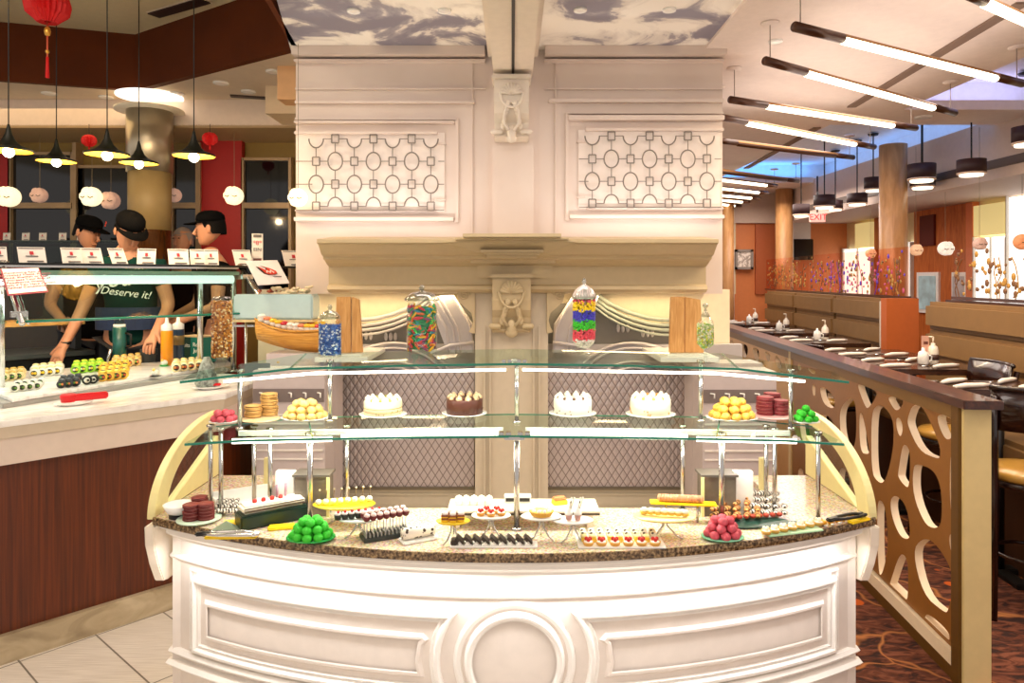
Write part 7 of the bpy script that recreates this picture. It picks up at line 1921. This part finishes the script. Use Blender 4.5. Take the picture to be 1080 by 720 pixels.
def person(name, label, base, yaw, s, arms, shirt, head_yaw=0, pitch=0, hair='cap', capm=BLK, headoff=(0, 0, 0), sleeves='short', lean=0, hairm=HAIRB, hand=None, skin=SKIN, badge=False):
    r = thing(name, label, 'person', base, yaw); S = s
    # skeleton (local, facing -Y)
    V = [(0, 0, .95), (0, 0, 1.12), (0, -.01-lean*.4, 1.30), (0, -.01-lean*.8, 1.42), (0, -.015-lean, 1.50), (0, -.02-lean*1.1, 1.56)]
    R = [(.15, .11), (.145, .10), (.165, .11), (.13, .09), (.06, .06), (.055, .055)]
    E = [(0, 1), (1, 2), (2, 3), (3, 4), (4, 5)]
    def add(p, rr, par): V.append(p); R.append(rr if isinstance(rr, tuple) else (rr, rr)); E.append((par, len(V)-1)); return len(V)-1
    for sx in (-1, 1):
        a = add((sx*.10, 0, .86), .095, 0); b_ = add((sx*.11, 0, .50), .062, a); c_ = add((sx*.11, .01, .10), .040, b_); add((sx*.12, -.12, .04), .035, c_)
    armv = []
    for sx, (el, wr) in zip((-1, 1), arms):
        sh = add((sx*.175, -.01-lean*.8, 1.40), .058, 3); e = add(el, .042, sh); w = add(wr, .028, e); d = (Vector(wr)-Vector(el)).normalized()
        pm = Vector(wr)+d*.06; pw = add(tuple(pm), (.036, .020), w)
        side = d.cross(Vector((0, -1, 0))); side = side.normalized() if side.length > .1 else Vector((1, 0, 0))
        up = side.cross(d).normalized()
        for fi, (off, ln) in enumerate(((-.026, .062), (-.009, .07), (.009, .066), (.026, .052))):
            b0 = add(tuple(pm+d*.02+side*off), .0105, pw); b1_ = add(tuple(pm+d*(.02+ln*.55)+side*off*1.1-up*.012), .0095, b0); add(tuple(pm+d*(.02+ln*.85)+side*off*1.1-up*.035), .008, b1_)
        t0 = add(tuple(Vector(wr)+d*.03+side*sx*-.035), .011, w); add(tuple(Vector(wr)+d*.065+side*sx*-.052-up*.012), .009, t0)
        armv.append((sh, e, w))
    sc = lambda p: tuple(Vector(p)*S)
    body = skinmesh('body', [sc(v) for v in V], E, [(a*S, b_*S) for a, b_ in R], skin, r)
    hc = Vector((headoff[0], -.02-lean*1.2+headoff[1], 1.655+headoff[2]))*S
    hm = MB(); M = head_mesh(hm, hc, head_yaw, pitch, S)
    hm_o = hm.build('head_tmp', skin, None)
    # join head into body mesh
    bm = bmesh.new(); bm.from_mesh(body.data); bm.from_mesh(hm_o.data); bm.to_mesh(body.data); bm.free(); bpy.data.objects.remove(hm_o)
    body.data.polygons.foreach_set('use_smooth', [True]*len(body.data.polygons))
    # features
    ey = MB()
    for sx in (-1, 1): ey.ball((sx*.028, -.0865, .020), .0085, 8, (1.3, .6, .6), M)
    ey.build('eyes', mat('eye_dark', '#1a120e', .2), r)
    eb = MB()
    for sx in (-1, 1): eb.tube([(sx*.014, -.092, .040), (sx*.030, -.089, .045), (sx*.046, -.078, .040)], .004, 5, M=M)
    eb.build('eyebrows', hairm, r)
    ha = MB(); prof = []
    vs = []; fs = []; n = 24; k = 0
    rows = [(-.045, .35, 1), (-.01, .2, 1), (.03, .0, 0), (.06, .0, 0), (.09, 0, 0), (.112, 0, 0), (.124, 0, 0)]
    for z, _, _2 in rows:
        t = max(0, min(1, (z+.02)/.145)); rx = .079*math.sqrt(max(.02, 1-t**3)); ry = .099*math.sqrt(max(.02, 1-t**3))
        for i in range(n):
            a = 2*PI*i/n; y = ry*math.sin(a)+.008; x = rx*math.cos(a); zz = z
            if z < .05 and y < -.03: zz = .052+.01*(z+.05); 
            if z < .02 and -.03 <= y < .01: zz = max(z, .0)
            vs.append((x, y, zz))
    for q in range(len(rows)-1):
        for i in range(n): j = (i+1) % n; fs.append((q*n+i, q*n+j, (q+1)*n+j, (q+1)*n+i))
    fs.append(tuple(range((len(rows)-1)*n, len(rows)*n)))
    ha.add(vs, fs, True, M).build('hair', hairm, r)
    if hair == 'cap':
        cp = MB(); cp.lathe([(.080, .0), (.084, .02), (.080, .045), (.065, .066), (.038, .078), (0, .082)], (0, 0, 0), 24, M @ Matrix.Translation((0, .004, .042)), sy=1.16); 
        crn = cp.build('cap_crown', capm, r)
        br = MB(); vs = []
        for i in range(13):
            a = PI+PI*i/12; vs.append((.088*math.cos(a), .10*math.sin(a), .044)); 
        for i in range(13):
            a = PI+PI*i/12; vs.append((.092*math.cos(a), .10*math.sin(a)-.075*abs(math.sin(a))**.6, .036))
        br.add(vs+[(x, y, z-.005) for x, y, z in vs], [(i, i+1, 14+i, 13+i) for i in range(12)]+[(26+i, 39+i, 40+i, 27+i) for i in range(12)]+[(13+i, 14+i, 40+i, 39+i) for i in range(12)], True, M).build('cap_brim', capm, crn)
        if badge: MB().box((.0, -.098, .085), (.03, .006, .035), M @ Matrix.Rotation(.9 if badge > 0 else -.9, 4, 'Z')).build('cap_badge', mat('badge_red', '#d03a2a', .5), crn)
    elif hair == 'short':
        pass
    # shirt: torso + short sleeves, trousers
    tv = [(0, 0, .88), V[0], V[1], V[2], V[3], tuple(Vector(V[3])*.4+Vector(V[4])*.6)]; trr = [(.17, .13), (.172, .13), (.162, .118), (.182, .126), (.148, .105), (.075, .072)]; te = [(0, 1), (1, 2), (2, 3), (3, 4), (4, 5)]
    for sh, e, w in armv:
        A_ = Vector(V[sh]); B_ = Vector(V[e]); f = .55 if sleeves == 'short' else 1.0
        tv.append(tuple(A_)); trr.append((.074, .074)); te.append((4, len(tv)-1)); tv.append(tuple(A_.lerp(B_, f))); trr.append((.062, .062)); te.append((len(tv)-2, len(tv)-1))
        if sleeves == 'long': tv.append(tuple(B_.lerp(Vector(V[w]), .9))); trr.append((.042, .042)); te.append((len(tv)-2, len(tv)-1))
    skinmesh('shirt', [sc(v) for v in tv], te, [(a*S, b_*S) for a, b_ in trr], shirt, r)
    lv = [(0, 0, 1.0)]; lr = [(.155, .12)]; le = []
    for sx in (-1, 1):
        i0 = len(lv); lv += [(sx*.10, 0, .86), (sx*.11, 0, .50), (sx*.11, .01, .08)]; lr += [(.108, .108), (.08, .08), (.062, .062)]; le += [(0, i0), (i0, i0+1), (i0+1, i0+2)]
    skinmesh('trousers', [sc(v) for v in lv], le, [(a*S, b_*S) for a, b_ in lr], mat('dark_trousers', '#1b1d24', .8), r)
    return r, M
PZ = .2
# bowed worker whose shirt shows the script
S2 = 1.13
base = Vector((at(133, 0, 5.12).x, 5.2, PZ))
hd = at(133, 258, 5.0)
p2, M2 = person('person', 'person in black cap and dark green lettered shirt, head bowed, bare arm reaching down', base, .10, S2,
    [((-.26, -.08, 1.14), (-.30, -.24, .91)), ((.25, -.05, 1.15), (.24, -.26, .98))], TEAL, head_yaw=.75, pitch=.6, headoff=(.03, -.04, -.03), lean=.05)
# apron + lettering on chest
ap_ = MB(); _p = [(.215*math.cos(a), .165*math.sin(a)) for a in [PI+.35+(PI-.7)*i/12 for i in range(13)]]
ap_.prism([(x*S2, y*S2) for x, y in _p]+[(x*S2*.95, y*S2*.94) for x, y in reversed(_p)], .16, z0=1.0*S2).build('blue_apron', mat('navy_apron', '#1d2f52', .8), p2)
text_mesh('shirt_lettering', 'you', .16, mat('white_print', '#f2f2ee', .6), Matrix.Translation((-.03, -.205*S2, 1.315*S2)) @ Matrix.Rotation(PI/2, 4, 'X') @ Matrix.Rotation(.1, 4, 'Z'), p2, shear=.35)
text_mesh('shirt_lettering', 'Deserve it!', .075, mat('white_print', '#f2f2ee', .6), Matrix.Translation((.05, -.205*S2, 1.235*S2)) @ Matrix.Rotation(PI/2, 4, 'X') @ Matrix.Rotation(-.12, 4, 'Z'), p2, shear=.3)
MB().tube([(-.15, -.2*S2, 1.32*S2), (-.12, -.205*S2, 1.255*S2), (-.09, -.2*S2, 1.35*S2)], .007, 6).build('lettering_tail', mat('white_print', '#f2f2ee'), p2)
MB().box((.13, -.2*S2, 1.325*S2), (.06, .004, .03)).build('red_print', mat('print_red', '#b8404a', .6), p2)
MB().lathe([(.034, -.01), (.036, 0), (.034, .01)], (0, 0, 0), 16, Matrix.Translation(Vector((-.295, -.225, .93))*S2)).build('wrist_watch', BLACK, p2)
# profile worker right
p3, M3 = person('person', 'person in black cap and black shirt seen in profile facing left before the red wall', Vector((at(225, 0, 5.55).x, 5.55, PZ)), -.9, 1.12,
    [((-.23, -.04, 1.15), (-.15, -.26, 1.05)), ((.23, -.04, 1.15), (.15, -.28, 1.05))], BLK, head_yaw=-.55, pitch=.05, headoff=(0, 0, .03))
# leftmost worker
p1, M1 = person('person', 'leftmost person in black cap with red badge, face turned down to the right', Vector((at(92, 0, 5.85).x, 5.85, PZ)), .7, 1.12,
    [((-.25, -.12, 1.15), (-.20, -.34, 1.05)), ((.25, -.12, 1.15), (.18, -.36, 1.05))], BLK, head_yaw=.6, pitch=.30, headoff=(0, 0, .02), badge=1)
# grey haired man
p4, M4 = person('person', 'person with short grey hair in the background left of the profile worker', Vector((at(192, 0, 6.6).x, 6.62, PZ)), .2, 1.05,
    [((-.24, .03, 1.13), (-.24, -.02, .88)), ((.24, .03, 1.13), (.24, -.02, .88))], BLK, head_yaw=-.4, hair='short', hairm=mat('grey_hair', '#9a9088', .7), headoff=(0, 0, .1))
for n, pp in enumerate((p1, p2, p3, p4)): pass
# ================================================================ LIGHT
w = bpy.data.worlds.new('world'); bpy.context.scene.world = w; w.use_nodes = True
bg = w.node_tree.nodes['Background']; bg.inputs[0].default_value = lin('#fff5ee'); bg.inputs[1].default_value = .75
area('room_light', (0, .6, 3.05), 2.0, 37, '#fff3ea', (0, 0, 0), 2.4)
area('room_light', (0, 3.0, 2.92), 1.8, 20, '#fff3ea', (0, 0, 0), .5)
area('room_light', (-2.6, 2.6, 3.6), 1.6, 60, '#ffe9cf', (0, 0, 0), 1.2)
area('room_light', (3.0, 2.2, 3.05), 2.0, 48, '#ffefe2', (0, 0, 0), 2.0)
area('room_light', (2.6, 6.5, 3.05), 1.2, 48, '#ffefe2', (0, 0, 0), 3.0)
area('room_light', (3.6, 10.0, 2.9), 1.4, 60, '#ffefe2', (0, 0, 0), 2.4)
area('left_back_light', (-4.2, 6.2, 3.2), 2.5, 8, '#ffd9a0', (0, 0, 0), .6)
# wall washers behind the cornice and the fretwork
area('wall_washer', (.0, 4.05, 3.10), 2.4, 3, '#fff3ea', (-.35, 0, 0), .12)
for s in (-1, 1): area('cornice_uplight', (s*.85, 4.27, 1.97), .95, 2.6, '#fff4f0', (PI-.15, 0, 0), .06)
area('dining_ceiling_fill', (2.2, 4.6, 2.84), 1.2, 9, '#fff0e6', (PI, 0, 0), 2.6)  # added fill without a fixture, brightens the dining ceiling from below
area('recess_light', (0, 4.72, 1.585), 2.5, 9, '#ffe3b0', (0, 0, 0), .08)
# strip under the granite lip, lighting the case front
for s in (-1, 1):
    for x, yo in ((.33, 2.275), (.95, 2.43)):
        area('lip_light', (s*x, yo, ZC-.098), .6, 1.9, '#ffffff', (.0, 0, s*math.asin(x/R0)), .03)
# shelf lights
for s in (-1, 1):
    area('shelf_light', (s*.5, 2.55, 1.345), .9, 3.0, '#fff6ea', (0, 0, s*.06), .03)
    area('shelf_light', (s*.5, 2.50, 1.130), .9, 3.2, '#fff6ea', (0, 0, s*.06), .03)
area('sushi_light', lc_(0, gn-.05, 1.62), 2.2, 8, '#f6fff8', (0, 0, rot), .05)
sc = bpy.context.scene; vs_ = sc.view_settings; vs_.view_transform = 'Standard'; vs_.look = 'None'; vs_.gamma = 1; vs_.exposure = 0
try: vs_.use_curve_mapping = False
except Exception: pass
sc.cycles.max_bounces = 8; sc.cycles.transparent_max_bounces = 24; sc.cycles.caustics_reflective = False; sc.cycles.caustics_refractive = False
try: sc.cycles.use_denoising = True
except Exception: pass
